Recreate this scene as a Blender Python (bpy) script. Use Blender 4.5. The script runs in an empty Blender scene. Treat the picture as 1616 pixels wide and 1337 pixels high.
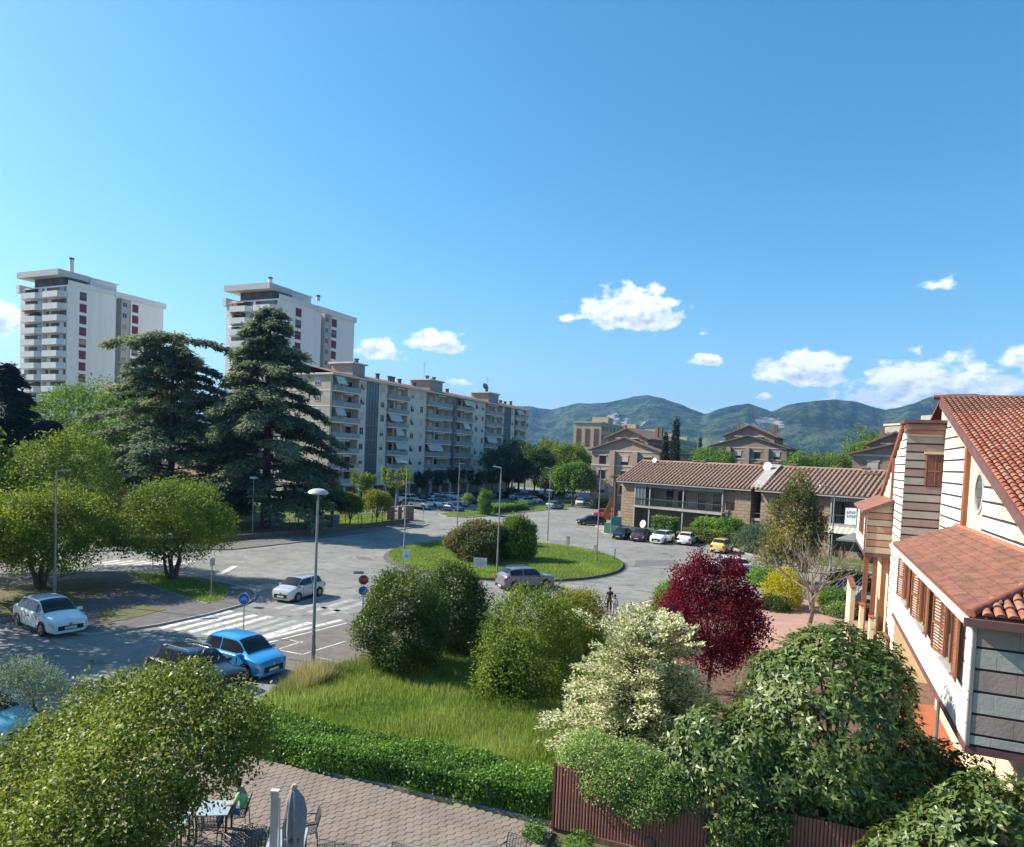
import bpy, math, random
import numpy as np
from mathutils import Vector, Matrix
R = math.radians
random.seed(7)
S = bpy.context.scene
COL = S.collection
PI = math.pi

# ---------------------------------------------------------------- camera, world, sun, exposure
# world axes: x = "a" (along the building grid to the right), y = "b" (away along the grid), z up
F, CX, CY, CAMH, YAW = 1092.0, 808.0, 763.0, 10.5, R(23.5)
PITCH, ROLL = R(-2.31), R(2.51)
def _rm():
    c, s = math.cos(PITCH), math.sin(PITCH)
    A = np.array([[1, 0, 0], [0, 0, -1], [0, 1, 0]]) @ np.array([[1, 0, 0], [0, c, s], [0, -s, c]])
    c, s = math.cos(ROLL), math.sin(ROLL)
    M = np.array([[c, -s, 0], [s, c, 0], [0, 0, 1]]) @ A
    c, s = math.cos(YAW), math.sin(YAW)
    return M @ np.array([[c, s, 0], [-s, c, 0], [0, 0, 1]])
CM = _rm()
EYE = np.array([0, 0, CAMH])
cam = bpy.data.objects.new('camera', bpy.data.cameras.new('camera'))
COL.objects.link(cam)
cam.data.sensor_width = 36; cam.data.sensor_fit = 'HORIZONTAL'
cam.data.lens = F / 1616 * 36
cam.data.shift_y = (CY - 668.5) / 1616
cam.data.clip_start = .3; cam.data.clip_end = 30000
mw = Matrix.Identity(4)
for i in range(3):
    mw[i][0] = CM[0][i]; mw[i][1] = -CM[1][i]; mw[i][2] = -CM[2][i]; mw[i][3] = EYE[i]
cam.matrix_world = mw
S.camera = cam

def gp(x, y, z=0.0):
    """where the sight line of photo pixel (x, y) meets height z"""
    d = CM.T @ np.array([(x - CX) / F, (y - CY) / F, 1])
    t = (z - CAMH) / d[2]
    p = EYE + t * d
    return (p[0], p[1])
def gps(pts, z=0.0): return [gp(x, y, z) for x, y in pts]
def cg(x, y):       # camera ground axes -> grid
    c, s = math.cos(YAW), math.sin(YAW)
    return (x * c - y * s, x * s + y * c)
def gdist(p): return -(CM[2][0]) * 0 + CM[2][0] * p[0] + CM[2][1] * p[1]

SUN_AZ = R(180 + 11)          # direction towards the sun, measured from +x anticlockwise
SUN_EL = R(38)
w = bpy.data.worlds.new('World'); S.world = w; w.use_nodes = True
nt = w.node_tree; nt.nodes.clear()
class NB:
    def __init__(s, nt): s.nt = nt
    def n(s, typ, **kw):
        nd = s.nt.nodes.new(typ)
        for k, v in kw.items(): setattr(nd, k, v)
        return nd
    def link(s, a, b): s.nt.links.new(a, b)
    def put(s, sock, v):
        if hasattr(v, 'is_output'): s.nt.links.new(v, sock)
        else: sock.default_value = v
    def m(s, op, a, b=None, c=None, clamp=False):
        nd = s.n('ShaderNodeMath', operation=op); nd.use_clamp = clamp
        s.put(nd.inputs[0], a)
        if b is not None: s.put(nd.inputs[1], b)
        if c is not None: s.put(nd.inputs[2], c)
        return nd.outputs[0]
    def mix(s, f, a, b, bl='MIX'):
        nd = s.n('ShaderNodeMix', data_type='RGBA', blend_type=bl)
        s.put(nd.inputs[0], f); s.put(nd.inputs[6], a); s.put(nd.inputs[7], b)
        return nd.outputs[2]
    def smooth(s, v, a, b):
        nd = s.n('ShaderNodeMapRange', interpolation_type='SMOOTHSTEP')
        s.put(nd.inputs[0], v); nd.inputs[1].default_value = a; nd.inputs[2].default_value = b
        return nd.outputs[0]
wb = NB(nt)
sky = wb.n('ShaderNodeTexSky', sky_type='NISHITA', sun_disc=False, sun_elevation=SUN_EL,
           sun_rotation=(PI / 2 - SUN_AZ) % (2 * PI), altitude=100, air_density=1.0, dust_density=.8, ozone_density=2.5)
SKY_STRENGTH = .102
skyc = wb.n('ShaderNodeHueSaturation'); skyc.inputs['Saturation'].default_value = 1.32; skyc.inputs['Hue'].default_value = .485
wb.link(sky.outputs[0], skyc.inputs['Color'])
# cumulus low over the hills: density from fractal noise inside a few ellipses (azimuth, elevation in radians)
tc = wb.n('ShaderNodeTexCoord')
sep = wb.n('ShaderNodeSeparateXYZ'); wb.link(tc.outputs['Generated'], sep.inputs[0])
fx, fy = -math.sin(YAW), math.cos(YAW)
dF = wb.m('ADD', wb.m('MULTIPLY', sep.outputs[0], fx), wb.m('MULTIPLY', sep.outputs[1], fy))
dR = wb.m('ADD', wb.m('MULTIPLY', sep.outputs[0], fy), wb.m('MULTIPLY', sep.outputs[1], -fx))
AZ = wb.m('ARCTAN2', dR, dF); EL = wb.m('ARCSINE', sep.outputs[2])
def azel(px, py):
    d = CM.T @ np.array([(px - CX) / F, (py - CY) / F, 1]); d /= np.linalg.norm(d)
    return math.atan2(d[0] * fy - d[1] * fx, d[0] * fx + d[1] * fy), math.asin(d[2])
CLOUDS = [  # x0, x1, y0, y1 in photo pixels, thickness weight
    (905, 1080, 443, 526, 1.0), (862, 925, 490, 513, .55), (1076, 1142, 555, 579, .85), (1194, 1338, 545, 615, 1.0),
    (1340, 1590, 552, 650, .8), (1470, 1600, 590, 640, .7), (548, 645, 526, 572, .75), (620, 745, 512, 560, .9), (695, 762, 593, 611, .6),
    (-60, 42, 472, 524, .95), (-60, 40, 552, 650, .95), (1455, 1520, 430, 462, .42), (1578, 1660, 543, 590, .7),
    (925, 945, 412, 424, .4), (1188, 1225, 618, 632, .6), (1095, 1130, 518, 532, .38)]
CLOUDS += [(2000, 2300, 380, 560, .9), (2500, 2700, 560, 640, .9), (-700, -300, 430, 560, .9), (-1100, -850, 560, 640, .8)]
def noise(dx, dy, scale, detail=7, rough=.55):
    cmb = wb.n('ShaderNodeCombineXYZ'); wb.put(cmb.inputs[0], wb.m('ADD', AZ, dx)); wb.put(cmb.inputs[1], wb.m('MULTIPLY', wb.m('ADD', EL, dy), 1.5))
    nd = wb.n('ShaderNodeTexNoise'); nd.inputs['Scale'].default_value = scale; nd.inputs['Detail'].default_value = detail; nd.inputs['Roughness'].default_value = rough
    wb.link(cmb.outputs[0], nd.inputs['Vector']); return nd.outputs[0]
Mx = None; Tx = None
for (x0, x1, y0, y1, wt) in CLOUDS:
    (ax, ey) = azel((x0 + x1) / 2, (y0 + y1) / 2 + .12 * (y1 - y0)); rx = (x1 - x0) / 2 / F * 1.12; ry = (y1 - y0) / 2 / F * 1.15
    u = wb.m('DIVIDE', wb.m('SUBTRACT', AZ, ax), rx); v = wb.m('DIVIDE', wb.m('SUBTRACT', EL, ey), ry)
    vv = wb.m('MAXIMUM', v, wb.m('MULTIPLY', v, -1.5))          # flatter below
    mm = wb.m('MULTIPLY', wb.m('SUBTRACT', 1.0, wb.m('SQRT', wb.m('ADD', wb.m('MULTIPLY', u, u), wb.m('MULTIPLY', vv, vv)))), wt)
    if wt < 1: mm = wb.m('SUBTRACT', mm, (1 - wt) * .18)
    if Mx is None: Mx, Tx = mm, v
    else:
        sel = wb.m('GREATER_THAN', mm, Mx); Mx2 = wb.m('MAXIMUM', Mx, mm)
        Tx = wb.m('ADD', Tx, wb.m('MULTIPLY', sel, wb.m('SUBTRACT', v, Tx))); Mx = Mx2
n1 = noise(0, 0, 34); n2 = noise(.006, -.006, 34)
dens = wb.m('ADD', wb.m('MULTIPLY', Mx, .95), wb.m('MULTIPLY', wb.m('SUBTRACT', n1, .5), 1.45))
alpha = wb.smooth(dens, .10, .40)
lit = wb.m('ADD', wb.m('ADD', wb.m('MULTIPLY', Tx, .62), .66), wb.m('MULTIPLY', wb.m('SUBTRACT', n1, n2), 2.6), clamp=True)
lit = wb.m('MAXIMUM', lit, wb.m('SUBTRACT', 1.0, wb.smooth(dens, .15, .6)), clamp=True)
ccol = wb.mix(lit, (2.5, 2.8, 3.3, 1), (8.0, 8.0, 8.0, 1))
skym = wb.mix(wb.m('MULTIPLY', alpha, .97), skyc.outputs[0], ccol)
bg = wb.n('ShaderNodeBackground'); bg.inputs['Strength'].default_value = SKY_STRENGTH
wb.link(skym, bg.inputs['Color'])
wo = wb.n('ShaderNodeOutputWorld'); wb.link(bg.outputs[0], wo.inputs['Surface'])
w.cycles.sampling_method = 'MANUAL'; w.cycles.sample_map_resolution = 256

sun = bpy.data.objects.new('sun', bpy.data.lights.new('sun', 'SUN')); COL.objects.link(sun)
sun.data.energy = 5.0; sun.data.angle = R(.5); sun.data.color = (1, .93, .80)
sv = Vector((math.cos(SUN_EL) * math.cos(SUN_AZ), math.cos(SUN_EL) * math.sin(SUN_AZ), math.sin(SUN_EL)))
sun.rotation_euler = sv.to_track_quat('Z', 'Y').to_euler()
sun.location = (-60, 0, 80)
S.view_settings.view_transform = 'Standard'; S.view_settings.look = 'None'
S.view_settings.exposure = 1.0; S.view_settings.gamma = 1; S.view_settings.use_curve_mapping = False
S.render.engine = 'CYCLES'
S.render.resolution_x = 1024; S.render.resolution_y = 847
S.cycles.max_bounces = 6; S.cycles.transparent_max_bounces = 8; S.cycles.volume_bounces = 0

# ---------------------------------------------------------------- object helpers
def link(o, parent=None):
    COL.objects.link(o)
    if parent is not None: o.parent = parent
    return o
def tag(o, label=None, cat=None, group=None, kind=None):
    if label: o['label'] = label
    if cat: o['category'] = cat
    if group: o['group'] = group
    if kind: o['kind'] = kind
    return o
def thing(name, label, cat, loc=(0, 0, 0), rz=0.0, group=None):
    o = bpy.data.objects.new(name, None); o.empty_display_size = .3
    link(o); o.location = loc; o.rotation_euler = (0, 0, rz)
    return tag(o, label, cat, group)
KIDS = {}
def dup(root, loc, rz, label, group=None, recolor=None):
    kids = {}
    for o in bpy.data.objects:
        if o.parent: kids.setdefault(o.parent.name, []).append(o)
    def cp(o, par):
        c = o.copy(); link(c, par)
        if recolor and c.type == 'MESH' and o.get('paint'):
            c.material_slots[0].link = 'OBJECT'; c.material_slots[0].material = recolor
        for ch in kids.get(o.name, []): cp(ch, c)
        return c
    c = cp(root, None); c.location = loc; c.rotation_euler = (0, 0, rz); c.scale = (1.06, 1.06, 1.06) if c.get('category') in ('car', 'van') else (1, 1, 1)
    c['label'] = label
    if group: c['group'] = group
    return c
def inst(me, name, loc, parent=None, rot=(0, 0, 0), scale=(1, 1, 1)):
    o = bpy.data.objects.new(name, me); link(o, parent); o.location = loc; o.rotation_euler = rot; o.scale = scale
    return o

class MB:
    def __init__(s): s.v = []; s.f = []
    def add(s, vs, fs):
        o = len(s.v); s.v += [tuple(p) for p in vs]; s.f += [tuple(o + i for i in f) for f in fs]; return s
    def quad(s, *p): return s.add(p, [tuple(range(len(p)))])
    def box(s, x0, x1, y0, y1, z0, z1):
        if x0 > x1: x0, x1 = x1, x0
        if y0 > y1: y0, y1 = y1, y0
        if z0 > z1: z0, z1 = z1, z0
        vs = [(x, y, z) for z in (z0, z1) for y in (y0, y1) for x in (x0, x1)]
        return s.add(vs, [(0, 2, 3, 1), (4, 5, 7, 6), (0, 1, 5, 4), (2, 6, 7, 3), (0, 4, 6, 2), (1, 3, 7, 5)])
    def obox(s, c, ux, uy, uz):
        c, ux, uy, uz = map(np.array, (c, ux, uy, uz))
        vs = [c + i * ux + j * uy + k * uz for k in (-.5, .5) for j in (-.5, .5) for i in (-.5, .5)]
        return s.add(vs, [(0, 2, 3, 1), (4, 5, 7, 6), (0, 1, 5, 4), (2, 6, 7, 3), (0, 4, 6, 2), (1, 3, 7, 5)])
    def prism(s, pts, z0, z1, bottom=False):
        n = len(pts)
        ar = sum(pts[i][0] * pts[(i + 1) % n][1] - pts[(i + 1) % n][0] * pts[i][1] for i in range(n))
        if ar < 0: pts = pts[::-1]
        vs = [(p[0], p[1], z0) for p in pts] + [(p[0], p[1], z1) for p in pts]
        fs = [tuple(range(n, 2 * n))] + [(i, (i + 1) % n, n + (i + 1) % n, n + i) for i in range(n)]
        if bottom: fs.append(tuple(range(n - 1, -1, -1)))
        return s.add(vs, fs)
    def extr(s, pts, d):          # pts: planar polygon in 3d, d: extrusion vector
        n = len(pts); d = np.array(d); vs = [np.array(p) for p in pts] + [np.array(p) + d for p in pts]
        return s.add(vs, [tuple(range(n))[::-1], tuple(range(n, 2 * n))] + [(i, (i + 1) % n, n + (i + 1) % n, n + i) for i in range(n)])
    def tube(s, pts, radii, n=6, cap=True):
        pts = [np.array(p, float) for p in pts]
        if not hasattr(radii, '__len__'): radii = [radii] * len(pts)
        o = len(s.v); N = len(pts)
        ref = None
        for i, p in enumerate(pts):
            d = pts[min(i + 1, N - 1)] - pts[max(i - 1, 0)]; d = d / (np.linalg.norm(d) + 1e-9)
            if ref is None: ref = np.array([1., 0, 0]) if abs(d[0]) < .8 else np.array([0, 1., 0])
            a = np.cross(d, ref); a /= np.linalg.norm(a) + 1e-9; b = np.cross(d, a); ref = np.cross(a, d)
            for k in range(n):
                t = 2 * PI * k / n
                s.v.append(tuple(p + radii[i] * (math.cos(t) * a + math.sin(t) * b)))
        for i in range(N - 1):
            for k in range(n):
                s.f.append((o + i * n + k, o + i * n + (k + 1) % n, o + (i + 1) * n + (k + 1) % n, o + (i + 1) * n + k))
        if cap:
            s.f.append(tuple(o + k for k in range(n))[::-1]); s.f.append(tuple(o + (N - 1) * n + k for k in range(n)))
        return s
    def lathe(s, prof, n=16, c=(0, 0, 0)):
        o = len(s.v)
        for r, z in prof:
            for k in range(n):
                t = 2 * PI * k / n; s.v.append((c[0] + r * math.cos(t), c[1] + r * math.sin(t), c[2] + z))
        for i in range(len(prof) - 1):
            for k in range(n):
                s.f.append((o + i * n + k, o + i * n + (k + 1) % n, o + (i + 1) * n + (k + 1) % n, o + (i + 1) * n + k))
        s.f.append(tuple(o + k for k in range(n))[::-1]); s.f.append(tuple(o + (len(prof) - 1) * n + k for k in range(n)))
        return s
    def mesh(s, name, mat, smooth=False):
        me = bpy.data.meshes.new(name); me.from_pydata(s.v, [], s.f); me.update()
        if mat: me.materials.append(mat)
        if smooth:
            me.polygons.foreach_set('use_smooth', [True] * len(me.polygons))
            me.set_sharp_from_angle(angle=R(smooth if smooth is not True else 40))
        return me
    def build(s, name, mat, parent=None, smooth=False, loc=(0, 0, 0), rot=(0, 0, 0)):
        o = bpy.data.objects.new(name, s.mesh(name, mat, smooth)); link(o, parent); o.location = loc; o.rotation_euler = rot
        return o

def npmesh(name, V, Fq, mat, tint=None, smooth=False):
    me = bpy.data.meshes.new(name); V = np.asarray(V, np.float32); Fq = np.asarray(Fq, np.int32)
    k = Fq.shape[1]; n = len(Fq)
    me.vertices.add(len(V)); me.vertices.foreach_set('co', V.ravel())
    me.loops.add(n * k); me.loops.foreach_set('vertex_index', Fq.ravel())
    me.polygons.add(n); me.polygons.foreach_set('loop_start', np.arange(0, n * k, k, dtype=np.int32))
    if smooth: me.polygons.foreach_set('use_smooth', np.ones(n, bool))
    if tint is not None:
        a = me.attributes.new('tint', 'FLOAT', 'FACE'); a.data.foreach_set('value', np.asarray(tint, np.float32))
    me.update(calc_edges=True)
    if mat: me.materials.append(mat)
    return me

# ---------------------------------------------------------------- materials
def mat(name, col, rough=.8, col2=None, scale=3.0, bump=0.0, bscale=None, metal=0.0, spec=.3, coat=0.0, detail=5, amount=1.0, coords='Object', stretch=None):
    m = bpy.data.materials.new(name); m.use_nodes = True; b = NB(m.node_tree)
    p = m.node_tree.nodes['Principled BSDF']
    p.inputs['Roughness'].default_value = rough; p.inputs['Metallic'].default_value = metal
    p.inputs['Specular IOR Level'].default_value = spec; p.inputs['Coat Weight'].default_value = coat; p.inputs['Coat Roughness'].default_value = .04
    c1 = (*col, 1)
    if col2 is None: col2 = tuple(x * .82 for x in col)
    t = b.n('ShaderNodeTexCoord'); src = t.outputs[coords]
    if stretch:
        mp = b.n('ShaderNodeMapping'); mp.inputs['Scale'].default_value = stretch; b.link(src, mp.inputs[0]); src = mp.outputs[0]
    nz = b.n('ShaderNodeTexNoise'); nz.inputs['Scale'].default_value = scale; nz.inputs['Detail'].default_value = detail; nz.inputs['Roughness'].default_value = .62
    b.link(src, nz.inputs['Vector'])
    f = b.smooth(nz.outputs[0], .34, .66)
    if amount < 1: f = b.m('MULTIPLY', f, amount)
    b.link(b.mix(f, c1, (*col2, 1)), p.inputs['Base Color'])
    if bump:
        n2 = b.n('ShaderNodeTexNoise'); n2.inputs['Scale'].default_value = bscale or scale * 6; n2.inputs['Detail'].default_value = 4
        b.link(src, n2.inputs['Vector'])
        bp = b.n('ShaderNodeBump'); bp.inputs['Strength'].default_value = bump; bp.inputs['Distance'].default_value = .05
        b.link(n2.outputs[0], bp.inputs['Height']); b.link(bp.outputs[0], p.inputs['Normal'])
    return m
def leafmat(name, c1, c2, rough=.5, trans=.3, spec=.35, c3=None):
    m = bpy.data.materials.new(name); m.use_nodes = True; b = NB(m.node_tree); m.node_tree.nodes.clear()
    at = b.n('ShaderNodeAttribute', attribute_name='tint')
    cr = b.n('ShaderNodeValToRGB'); e = cr.color_ramp.elements
    e[0].position = 0; e[0].color = (*c1, 1); e[1].position = 1; e[1].color = (*c2, 1)
    if c3: x = cr.color_ramp.elements.new(.5); x.color = (*c3, 1)
    b.link(at.outputs['Fac'], cr.inputs[0])
    p = b.n('ShaderNodeBsdfPrincipled'); p.inputs['Roughness'].default_value = rough + .1; p.inputs['Specular IOR Level'].default_value = spec * .6
    b.link(cr.outputs[0], p.inputs['Base Color'])
    tr = b.n('ShaderNodeBsdfTranslucent')
    hs = b.n('ShaderNodeHueSaturation'); hs.inputs['Hue'].default_value = .485; hs.inputs['Saturation'].default_value = 1.1; hs.inputs['Value'].default_value = 1.5
    b.link(cr.outputs[0], hs.inputs['Color']); b.link(hs.outputs[0], tr.inputs[0])
    mx = b.n('ShaderNodeMixShader'); mx.inputs[0].default_value = trans
    b.link(p.outputs[0], mx.inputs[1]); b.link(tr.outputs[0], mx.inputs[2])
    o = b.n('ShaderNodeOutputMaterial'); b.link(mx.outputs[0], o.inputs['Surface'])
    return m
def glassmat(name, col, rough=.08):
    m = bpy.data.materials.new(name); m.use_nodes = True; p = m.node_tree.nodes['Principled BSDF']
    p.inputs['Base Color'].default_value = (*col, 1); p.inputs['Roughness'].default_value = rough
    p.inputs['Specular IOR Level'].default_value = .6; p.inputs['Coat Weight'].default_value = .5
    return m
def paint(name, col, metal=.15, rough=.32):
    m = mat(name, col, rough, tuple(c * .96 for c in col), 1.5, metal=metal, spec=.5, coat=.8)
    return m
# ---------------------------------------------------------------- setting: terrain, hills, air, road
def struct(name, mb, m, **k):
    o = mb.build(name, m, **k); o['kind'] = 'structure'; return o
def inside(P, poly):
    poly = np.asarray(poly); x, y = P[:, 0], P[:, 1]; r = np.zeros(len(P), bool); j = len(poly) - 1
    for i in range(len(poly)):
        xi, yi = poly[i]; xj, yj = poly[j]
        c = ((yi > y) != (yj > y)) & (x < (xj - xi) * (y - yi) / (yj - yi + 1e-12) + xi); r ^= c; j = i
    return r
def polysmooth(pts, n=4):
    out = []; N = len(pts)
    for i in range(N):
        p0, p1, p2, p3 = [np.array(pts[(i + k - 1) % N], float) for k in range(4)]
        for t in np.linspace(0, 1, n, endpoint=False):
            out.append(tuple(.5 * ((2 * p1) + (-p0 + p2) * t + (2 * p0 - 5 * p1 + 4 * p2 - p3) * t * t + (-p0 + 3 * p1 - 3 * p2 + p3) * t ** 3)))
    return out

M_earth = mat('meadow', (.085, .10, .035), .95, (.12, .105, .05), .05, detail=8)
mb = MB(); n = 48
mb.add([(9000 * math.cos(2 * PI * k / n), 9000 * math.sin(2 * PI * k / n), -.05) for k in range(n)], [tuple(range(n))])
struct('ground', mb, M_earth)

def asphalt_mat():
    m = bpy.data.materials.new('old_asphalt'); m.use_nodes = True; b = NB(m.node_tree); p = m.node_tree.nodes['Principled BSDF']
    t = b.n('ShaderNodeTexCoord'); src = t.outputs['Object']
    def nz(sc, det=5, st=None):
        s_ = src
        if st:
            mp = b.n('ShaderNodeMapping'); mp.inputs['Scale'].default_value = st; mp.inputs['Rotation'].default_value = (0, 0, .5); b.link(src, mp.inputs[0]); s_ = mp.outputs[0]
        q = b.n('ShaderNodeTexNoise'); q.inputs['Scale'].default_value = sc; q.inputs['Detail'].default_value = det; q.inputs['Roughness'].default_value = .65
        b.link(s_, q.inputs['Vector']); return q.outputs[0]
    base = b.mix(b.smooth(nz(.16), .36, .64), (.20, .194, .178, 1), (.26, .252, .23, 1))
    base = b.mix(b.m('MULTIPLY', b.smooth(nz(.75, 7), .42, .66), .7), base, (.15, .146, .138, 1))
    base = b.mix(b.m('MULTIPLY', b.smooth(nz(.5, 6, (.18, 1.6, 1)), .52, .72), .5), base, (.28, .27, .25, 1))
    vp = b.n('ShaderNodeTexVoronoi'); vp.inputs['Scale'].default_value = .28; b.link(src, vp.inputs['Vector'])
    base = b.mix(b.m('MULTIPLY', b.m('SUBTRACT', 1, b.smooth(b.m('ADD', vp.outputs['Distance'], b.m('MULTIPLY', nz(3, 5), .3)), .26, .36)), .55), base, (.11, .108, .10, 1))
    base = b.mix(b.m('MULTIPLY', b.smooth(nz(38, 2), .5, .8), .35), base, (.32, .31, .29, 1))
    vo = b.n('ShaderNodeTexVoronoi', feature='DISTANCE_TO_EDGE'); vo.inputs['Scale'].default_value = .12
    mp = b.n('ShaderNodeMapping'); b.link(src, mp.inputs[0])
    wn = b.n('ShaderNodeTexNoise'); wn.inputs['Scale'].default_value = .9; wn.inputs['Detail'].default_value = 6; b.link(src, wn.inputs['Vector'])
    ad = b.n('ShaderNodeVectorMath', operation='ADD'); sc = b.n('ShaderNodeVectorMath', operation='SCALE'); sc.inputs['Scale'].default_value = 2.2
    b.link(wn.outputs['Color'], sc.inputs[0]); b.link(sc.outputs[0], ad.inputs[0]); b.link(src, ad.inputs[1]); b.link(ad.outputs[0], vo.inputs['Vector'])
    crack = b.m('SUBTRACT', 1, b.smooth(vo.outputs['Distance'], .002, .007))
    crack = b.m('MULTIPLY', crack, b.smooth(nz(.21, 3), .40, .48))
    base = b.mix(b.m('MULTIPLY', crack, .75), base, (.07, .07, .07, 1))
    b.link(base, p.inputs['Base Color']); p.inputs['Roughness'].default_value = .88; p.inputs['Specular IOR Level'].default_value = .25
    bp = b.n('ShaderNodeBump'); bp.inputs['Strength'].default_value = .25; bp.inputs['Distance'].default_value = .02
    b.link(nz(60, 3), bp.inputs['Height']); b.link(bp.outputs[0], p.inputs['Normal'])
    return m
M_asphalt = asphalt_mat()
mb = MB(); mb.prism([(-110, -8), (-19, 4), (-12, 20), (8, 40), (60, 62), (60, 75), (10, 110), (-20, 135), (-40, 215), (-110, 215), (-140, 120)], -.3, 0)
struct('road', mb, M_asphalt)

# hills behind the town, about four to six kilometres away
def hills():
    prof = [(-900, 706), (-400, 690), (0, 668), (400, 655), (700, 648), (835, 639), (870, 643), (905, 637), (960, 635), (1000, 627), (1022, 625), (1045, 628), (1075, 638), (1112, 653), (1140, 645),
            (1180, 638), (1203, 646), (1216, 650), (1245, 639), (1285, 630), (1320, 627), (1360, 635), (1398, 646), (1450, 633), (1490, 622), (1540, 619), (1620, 628), (1750, 640), (2000, 640), (2600, 655), (3600, 690)]
    pa = []; pe = []
    for x, y in prof:
        a, e = azel(x, y); pa.append(a); pe.append(math.tan(e))
    NA, NR = 620, 90
    az = np.linspace(R(-66), R(66), NA); t = np.linspace(0, 1, NR)
    rr = 1500 + 5200 * t
    A, T = np.meshgrid(az, t, indexing='ij'); RR = 1500 + 5200 * T
    rng = np.random.default_rng(3)
    def fbm(x, y, oc=6, ridged=False):
        z = np.zeros_like(x); amp = 1.
        for o in range(oc):
            th = rng.uniform(0, 2 * PI, 5); ph = rng.uniform(0, 2 * PI, 5); q = 0
            for k in range(5): q = q + np.sin((x * np.cos(th[k]) + y * np.sin(th[k])) * (2 ** o) + ph[k] + 1.3 * np.sin(y * (2 ** o) * .7 + ph[k]))
            q = q / 2.6
            z += amp * ((1 - np.abs(q)) * 2 - 1 if ridged else q); amp *= .5
        return z
    X = RR * np.sin(A); Y = RR * np.cos(A)
    ridge = np.interp(A, pa, pe)
    rp = 4600 + 500 * np.sin(A * 9) + 300 * np.sin(A * 23 + 1)      # where the ridge line stands
    s = np.clip((RR - 1900) / (rp - 1900), 0, 1.6)
    up = np.where(s <= 1, (s * s * (3 - 2 * s)) ** .85 * .92 + .08 * s, 1 - .75 * (s - 1))
    ridge = ridge * (1 + .035 * fbm(A * 40, A * 0 + 3, 5)) 
    hz = ridge * rp + CAMH
    spur = fbm(X / 700, Y / 700, 6, True) * 135 + fbm(X / 160, Y / 160, 4) * 14
    env = np.clip(s, 0, 1) * np.clip(1 - s, 0, 1) * 4
    Z = hz * up + spur * env * .9 + 5 * fbm(X / 60, Y / 60, 2) * np.clip(s * 3, 0, 1) * np.clip(1.05 - s, .15, 1)
    Z = np.where(s <= 0, -2, np.maximum(Z, -2 + 40 * s))
    mxe = ((Z - CAMH) / RR).max(1); Z = np.where(s > 0, CAMH + (Z - CAMH) * np.minimum(1, (ridge[:, 0] / np.maximum(mxe, 1e-3)))[:, None], Z)
    c, s_ = math.cos(YAW), math.sin(YAW)
    V = np.stack([X * c - Y * s_, X * s_ + Y * c, Z], -1).reshape(-1, 3)
    i, j = np.meshgrid(np.arange(NA - 1), np.arange(NR - 1), indexing='ij')
    q = np.stack([i * NR + j, (i + 1) * NR + j, (i + 1) * NR + j + 1, i * NR + j + 1], -1).reshape(-1, 4)
    me = npmesh('hills', V, q, None, smooth=True)
    # bare limestone faces: a mask with the shape of the outcrops
    rock = np.zeros(A.shape)
    for (x, y, wx, wy) in [(968, 662, 14, 13), (985, 667, 8, 8), (1208, 664, 22, 12), (1196, 672, 20, 7), (1228, 668, 9, 9), (935, 668, 8, 6), (1015, 669, 5, 10)]:
        a0, e0 = azel(x, y); el = np.arctan2(Z - CAMH, RR)
        rock = np.maximum(rock, 1 - np.sqrt(((A - a0) * F / wx) ** 2 + ((el - e0) * F / wy) ** 2))
    rock = np.clip(rock * 1.6, 0, 1) * (s < 1)
    at = me.attributes.new('rock', 'FLOAT', 'POINT'); at.data.foreach_set('value', rock.ravel().astype(np.float32))
    at = me.attributes.new('foot', 'FLOAT', 'POINT'); at.data.foreach_set('value', np.clip(1 - s * 2.6, 0, 1).ravel().astype(np.float32))
    m = bpy.data.materials.new('wooded_hills'); m.use_nodes = True; b = NB(m.node_tree); p = m.node_tree.nodes['Principled BSDF']
    t = b.n('ShaderNodeTexCoord')
    def nz(sc, d=6):
        q = b.n('ShaderNodeTexNoise'); q.inputs['Scale'].default_value = sc; q.inputs['Detail'].default_value = d; q.inputs['Roughness'].default_value = .7
        b.link(t.outputs['Object'], q.inputs['Vector']); return q.outputs[0]
    col = b.mix(b.smooth(nz(.009), .38, .62), (.010, .026, .013, 1), (.075, .10, .045, 1))
    col = b.mix(b.smooth(nz(.035, 4), .45, .7), col, (.008, .018, .009, 1))
    fo = b.n('ShaderNodeAttribute', attribute_name='foot')
    fld = b.mix(b.smooth(nz(.012, 4), .42, .58), (.06, .10, .035, 1), (.14, .15, .07, 1))
    vo = b.n('ShaderNodeTexVoronoi'); vo.inputs['Scale'].default_value = .02; b.link(t.outputs['Object'], vo.inputs['Vector'])
    fld = b.mix(b.m('LESS_THAN', vo.outputs['Distance'], .16), fld, (.5, .46, .4, 1))
    col = b.mix(b.smooth(b.m('ADD', fo.outputs['Fac'], b.m('MULTIPLY', b.m('SUBTRACT', nz(.004), .5), .9)), .45, .6), col, fld)
    ro = b.n('ShaderNodeAttribute', attribute_name='rock')
    rk = b.smooth(b.m('ADD', b.m('MULTIPLY', ro.outputs['Fac'], .55), b.m('MULTIPLY', b.m('SUBTRACT', nz(.022, 7), .5), 3.0)), .34, .5)
    col = b.mix(b.m('MULTIPLY', rk, b.m('GREATER_THAN', ro.outputs['Fac'], .01)), col, (.24, .235, .22, 1))
    b.link(col, p.inputs['Base Color']); p.inputs['Roughness'].default_value = 1; p.inputs['Specular IOR Level'].default_value = 0
    bp = b.n('ShaderNodeBump'); bp.inputs['Strength'].default_value = 1; bp.inputs['Distance'].default_value = 14
    b.link(nz(.03, 5), bp.inputs['Height']); b.link(bp.outputs[0], p.inputs['Normal'])
    me.materials.append(m)
    o = bpy.data.objects.new('hills', me); link(o); o['kind'] = 'structure'
hills()

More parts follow.
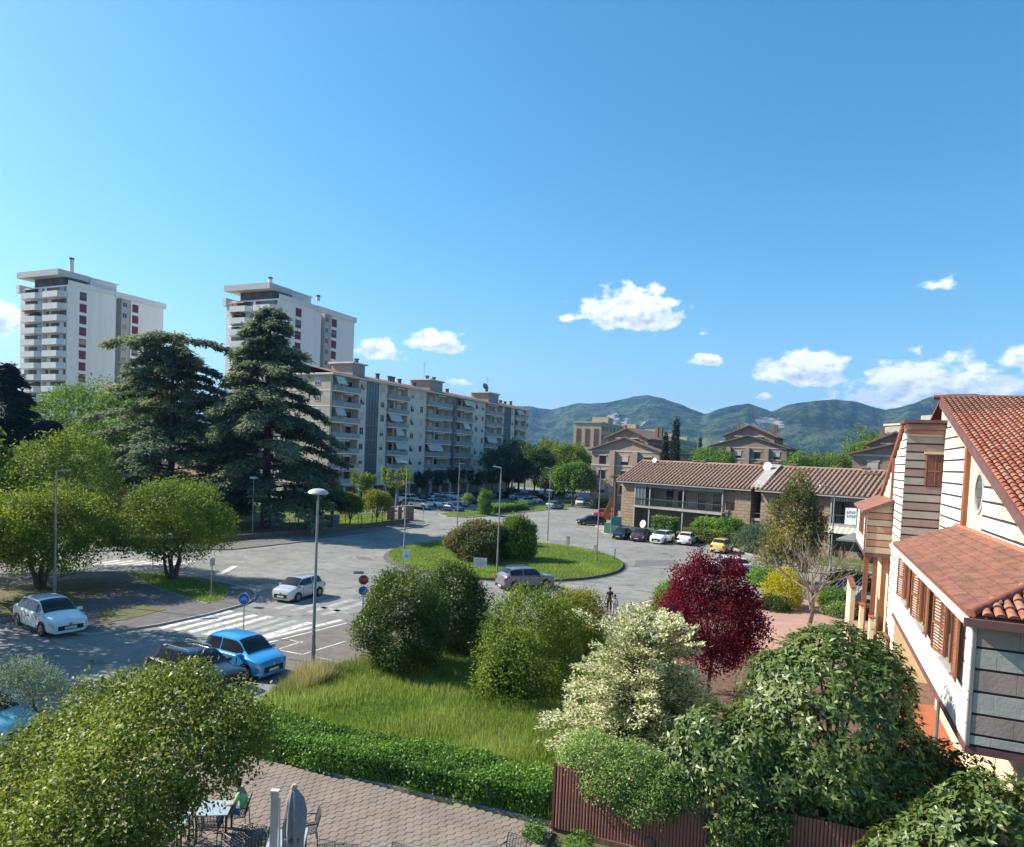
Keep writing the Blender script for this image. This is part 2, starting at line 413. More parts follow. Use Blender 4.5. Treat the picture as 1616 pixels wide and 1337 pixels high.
# far-off trees over the plain, too many to count
M_haze = bpy.data.materials.new('air'); M_haze.use_nodes = True; M_haze.node_tree.nodes.clear()
b = NB(M_haze.node_tree); pv = b.n('ShaderNodeVolumePrincipled'); pv.inputs['Density'].default_value = HAZE_D = 1.0e-4
pv.inputs['Color'].default_value = (.24, .52, 1.0, 1); pv.inputs['Anisotropy'].default_value = .2
o_ = b.n('ShaderNodeOutputMaterial'); b.link(pv.outputs[0], o_.inputs['Volume'])
mb = MB(); mb.box(-9600, 9600, -9600, 9600, -4, 900)
hz = mb.build('haze', M_haze); hz['kind'] = 'stuff'

# pavements, verges, island, plots: real steps
M_kerb = mat('kerb_stone', (.36, .34, .31), .85, (.26, .25, .23), 4, .15)
M_kerbd = mat('dark_kerb', (.13, .125, .12), .85, (.09, .09, .085), 2.5, .15)
M_pave = mat('footpath_asphalt', (.135, .118, .105), .9, (.175, .155, .14), 1.2, .2, 30)
M_paved = mat('dark_pavers', (.11, .10, .10), .9, (.15, .138, .13), 2.0, .3, 14)
M_soil = mat('bark_mulch', (.10, .058, .042), .95, (.17, .105, .078), 5, .5, 30)
M_grassg = mat('turf_ground', (.07, .11, .022), .95, (.11, .13, .035), 1.3, .5, 25)
M_drygr = mat('dry_ground', (.15, .13, .07), .95, (.10, .11, .04), 1.0, .5, 25)
M_pink = mat('pink_concrete', (.40, .24, .19), .85, (.33, .20, .165), .9, .1)
M_conc = mat('concrete', (.38, .36, .33), .85, (.30, .285, .26), 1.6, .15)
M_white = mat('road_paint', (.72, .71, .67), .7, (.34, .33, .31), 2.6, .1, detail=8)

def slab(name, pts, z, mt, kerb=None, kw=.16, z0=-.1):
    if kerb is not None:
        k = MB(); k.prism(pts, z0, z); struct(name + '_kerb', k, kerb)
        c = np.mean(pts, 0); n = len(pts); P = [np.array(p, float) for p in pts]
        ar = sum(P[i][0] * P[(i + 1) % n][1] - P[(i + 1) % n][0] * P[i][1] for i in range(n)); sg = 1 if ar > 0 else -1
        ins = []
        for i in range(n):
            d1 = P[i] - P[i - 1]; d2 = P[(i + 1) % n] - P[i]; d1 /= np.linalg.norm(d1) + 1e-9; d2 /= np.linalg.norm(d2) + 1e-9
            nn = np.array([-d1[1] - d2[1], d1[0] + d2[0]]) * sg; L = np.linalg.norm(nn) + 1e-9
            ins.append(tuple(P[i] + nn / L * kw / max(L / 2, .5)))
        t = MB(); t.prism(ins, z0, z + .006); return struct(name, t, mt)
    t = MB(); t.prism(pts, z0, z); return struct(name, t, mt)

pA = gps([(140, 1001), (165, 998), (250, 985), (330, 968), (385, 953), (402, 945), (406, 937), (398, 929), (365, 921), (330, 913), (260, 902), (180, 901), (60, 905), (-200, 918), (-260, 985), (20, 987), (100, 993)], .12)
slab('pavement', pA, .12, M_paved, M_kerb)
gA = gps([(197, 903), (250, 905), (340, 919), (362, 934), (352, 946), (326, 953), (300, 945), (258, 932), (208, 910)], .13)
slab('verge', gA, .15, M_grassg, M_kerb, .1)
gA2 = gps([(168, 962), (232, 955), (262, 962), (205, 977), (160, 984), (150, 972)], .13)
slab('verge_patch', gA2, .145, M_drygr)
gA3 = gps([(-150, 948), (20, 925), (140, 912), (185, 925), (120, 955), (20, 972), (-150, 985)], .13)
slab('bare_earth', gA3, .14, M_drygr)

pB = gps([(-200, 880), (60, 871), (200, 868), (369, 866), (500, 852), (600, 840), (650, 832.5), (668, 829.5), (677, 827), (673, 823.5), (660, 818), (640, 812), (615, 806), (560, 800), (480, 796), (300, 800), (0, 800), (-200, 800)], .12)
slab('park_pavement', pB, .12, M_pave, M_kerb, .2)
gB = gps([(-200, 872), (60, 863), (200, 858), (369, 851), (500, 839), (600, 828), (645, 822), (630, 813), (560, 803), (480, 799), (300, 803), (0, 804), (-200, 806)], .13)
slab('park_lawn', gB, .16, M_grassg)
gB2 = gps([(330, 852), (420, 845), (480, 838), (470, 832), (400, 836), (330, 842)], .16)
slab('park_bare_earth', gB2, .17, mat('dry_earth', (.27, .17, .09), .95, (.2, .15, .07), 1.5, .4))

gC = gps([(692, 811), (705, 814.5), (735, 816), (760, 814.5), (800, 811), (860, 804.5), (905, 798.5), (945, 791.5), (957, 787.5), (940, 787), (905, 791), (850, 797), (800, 802), (760, 805), (725, 806)], .12)
slab('splitter_verge', gC, .12, M_grassg, M_kerb, .25)

isl = [cg(-.3 + 11.8 * math.cos(t), 70.2 + 12.9 * math.sin(t)) for t in np.linspace(0, 2 * PI, 60, endpoint=False)]
slab('roundabout_island', isl, .20, M_grassg, M_kerbd, .22)
ap = [cg(-.3 + 12.25 * math.cos(t), 70.2 + 13.4 * math.sin(t)) for t in np.linspace(0, 2 * PI, 60, endpoint=False)]
t_ = MB(); t_.prism(ap, -.1, .008); struct('gutter_strip', t_, M_kerbd)

# right side: garden plots of the two-storey housing, kerbed planting island by the red van
gE = [(-28.0, 97.6), (-26.5, 94.6), (-22, 92.6), (-14.5, 92.4), (-13.2, 91.0), (-11.4, 90.8), (-8.6, 90.4), (-6.9, 86.4), (-4.2, 83.6), (1, 81), (14, 78.5), (30, 76), (30, 100), (-26, 104)]
slab('garden_plot', gE, .12, M_grassg, M_conc, .3)
gE2 = gps([(939, 830), (952, 826), (975, 828), (990, 833), (985, 838), (960, 837), (945, 834)], .12)
slab('planting_island', gE2, .14, mat('gravel_bed', (.36, .33, .27), .95, (.2, .2, .12), 1.4, .4), M_kerb)
gE3 = gps([(955, 822), (962, 812), (975, 800), (960, 788), (945, 790), (938, 800), (900, 790)][:4] + [(990, 800), (985, 822)], .12)

# near side: footpath along the junction, lawn, garden of the house
pF = gps([(398, 1016), (420, 1011), (547, 981), (640, 972), (769, 966), (960, 956), (1000, 953), (1030, 944), (1075, 928), (1120, 908), (1150, 896), (1180, 908), (1120, 950), (1000, 990), (900, 1004), (769, 1000), (640, 1032), (560, 1052), (500, 1066), (455, 1080), (430, 1087)], .02)
slab('footpath', pF, .03, M_pave)
lawn = gps([(425, 1096), (445, 1082), (500, 1062), (560, 1044), (640, 1026), (769, 996), (900, 1000), (1000, 986)], .1) + [(-7.0, 44), (-6.4, 36), (-6.3, 18.4), (-16.6, 17.6), (-19.5, 19.4)]
slab('lawn', lawn, .10, M_grassg, M_kerb, .18)
LAWN = lawn
gar = [(-6.3, 18.2), (-6.3, 36), (-6.9, 43.8), (-9, 47), (-6, 56), (2, 62), (14, 66), (30, 60), (30, 18), (8, 18)]
slab('garden_soil', gar, .12, M_soil)
slab('garden_path', gps([(1175, 1105), (1235, 1075), (1165, 1038), (1140, 1050), (1130, 1046), (1165, 1060), (1120, 1130), (1140, 1135)], .14)[:0] or [(-2.6, 28.0), (-1.3, 28.0), (-.7, 36.5), (2.2, 39.5), (1.2, 40.8), (-2.2, 37.2)], .135, M_conc)
slab('terrace', gps([(1150, 1000), (1200, 955), (1262, 945), (1340, 960), (1400, 955), (1410, 1000), (1330, 1040), (1200, 1045)], .14), .15, M_pink)
slab('porch_floor', [(3.0, 20.5), (5.8, 20.5), (5.8, 34.5), (3.0, 34.5)], .5, mat('red_floor_tiles', (.30, .10, .055), .7, (.35, .11, .05), 3))

# plaza of hexagonal pavers
M_joint = mat('sand_joint', (.15, .12, .10), .95, (.14, .11, .09), 5)
slab('plaza', [(-34, 6), (-5, 6), (-6.1, 17.95), (-16.4, 17.35), (-20, 19.2), (-24, 16)], .045, M_joint)
M_paver = [mat('paver_%s' % k, (c[0] * .93, c[1] * 1.04, c[2] * 1.06), .85, tuple(x * .8 for x in c), 6, .25, 40) for k, c in (('plum', (.235, .185, .155)), ('rose', (.27, .215, .18)), ('clay', (.25, .195, .16)), ('dusk', (.205, .165, .14)), ('ash', (.235, .21, .18)))]
def hexpav():
    r = .150; g = .007; z0, z1 = .03, .085
    zs = MB(); pts = [((r - g) * math.cos(R(60 * k + 30)), (r - g) * math.sin(R(60 * k + 30))) for k in range(6)]
    ins = [(x * .93, y * .93) for x, y in pts]
    zs.add([(x, y, 0) for x, y in pts] + [(x, y, .048) for x, y in pts] + [(x, y, .055) for x, y in ins],
           [(i, (i + 1) % 6, 6 + (i + 1) % 6, 6 + i) for i in range(6)] + [(6 + i, 6 + (i + 1) % 6, 12 + (i + 1) % 6, 12 + i) for i in range(6)] + [(12, 13, 14, 15, 16, 17)])
    mes = [zs.mesh('paver', m) for m in M_paver]
    dx = r * math.sqrt(3); dy = r * 1.5; root = [o for o in bpy.data.objects if o.name == 'plaza'][0]
    rnd = random.Random(5); cells = []
    for j in range(-2, 80):
        for i in range(-2, 90):
            a = -26 + i * dx + (j % 2) * dx / 2; bb = 8.5 + j * dy
            if bb > 17.55 + .06 * (a + 16) or a > -6.2 or bb < 9: continue
            cells.append((a, bb))
    vis = [c for c in cells if c[1] > 12.6 + (-7 - c[0]) * .05 and -15.2 < c[0] < -6.2]
    vis.sort(key=lambda c: math.hypot(c[0], c[1])); near = set(vis[:300])
    rest = MB()
    for (a, bb) in cells:
        dz = rnd.uniform(-.004, .004)
        if (a, bb) in near:
            inst(mes[rnd.choice((0, 0, 1, 2, 2, 3, 4, 4))], 'paver', (a, bb, .03 + dz), root, (rnd.uniform(-.01, .01), rnd.uniform(-.01, .01), 0))
        elif bb > 10.2:
            o = len(rest.v); rest.add([(x + a, y + bb, z + .03 + dz) for x, y, z in zs.v], zs.f)
    o = rest.build('pavers', mat('paver_mix', (.255, .20, .165), .85, (.195, .16, .135), 1.6, .25, 40, detail=8), root); o['kind'] = 'stuff'
hexpav()

# painted markings: sheets a few millimetres over the asphalt
def sheet(name, pts, z, m, th=.004):
    t = MB(); t.prism(pts, z - .02, z); return struct(name, t, m)
M_worn = mat('worn_road_paint', (.40, .39, .37), .8, (.25, .243, .23), 1.5, .1, detail=8)
for k in range(7):
    a = -33.2 + k * .98
    b0 = 27.4 + .12 * k; b1 = 32.6 + .2 * (k > 2) * k * .3
    m_ = M_white if k < 4 or k == 6 else M_worn
    sheet('zebra_stripe', [(a, b0), (a + .5, b0), (a + .5, b1), (a, b1)], .004, m_)
for k in range(4):
    a = -31.4 + k * 1.15; sheet('zebra_stripe', [(a, 34.6 + .1 * k), (a + .5, 34.6 + .1 * k), (a + .5, 39.5), (a, 39.5)], .004, M_worn)
def line(name, p, q, wd, m, z=.004):
    p = np.array(p); q = np.array(q); d = q - p; d /= np.linalg.norm(d); nn = np.array([-d[1], d[0]]) * wd / 2
    return sheet(name, [tuple(p + nn), tuple(p - nn), tuple(q - nn), tuple(q + nn)], z, m)
line('edge_line', gp(390, 1015), gp(540, 978), .34, M_white)
line('edge_line', gp(400, 1021), gp(547, 984), .16, M_white, .036)
line('bay_line', gp(478, 1013), gp(441, 1025), .10, M_white, .036); line('bay_line', gp(442, 1027), gp(477, 1034), .10, M_white, .036)
line('bay_line', gp(477, 1034), gp(545, 1013), .10, M_white, .036); line('bay_line', gp(458, 1011), gp(478, 1016), .10, M_white, .036)
line('bay_line', gp(500, 1038), gp(540, 1047), .10, M_worn, .036)
line('stop_line', gp(505, 958), gp(552, 968), .4, M_worn)
for k in range(6):
    p = gp(165 + k * 24, 888 + .2 * k); sheet('zebra_stripe', [(p[0] - .35, p[1] - 1.4), (p[0] + .25, p[1] - 1.4), (p[0] + .25, p[1] + 1.4), (p[0] - .35, p[1] + 1.4)], .004, M_white)
line('stop_line', gp(345, 907), gp(372, 893), .5, M_white)
line('edge_line', gp(965, 963), gp(1030, 948), .15, M_white, .036)
M_patch = mat('new_asphalt', (.13, .127, .12), .9, (.16, .155, .15), 1.2, .2, 30)
sheet('asphalt_patch', gps([(1003, 884), (1068, 884), (1075, 893), (1000, 894)]), .003, M_patch)
sheet('asphalt_patch', gps([(560, 878), (585, 880), (588, 884), (565, 883)]), .003, M_patch)
M_seam = mat('tar_seam', (.07, .07, .068), .8, (.10, .10, .098), 3)
line('tar_seam', gp(876, 918), gp(1060, 938), .09, M_seam, .0045); line('tar_seam', gp(215, 996), gp(350, 1012), .09, M_seam, .0045)
line('tar_seam', gp(985, 893), gp(1065, 899), .12, M_seam, .0045); line('tar_seam', gp(985, 858), gp(1110, 874), .08, M_seam, .0045)
line('tar_seam', gp(455, 1041), gp(492, 1048), .12, M_seam, .037); line('tar_seam', gp(905, 835), gp(935, 848), .08, M_seam, .0045)
M_iron = mat('cast_iron', (.10, .095, .09), .6, (.14, .13, .12), 6, metal=.4)
for (x, y) in [(355, 1000), (979, 848), (1050, 874), (1060, 878), (413, 950), (985, 889)]:
    p = gp(x, y); t_ = MB(); t_.lathe([(.36, -.01), (.36, .006), (.30, .009)], 14, (p[0], p[1], 0)); o = t_.build('manhole_cover', M_iron); o['kind'] = 'structure'
# ---------------------------------------------------------------- vegetation
def unit(v): return v / (np.linalg.norm(v, axis=-1, keepdims=True) + 1e-9)
def leaves_mesh(name, P, axis, nrm, L, W, m, tint, bend=.12):
    """one four-sided leaf per row: base, left, tip, right; the midrib is folded a little"""
    axis = unit(axis); side = unit(np.cross(nrm, axis)); nn = np.cross(axis, side)
    L = np.broadcast_to(np.asarray(L, float), (len(P),))[:, None]; W = np.broadcast_to(np.asarray(W, float), (len(P),))[:, None]
    a = P; b_ = P + axis * L * .45 + side * W * .5 + nn * L * bend; c = P + axis * L - nn * L * bend; d = P + axis * L * .45 - side * W * .5 + nn * L * bend
    V = np.stack([a, b_, c, d], 1).reshape(-1, 3)
    Fq = np.arange(len(P) * 4).reshape(-1, 4)
    return npmesh(name, V, Fq, m, tint)
def blob_points(blobs, n, rng, shell=.22, lump=.16, freq=3.0, flat=-.55):
    """points near the lumpy surface of a union of ellipsoids (x, y, z, rx, ry, rz); returns points and outward directions"""
    ar = np.array([(b[3] * b[4] + b[3] * b[5] + b[4] * b[5]) for b in blobs]); cnt = np.maximum(4, (n * 1.5 * ar / ar.sum()).astype(int))
    Ps, Ns = [], []
    for i, (b, c) in enumerate(zip(blobs, cnt)):
        u = unit(rng.normal(size=(c, 3))); u = u[u[:, 2] > flat] if flat is not None else u
        ph = rng.uniform(0, 6, 6); k = rng.normal(size=(6, 3)) * freq
        lm = 1 + lump * np.sin(u @ k.T + ph).sum(1) / 2.2
        rad = lm * (1 - np.abs(rng.normal(size=len(u))) * shell)
        r = np.array(b[3:6]); P = np.array(b[:3]) + u * r * rad[:, None]
        keep = np.ones(len(P), bool)
        for j, o in enumerate(blobs):
            if j == i: continue
            q = (P - np.array(o[:3])) / np.array(o[3:6]); keep &= (q ** 2).sum(1) > .5
        Ps.append(P[keep]); Ns.append(unit(u / r)[keep])
    P = np.concatenate(Ps); N = np.concatenate(Ns)
    if len(P) > n: ix = rng.permutation(len(P))[:n]; P, N = P[ix], N[ix]
    return P, N
def crown_mesh(name, blobs, nclust, per, L, W, m, seed=0, sig=.16, shell=.22, lump=.22, up=.45, spread=.9, freq=3.0, flat=-.55, hang=0.0, wide=.35):
    rng = np.random.default_rng(seed)
    P, N = blob_points(blobs, nclust, rng, shell, lump, freq, flat)
    ct = rng.uniform(0, 1, len(P))
    ph = rng.uniform(0, 6, 4); kk = rng.normal(size=(4, 3)) * .9
    ct = np.clip(.5 + .3 * np.sin(P @ kk.T + ph).sum(1) / 2 + .35 * (ct - .5), 0, 1)          # shoots of one limb share a tone
    n = len(P) * per
    Pi = np.repeat(P, per, 0) + rng.normal(size=(n, 3)) * sig; Ni = np.repeat(N, per, 0)
    ax = Ni * .7 + rng.normal(size=(n, 3)) * spread + np.array([0, 0, .15 - hang])
    nr = Ni * .6 + np.array([0, 0, up + .3]) + rng.normal(size=(n, 3)) * .45
    tint = np.clip(np.repeat(ct, per) + rng.normal(size=n) * .16, 0, 1)
    return leaves_mesh(name, Pi, ax, nr, L * rng.uniform(.7, 1.25, n), W * rng.uniform(.75, 1.2, n), m, tint)
def bushy(h, r, seed, k=16, sub=.4, ry=None):
    rng = random.Random(seed); ry = ry or r
    bl = [(0, 0, h * .47, r * .86, ry * .86, h * .50), (0, 0, h * .24, r * .84, ry * .84, h * .28)]
    for i in range(k):
        t = 2.399 * i + rng.uniform(-.3, .3); e = -.75 + 2.1 * (i + .5) / k; q = rng.uniform(.62, .76); s = sub * rng.uniform(.75, 1.2)
        bl.append((r * q * math.cos(e) * math.cos(t), ry * q * math.cos(e) * math.sin(t), max(h * s * .4, h * .47 + h * .5 * q * math.sin(e)), r * s, ry * s, min(h * .5, r) * s))
    return bl
def dome(h0, h1, r, seed, k=14, sub=.42, cx=0, cy=0, ry=None, pinch=1.0):
    rng = random.Random(seed); ry = ry or r; hz = (h1 - h0) / 2; cz = (h0 + h1) / 2
    bl = [(cx, cy, cz, r * .86, ry * .86, hz * .88)]
    for i in range(k):
        t = 2 * PI * (i + rng.uniform(-.3, .3)) / k * 2.4; e = rng.uniform(-.25, 1.15)
        q = rng.uniform(.6, .78)
        s = sub * rng.uniform(.75, 1.2)
        bl.append((cx + r * q * math.cos(e) * math.cos(t), cy + ry * q * math.cos(e) * math.sin(t), cz + hz * q * math.sin(e), r * s, ry * s, min(hz, r) * s * .9))
    return bl
M_bark = mat('grey_bark', (.13, .105, .085), .95, (.075, .06, .05), 6, .5, 20)
M_barkd = mat('dark_bark', (.075, .055, .042), .95, (.045, .034, .028), 5, .5, 16)
M_twig = mat('pale_twig', (.27, .225, .175), .9, (.2, .165, .125), 6)
def trunk_mb(h, r, tips, rng, stems=1, lean=.15, n=7):
    mb = MB()
    for s in range(stems):
        t = 2 * PI * s / stems + .4; off = .0 if stems == 1 else .16
        p0 = (off * math.cos(t), off * math.sin(t), -.1)
        top = (lean * math.cos(t) * (4 if stems > 1 else 1), lean * math.sin(t) * (4 if stems > 1 else 1), h)
        mid = ((p0[0] + top[0]) / 2 + rng.uniform(-.08, .08), (p0[1] + top[1]) / 2 + rng.uniform(-.08, .08), h * .5)
        mb.tube([p0, mid, top], [r, r * .82, r * .62], n)
        for i, tp in enumerate(tips):
            if i % stems != s: continue
            m1 = tuple((top[q] * .55 + tp[q] * .45) + rng.uniform(-.12, .12) for q in range(3))
            mb.tube([top, m1, tp], [r * .5, r * .3, r * .1], 5)
    return mb
def tree(name, label, loc, h0, blobs, lm, nclust, per, L, W, seed=1, r=.16, stems=1, bark=None, group=None, cat='tree', **kw):
    t = thing(name, label, cat, (loc[0], loc[1], kw.pop('z', 0)), 0, group)
    rng = random.Random(seed)
    tips = [(b[0] * .75, b[1] * .75, b[2]) for b in blobs[:9]]
    if h0 is not None: trunk_mb(h0, r, tips, rng, stems).build('trunk', bark or M_bark, t, 40)
    me = crown_mesh('crown', blobs, nclust, per, L, W, lm, seed, **kw)
    inst(me, 'crown', (0, 0, 0), t)
    return t
def boxhedge(name, label, pts, z0, z1, lm, dens, L, W, seed, cat='hedge', up=.4, group=None, jag=.06, core=True):
    """clipped hedge over the polygon pts: leaves on top and sides, twigs inside"""
    rng = np.random.default_rng(seed); pts = [np.array(p, float) for p in pts]; c = np.mean(pts, 0)
    t = thing(name, label, cat, (c[0], c[1], 0), 0, group)
    ar = 0; n = len(pts)
    P = []; N = []
    for i in range(n):
        p, q = pts[i], pts[(i + 1) % n]; e = q - p; ln = np.linalg.norm(e); k = int(ln * (z1 - z0) * dens)
        s = rng.uniform(0, 1, k); nn = np.array([e[1], -e[0]]) / (ln + 1e-9)
        if np.dot(nn, (p + q) / 2 - c) < 0: nn = -nn
        P.append(np.c_[p + s[:, None] * e, z0 + (z1 - z0) * rng.uniform(0, 1, k) ** .9]); N.append(np.tile([nn[0], nn[1], .15], (k, 1)))
    lo = np.min(pts, 0); hi = np.max(pts, 0); k = int(np.prod(hi - lo) * dens * 1.1)
    Q = rng.uniform(lo, hi, (k, 2)); Q = Q[inside(Q, pts)]
    P.append(np.c_[Q, np.full(len(Q), z1)]); N.append(np.tile([0, 0, 1.], (len(Q), 1)))
    P = np.concatenate(P); N = unit(np.concatenate(N))
    ph = rng.uniform(0, 6, 5); kk = rng.normal(size=(5, 3)) * 1.6; lump = np.sin(P @ kk.T + ph).sum(1)
    P = P + N * (lump * jag * .5 + rng.normal(size=len(P)) * jag * .7 - .05)[:, None] - np.array([c[0], c[1], 0])
    ax = N * .5 + rng.normal(size=P.shape) * .8 + np.array([0, 0, .25]); nr = N * .9 + np.array([0, 0, up]) + rng.normal(size=P.shape) * .4
    tint = np.clip(.5 + lump * .12 + rng.normal(size=len(P)) * .2, 0, 1)
    me = leaves_mesh('foliage', P, ax, nr, L * rng.uniform(.7, 1.25, len(P)), W * rng.uniform(.8, 1.2, len(P)), lm, tint)
    inst(me, 'foliage', (0, 0, 0), t)
    if core:
        mb = MB(); k = .82; mb.prism([tuple((p - c) * k) for p in pts], z0, z1 - .16); mb.build('twigs', M_hcore, t)
    return t
M_hcore = mat('hedge_twigs', (.035, .045, .018), 1, (.02, .025, .012), 8)

L_privet = leafmat('privet_leaf', (0.074, 0.128, 0.024), (0.209, 0.270, 0.041), c3=(0.121, 0.189, 0.030))
L_privet2 = leafmat('privet_tip_leaf', (0.068, 0.115, 0.022), (0.270, 0.317, 0.041), c3=(0.135, 0.203, 0.030))
L_dark = leafmat('laurel_leaf', (0.029, 0.058, 0.016), (0.091, 0.150, 0.031), rough=.38, spec=.5, c3=(0.052, 0.098, 0.022))
L_hedge = leafmat('hedge_leaf', (0.062, 0.140, 0.025), (0.178, 0.330, 0.049), rough=.35, spec=.5, c3=(0.107, 0.223, 0.035))
L_elm = leafmat('elm_leaf', (0.069, 0.144, 0.025), (0.169, 0.275, 0.044), c3=(0.106, 0.200, 0.033))
L_ygreen = leafmat('yellow_green_leaf', (0.132, 0.165, 0.024), (0.264, 0.275, 0.039), c3=(0.187, 0.209, 0.028))
L_cedar = leafmat('cedar_needle', (.08, .11, .065), (.25, .29, .155), rough=.65, trans=.36, c3=(.13, .17, .10))
L_conif = leafmat('dark_needle', (.012, .022, .017), (.03, .045, .03), rough=.6, trans=.1)
L_red = leafmat('plum_leaf', (.065, .010, .014), (.24, .028, .045), rough=.75, spec=.15, trans=.4, c3=(.125, .015, .026))
L_loquat = leafmat('loquat_leaf', (.05, .095, .022), (.20, .25, .07), rough=.3, spec=.7, trans=.22, c3=(.10, .155, .034))
L_pitto = leafmat('shrub_leaf', (0.095, 0.175, 0.045), (0.321, 0.420, 0.134), rough=.34, spec=.5, c3=(0.170, 0.280, 0.074))
L_flower = leafmat('cream_flower', (.55, .54, .30), (.82, .80, .58), trans=.35, rough=.7)
L_spir = leafmat('spray_leaf', (0.078, 0.143, 0.033), (0.260, 0.338, 0.104), c3=(0.156, 0.234, 0.058))
L_magn = leafmat('magnolia_leaf', (0.066, 0.083, 0.020), (0.286, 0.253, 0.077), rough=.35, c3=(0.143, 0.149, 0.039))
L_olive = leafmat('olive_leaf', (0.108, 0.156, 0.090), (0.288, 0.348, 0.228), rough=.45, c3=(0.180, 0.240, 0.144))
L_yellow = leafmat('golden_leaf', (.30, .29, .02), (.55, .50, .04), trans=.35)
L_grey = leafmat('grey_shrub_leaf', (0.066, 0.120, 0.072), (0.156, 0.216, 0.132))
L_rust = leafmat('rust_leaf', (.20, .05, .02), (.36, .09, .04))
L_palm = leafmat('palm_leaf', (.10, .12, .02), (.32, .24, .05))
L_banana = leafmat('banana_leaf', (.10, .22, .03), (.20, .34, .07), trans=.4, rough=.35)
L_cyp = leafmat('cypress_needle', (.014, .032, .016), (.034, .06, .026), trans=.08)
L_fg = leafmat('ligustrum_leaf', (.075, .125, .022), (.23, .28, .05), rough=.36, spec=.5, trans=.32, c3=(.135, .185, .033))

# --- near and middle trees, left of the junction
G1 = 'clipped privet trees by the pavement'
T = gp(272, 915, .12)
tree('privet_tree', 'round many-stemmed privet tree on the small grass triangle left of the crossing', T, 1.7, dome(1.1, 7.2, 4.1, 3, 22, .4, ry=4.0), L_privet, 6400, 6, .20, .10, 3, .15, 5, sig=.2, group=G1, flat=-.95)
T = gp(64, 929, .12)
tree('privet_tree', 'low wide privet tree behind the white hatchback at the left edge', T, 1.7, dome(.7, 6.9, 3.75, 4, 20, .42, .2), L_privet2, 6200, 6, .19, .095, 4, .2, 3, sig=.2, group=G1, flat=-.95)
T = gp(-45, 950, .12)
tree('privet_tree', 'privet tree cut by the left edge of the photo', T, 1.6, dome(.9, 6.2, 3.3, 8, 14, .42), L_privet2, 3400, 6, .19, .095, 8, .2, 3, sig=.2, group=G1)
T = gp(80, 896, .12)
tree('privet_tree', 'tallest privet tree rising behind the left lamp post', T, 2.4, dome(1.6, 10.4, 5.2, 5, 20, .4), L_privet, 5200, 6, .24, .12, 5, .22, 1, sig=.24, group=G1)
T = gp(-40, 900, .12)
tree('privet_tree', 'tall privet tree half out of the photo at the far left', T, 2.2, dome(1.4, 8.8, 4.4, 6, 14, .4), L_privet2, 3000, 6, .24, .12, 6, .2, 1, sig=.24, group=G1)

def cedar(name, label, loc, h, Rr, seed, nb=95, top=1.0, flat=None, lm=None, zlow=.10, droop=.25, L=.62, group=None, dens=1.0, shape=.75):
    rng = np.random.default_rng(seed); t = thing(name, label, 'tree', (loc[0], loc[1], 0), 0, group)
    tb = MB(); tb.tube([(0, 0, -.2), (.1, 0, h * .4), (-.1, .1, h * .75), (0, 0, h * .985)], [.55 * h / 26, .42 * h / 26, .2 * h / 26, .04], 8)
    P, A_, N_, T_ = [], [], [], []
    for i in range(nb):
        nt_ = max(6, nb // 6); u = (math.floor(i * nt_ / nb) + rng.normal() * .26 + .5) / nt_; u = min(max(u, 0), .995); zz = h * (zlow + (1 - zlow) * u ** .92)
        k = 1 - zz / h
        ln = Rr * (k ** shape) * rng.uniform(.62, 1.12) + .5
        if flat is not None and zz / h > flat: ln = Rr * rng.uniform(.38, .60)
        if k > .82: ln *= .8
        az = rng.uniform(0, 2 * PI); dirv = np.array([math.cos(az), math.sin(az), 0]); sd = np.array([-dirv[1], dirv[0], 0])
        rise = rng.uniform(.02, .22) * ln; dr = droop * ln * rng.uniform(.7, 1.3)
        def pos(s): return np.array([0, 0, zz]) + dirv * ln * s + np.array([0, 0, 1]) * (rise * s * 1.6 - (rise + dr) * s ** 2.2)
        tb.tube([pos(0), pos(.35), pos(.7)], [.11 * (k + .2), .07 * (k + .2), .025], 4, False)
        m = int((26 + 22 * ln) * dens)
        s = rng.uniform(.12, 1, m) ** .75; wd = (.10 + .24 * ln * np.sin(np.clip(s, 0, 1) * PI * .88 + .25)) * .62
        lat = rng.uniform(-1, 1, m) * wd
        C = np.array([pos(x) for x in s]) + sd * lat[:, None] + np.c_[np.zeros(m), np.zeros(m), rng.normal(size=m) * .13 - np.abs(lat) * .20]
        tn = np.clip(rng.uniform(.1, .9) + rng.normal(size=m) * .15, 0, 1)
        for q in range(4):
            P.append(C + rng.normal(size=(m, 3)) * np.array([.30, .30, .13]))
            A_.append(dirv * .7 + sd * np.sign(lat)[:, None] * .5 + rng.normal(size=(m, 3)) * np.array([.55, .55, .22]) - np.array([0, 0, .22]))
            N_.append(np.tile([0, 0, 1.], (m, 1)) + rng.normal(size=(m, 3)) * .55); T_.append(tn)
    tb.build('trunk', M_barkd, t, 40)
    P = np.concatenate(P); n = len(P)
    me = leaves_mesh('crown', P, np.concatenate(A_), np.concatenate(N_), L * rng.uniform(.6, 1.3, n), L * .34 * rng.uniform(.7, 1.3, n), lm or L_cedar, np.concatenate(T_))
    inst(me, 'crown', (0, 0, 0), t); return t
c1 = cg(-43.0, 87.0); c2 = cg(-30.6, 86.0)
cedar('cedar_tree', 'dark cedar with a flat spreading top in front of the left tower block', c1, 24.0, 13.6, 27, 88, flat=.86, shape=.5, dens=1.0)
cedar('cedar_tree', 'tallest pointed cedar standing before the second tower block', c2, 27.2, 12.8, 22, 120, shape=.66, droop=.28, dens=1.0)
cedar('fir_tree', 'blackish conifer at the far left edge below the clouds', cg(-66.5, 91), 19.5, 6.6, 23, 90, lm=L_conif, L=.7)
cedar('fir_tree', 'shorter dark conifer between the edge of the photo and the green elms', cg(-62, 92), 12.3, 5.4, 24, 60, lm=L_conif, L=.7, shape=.5)
GE = 'tall elms by the first tower'
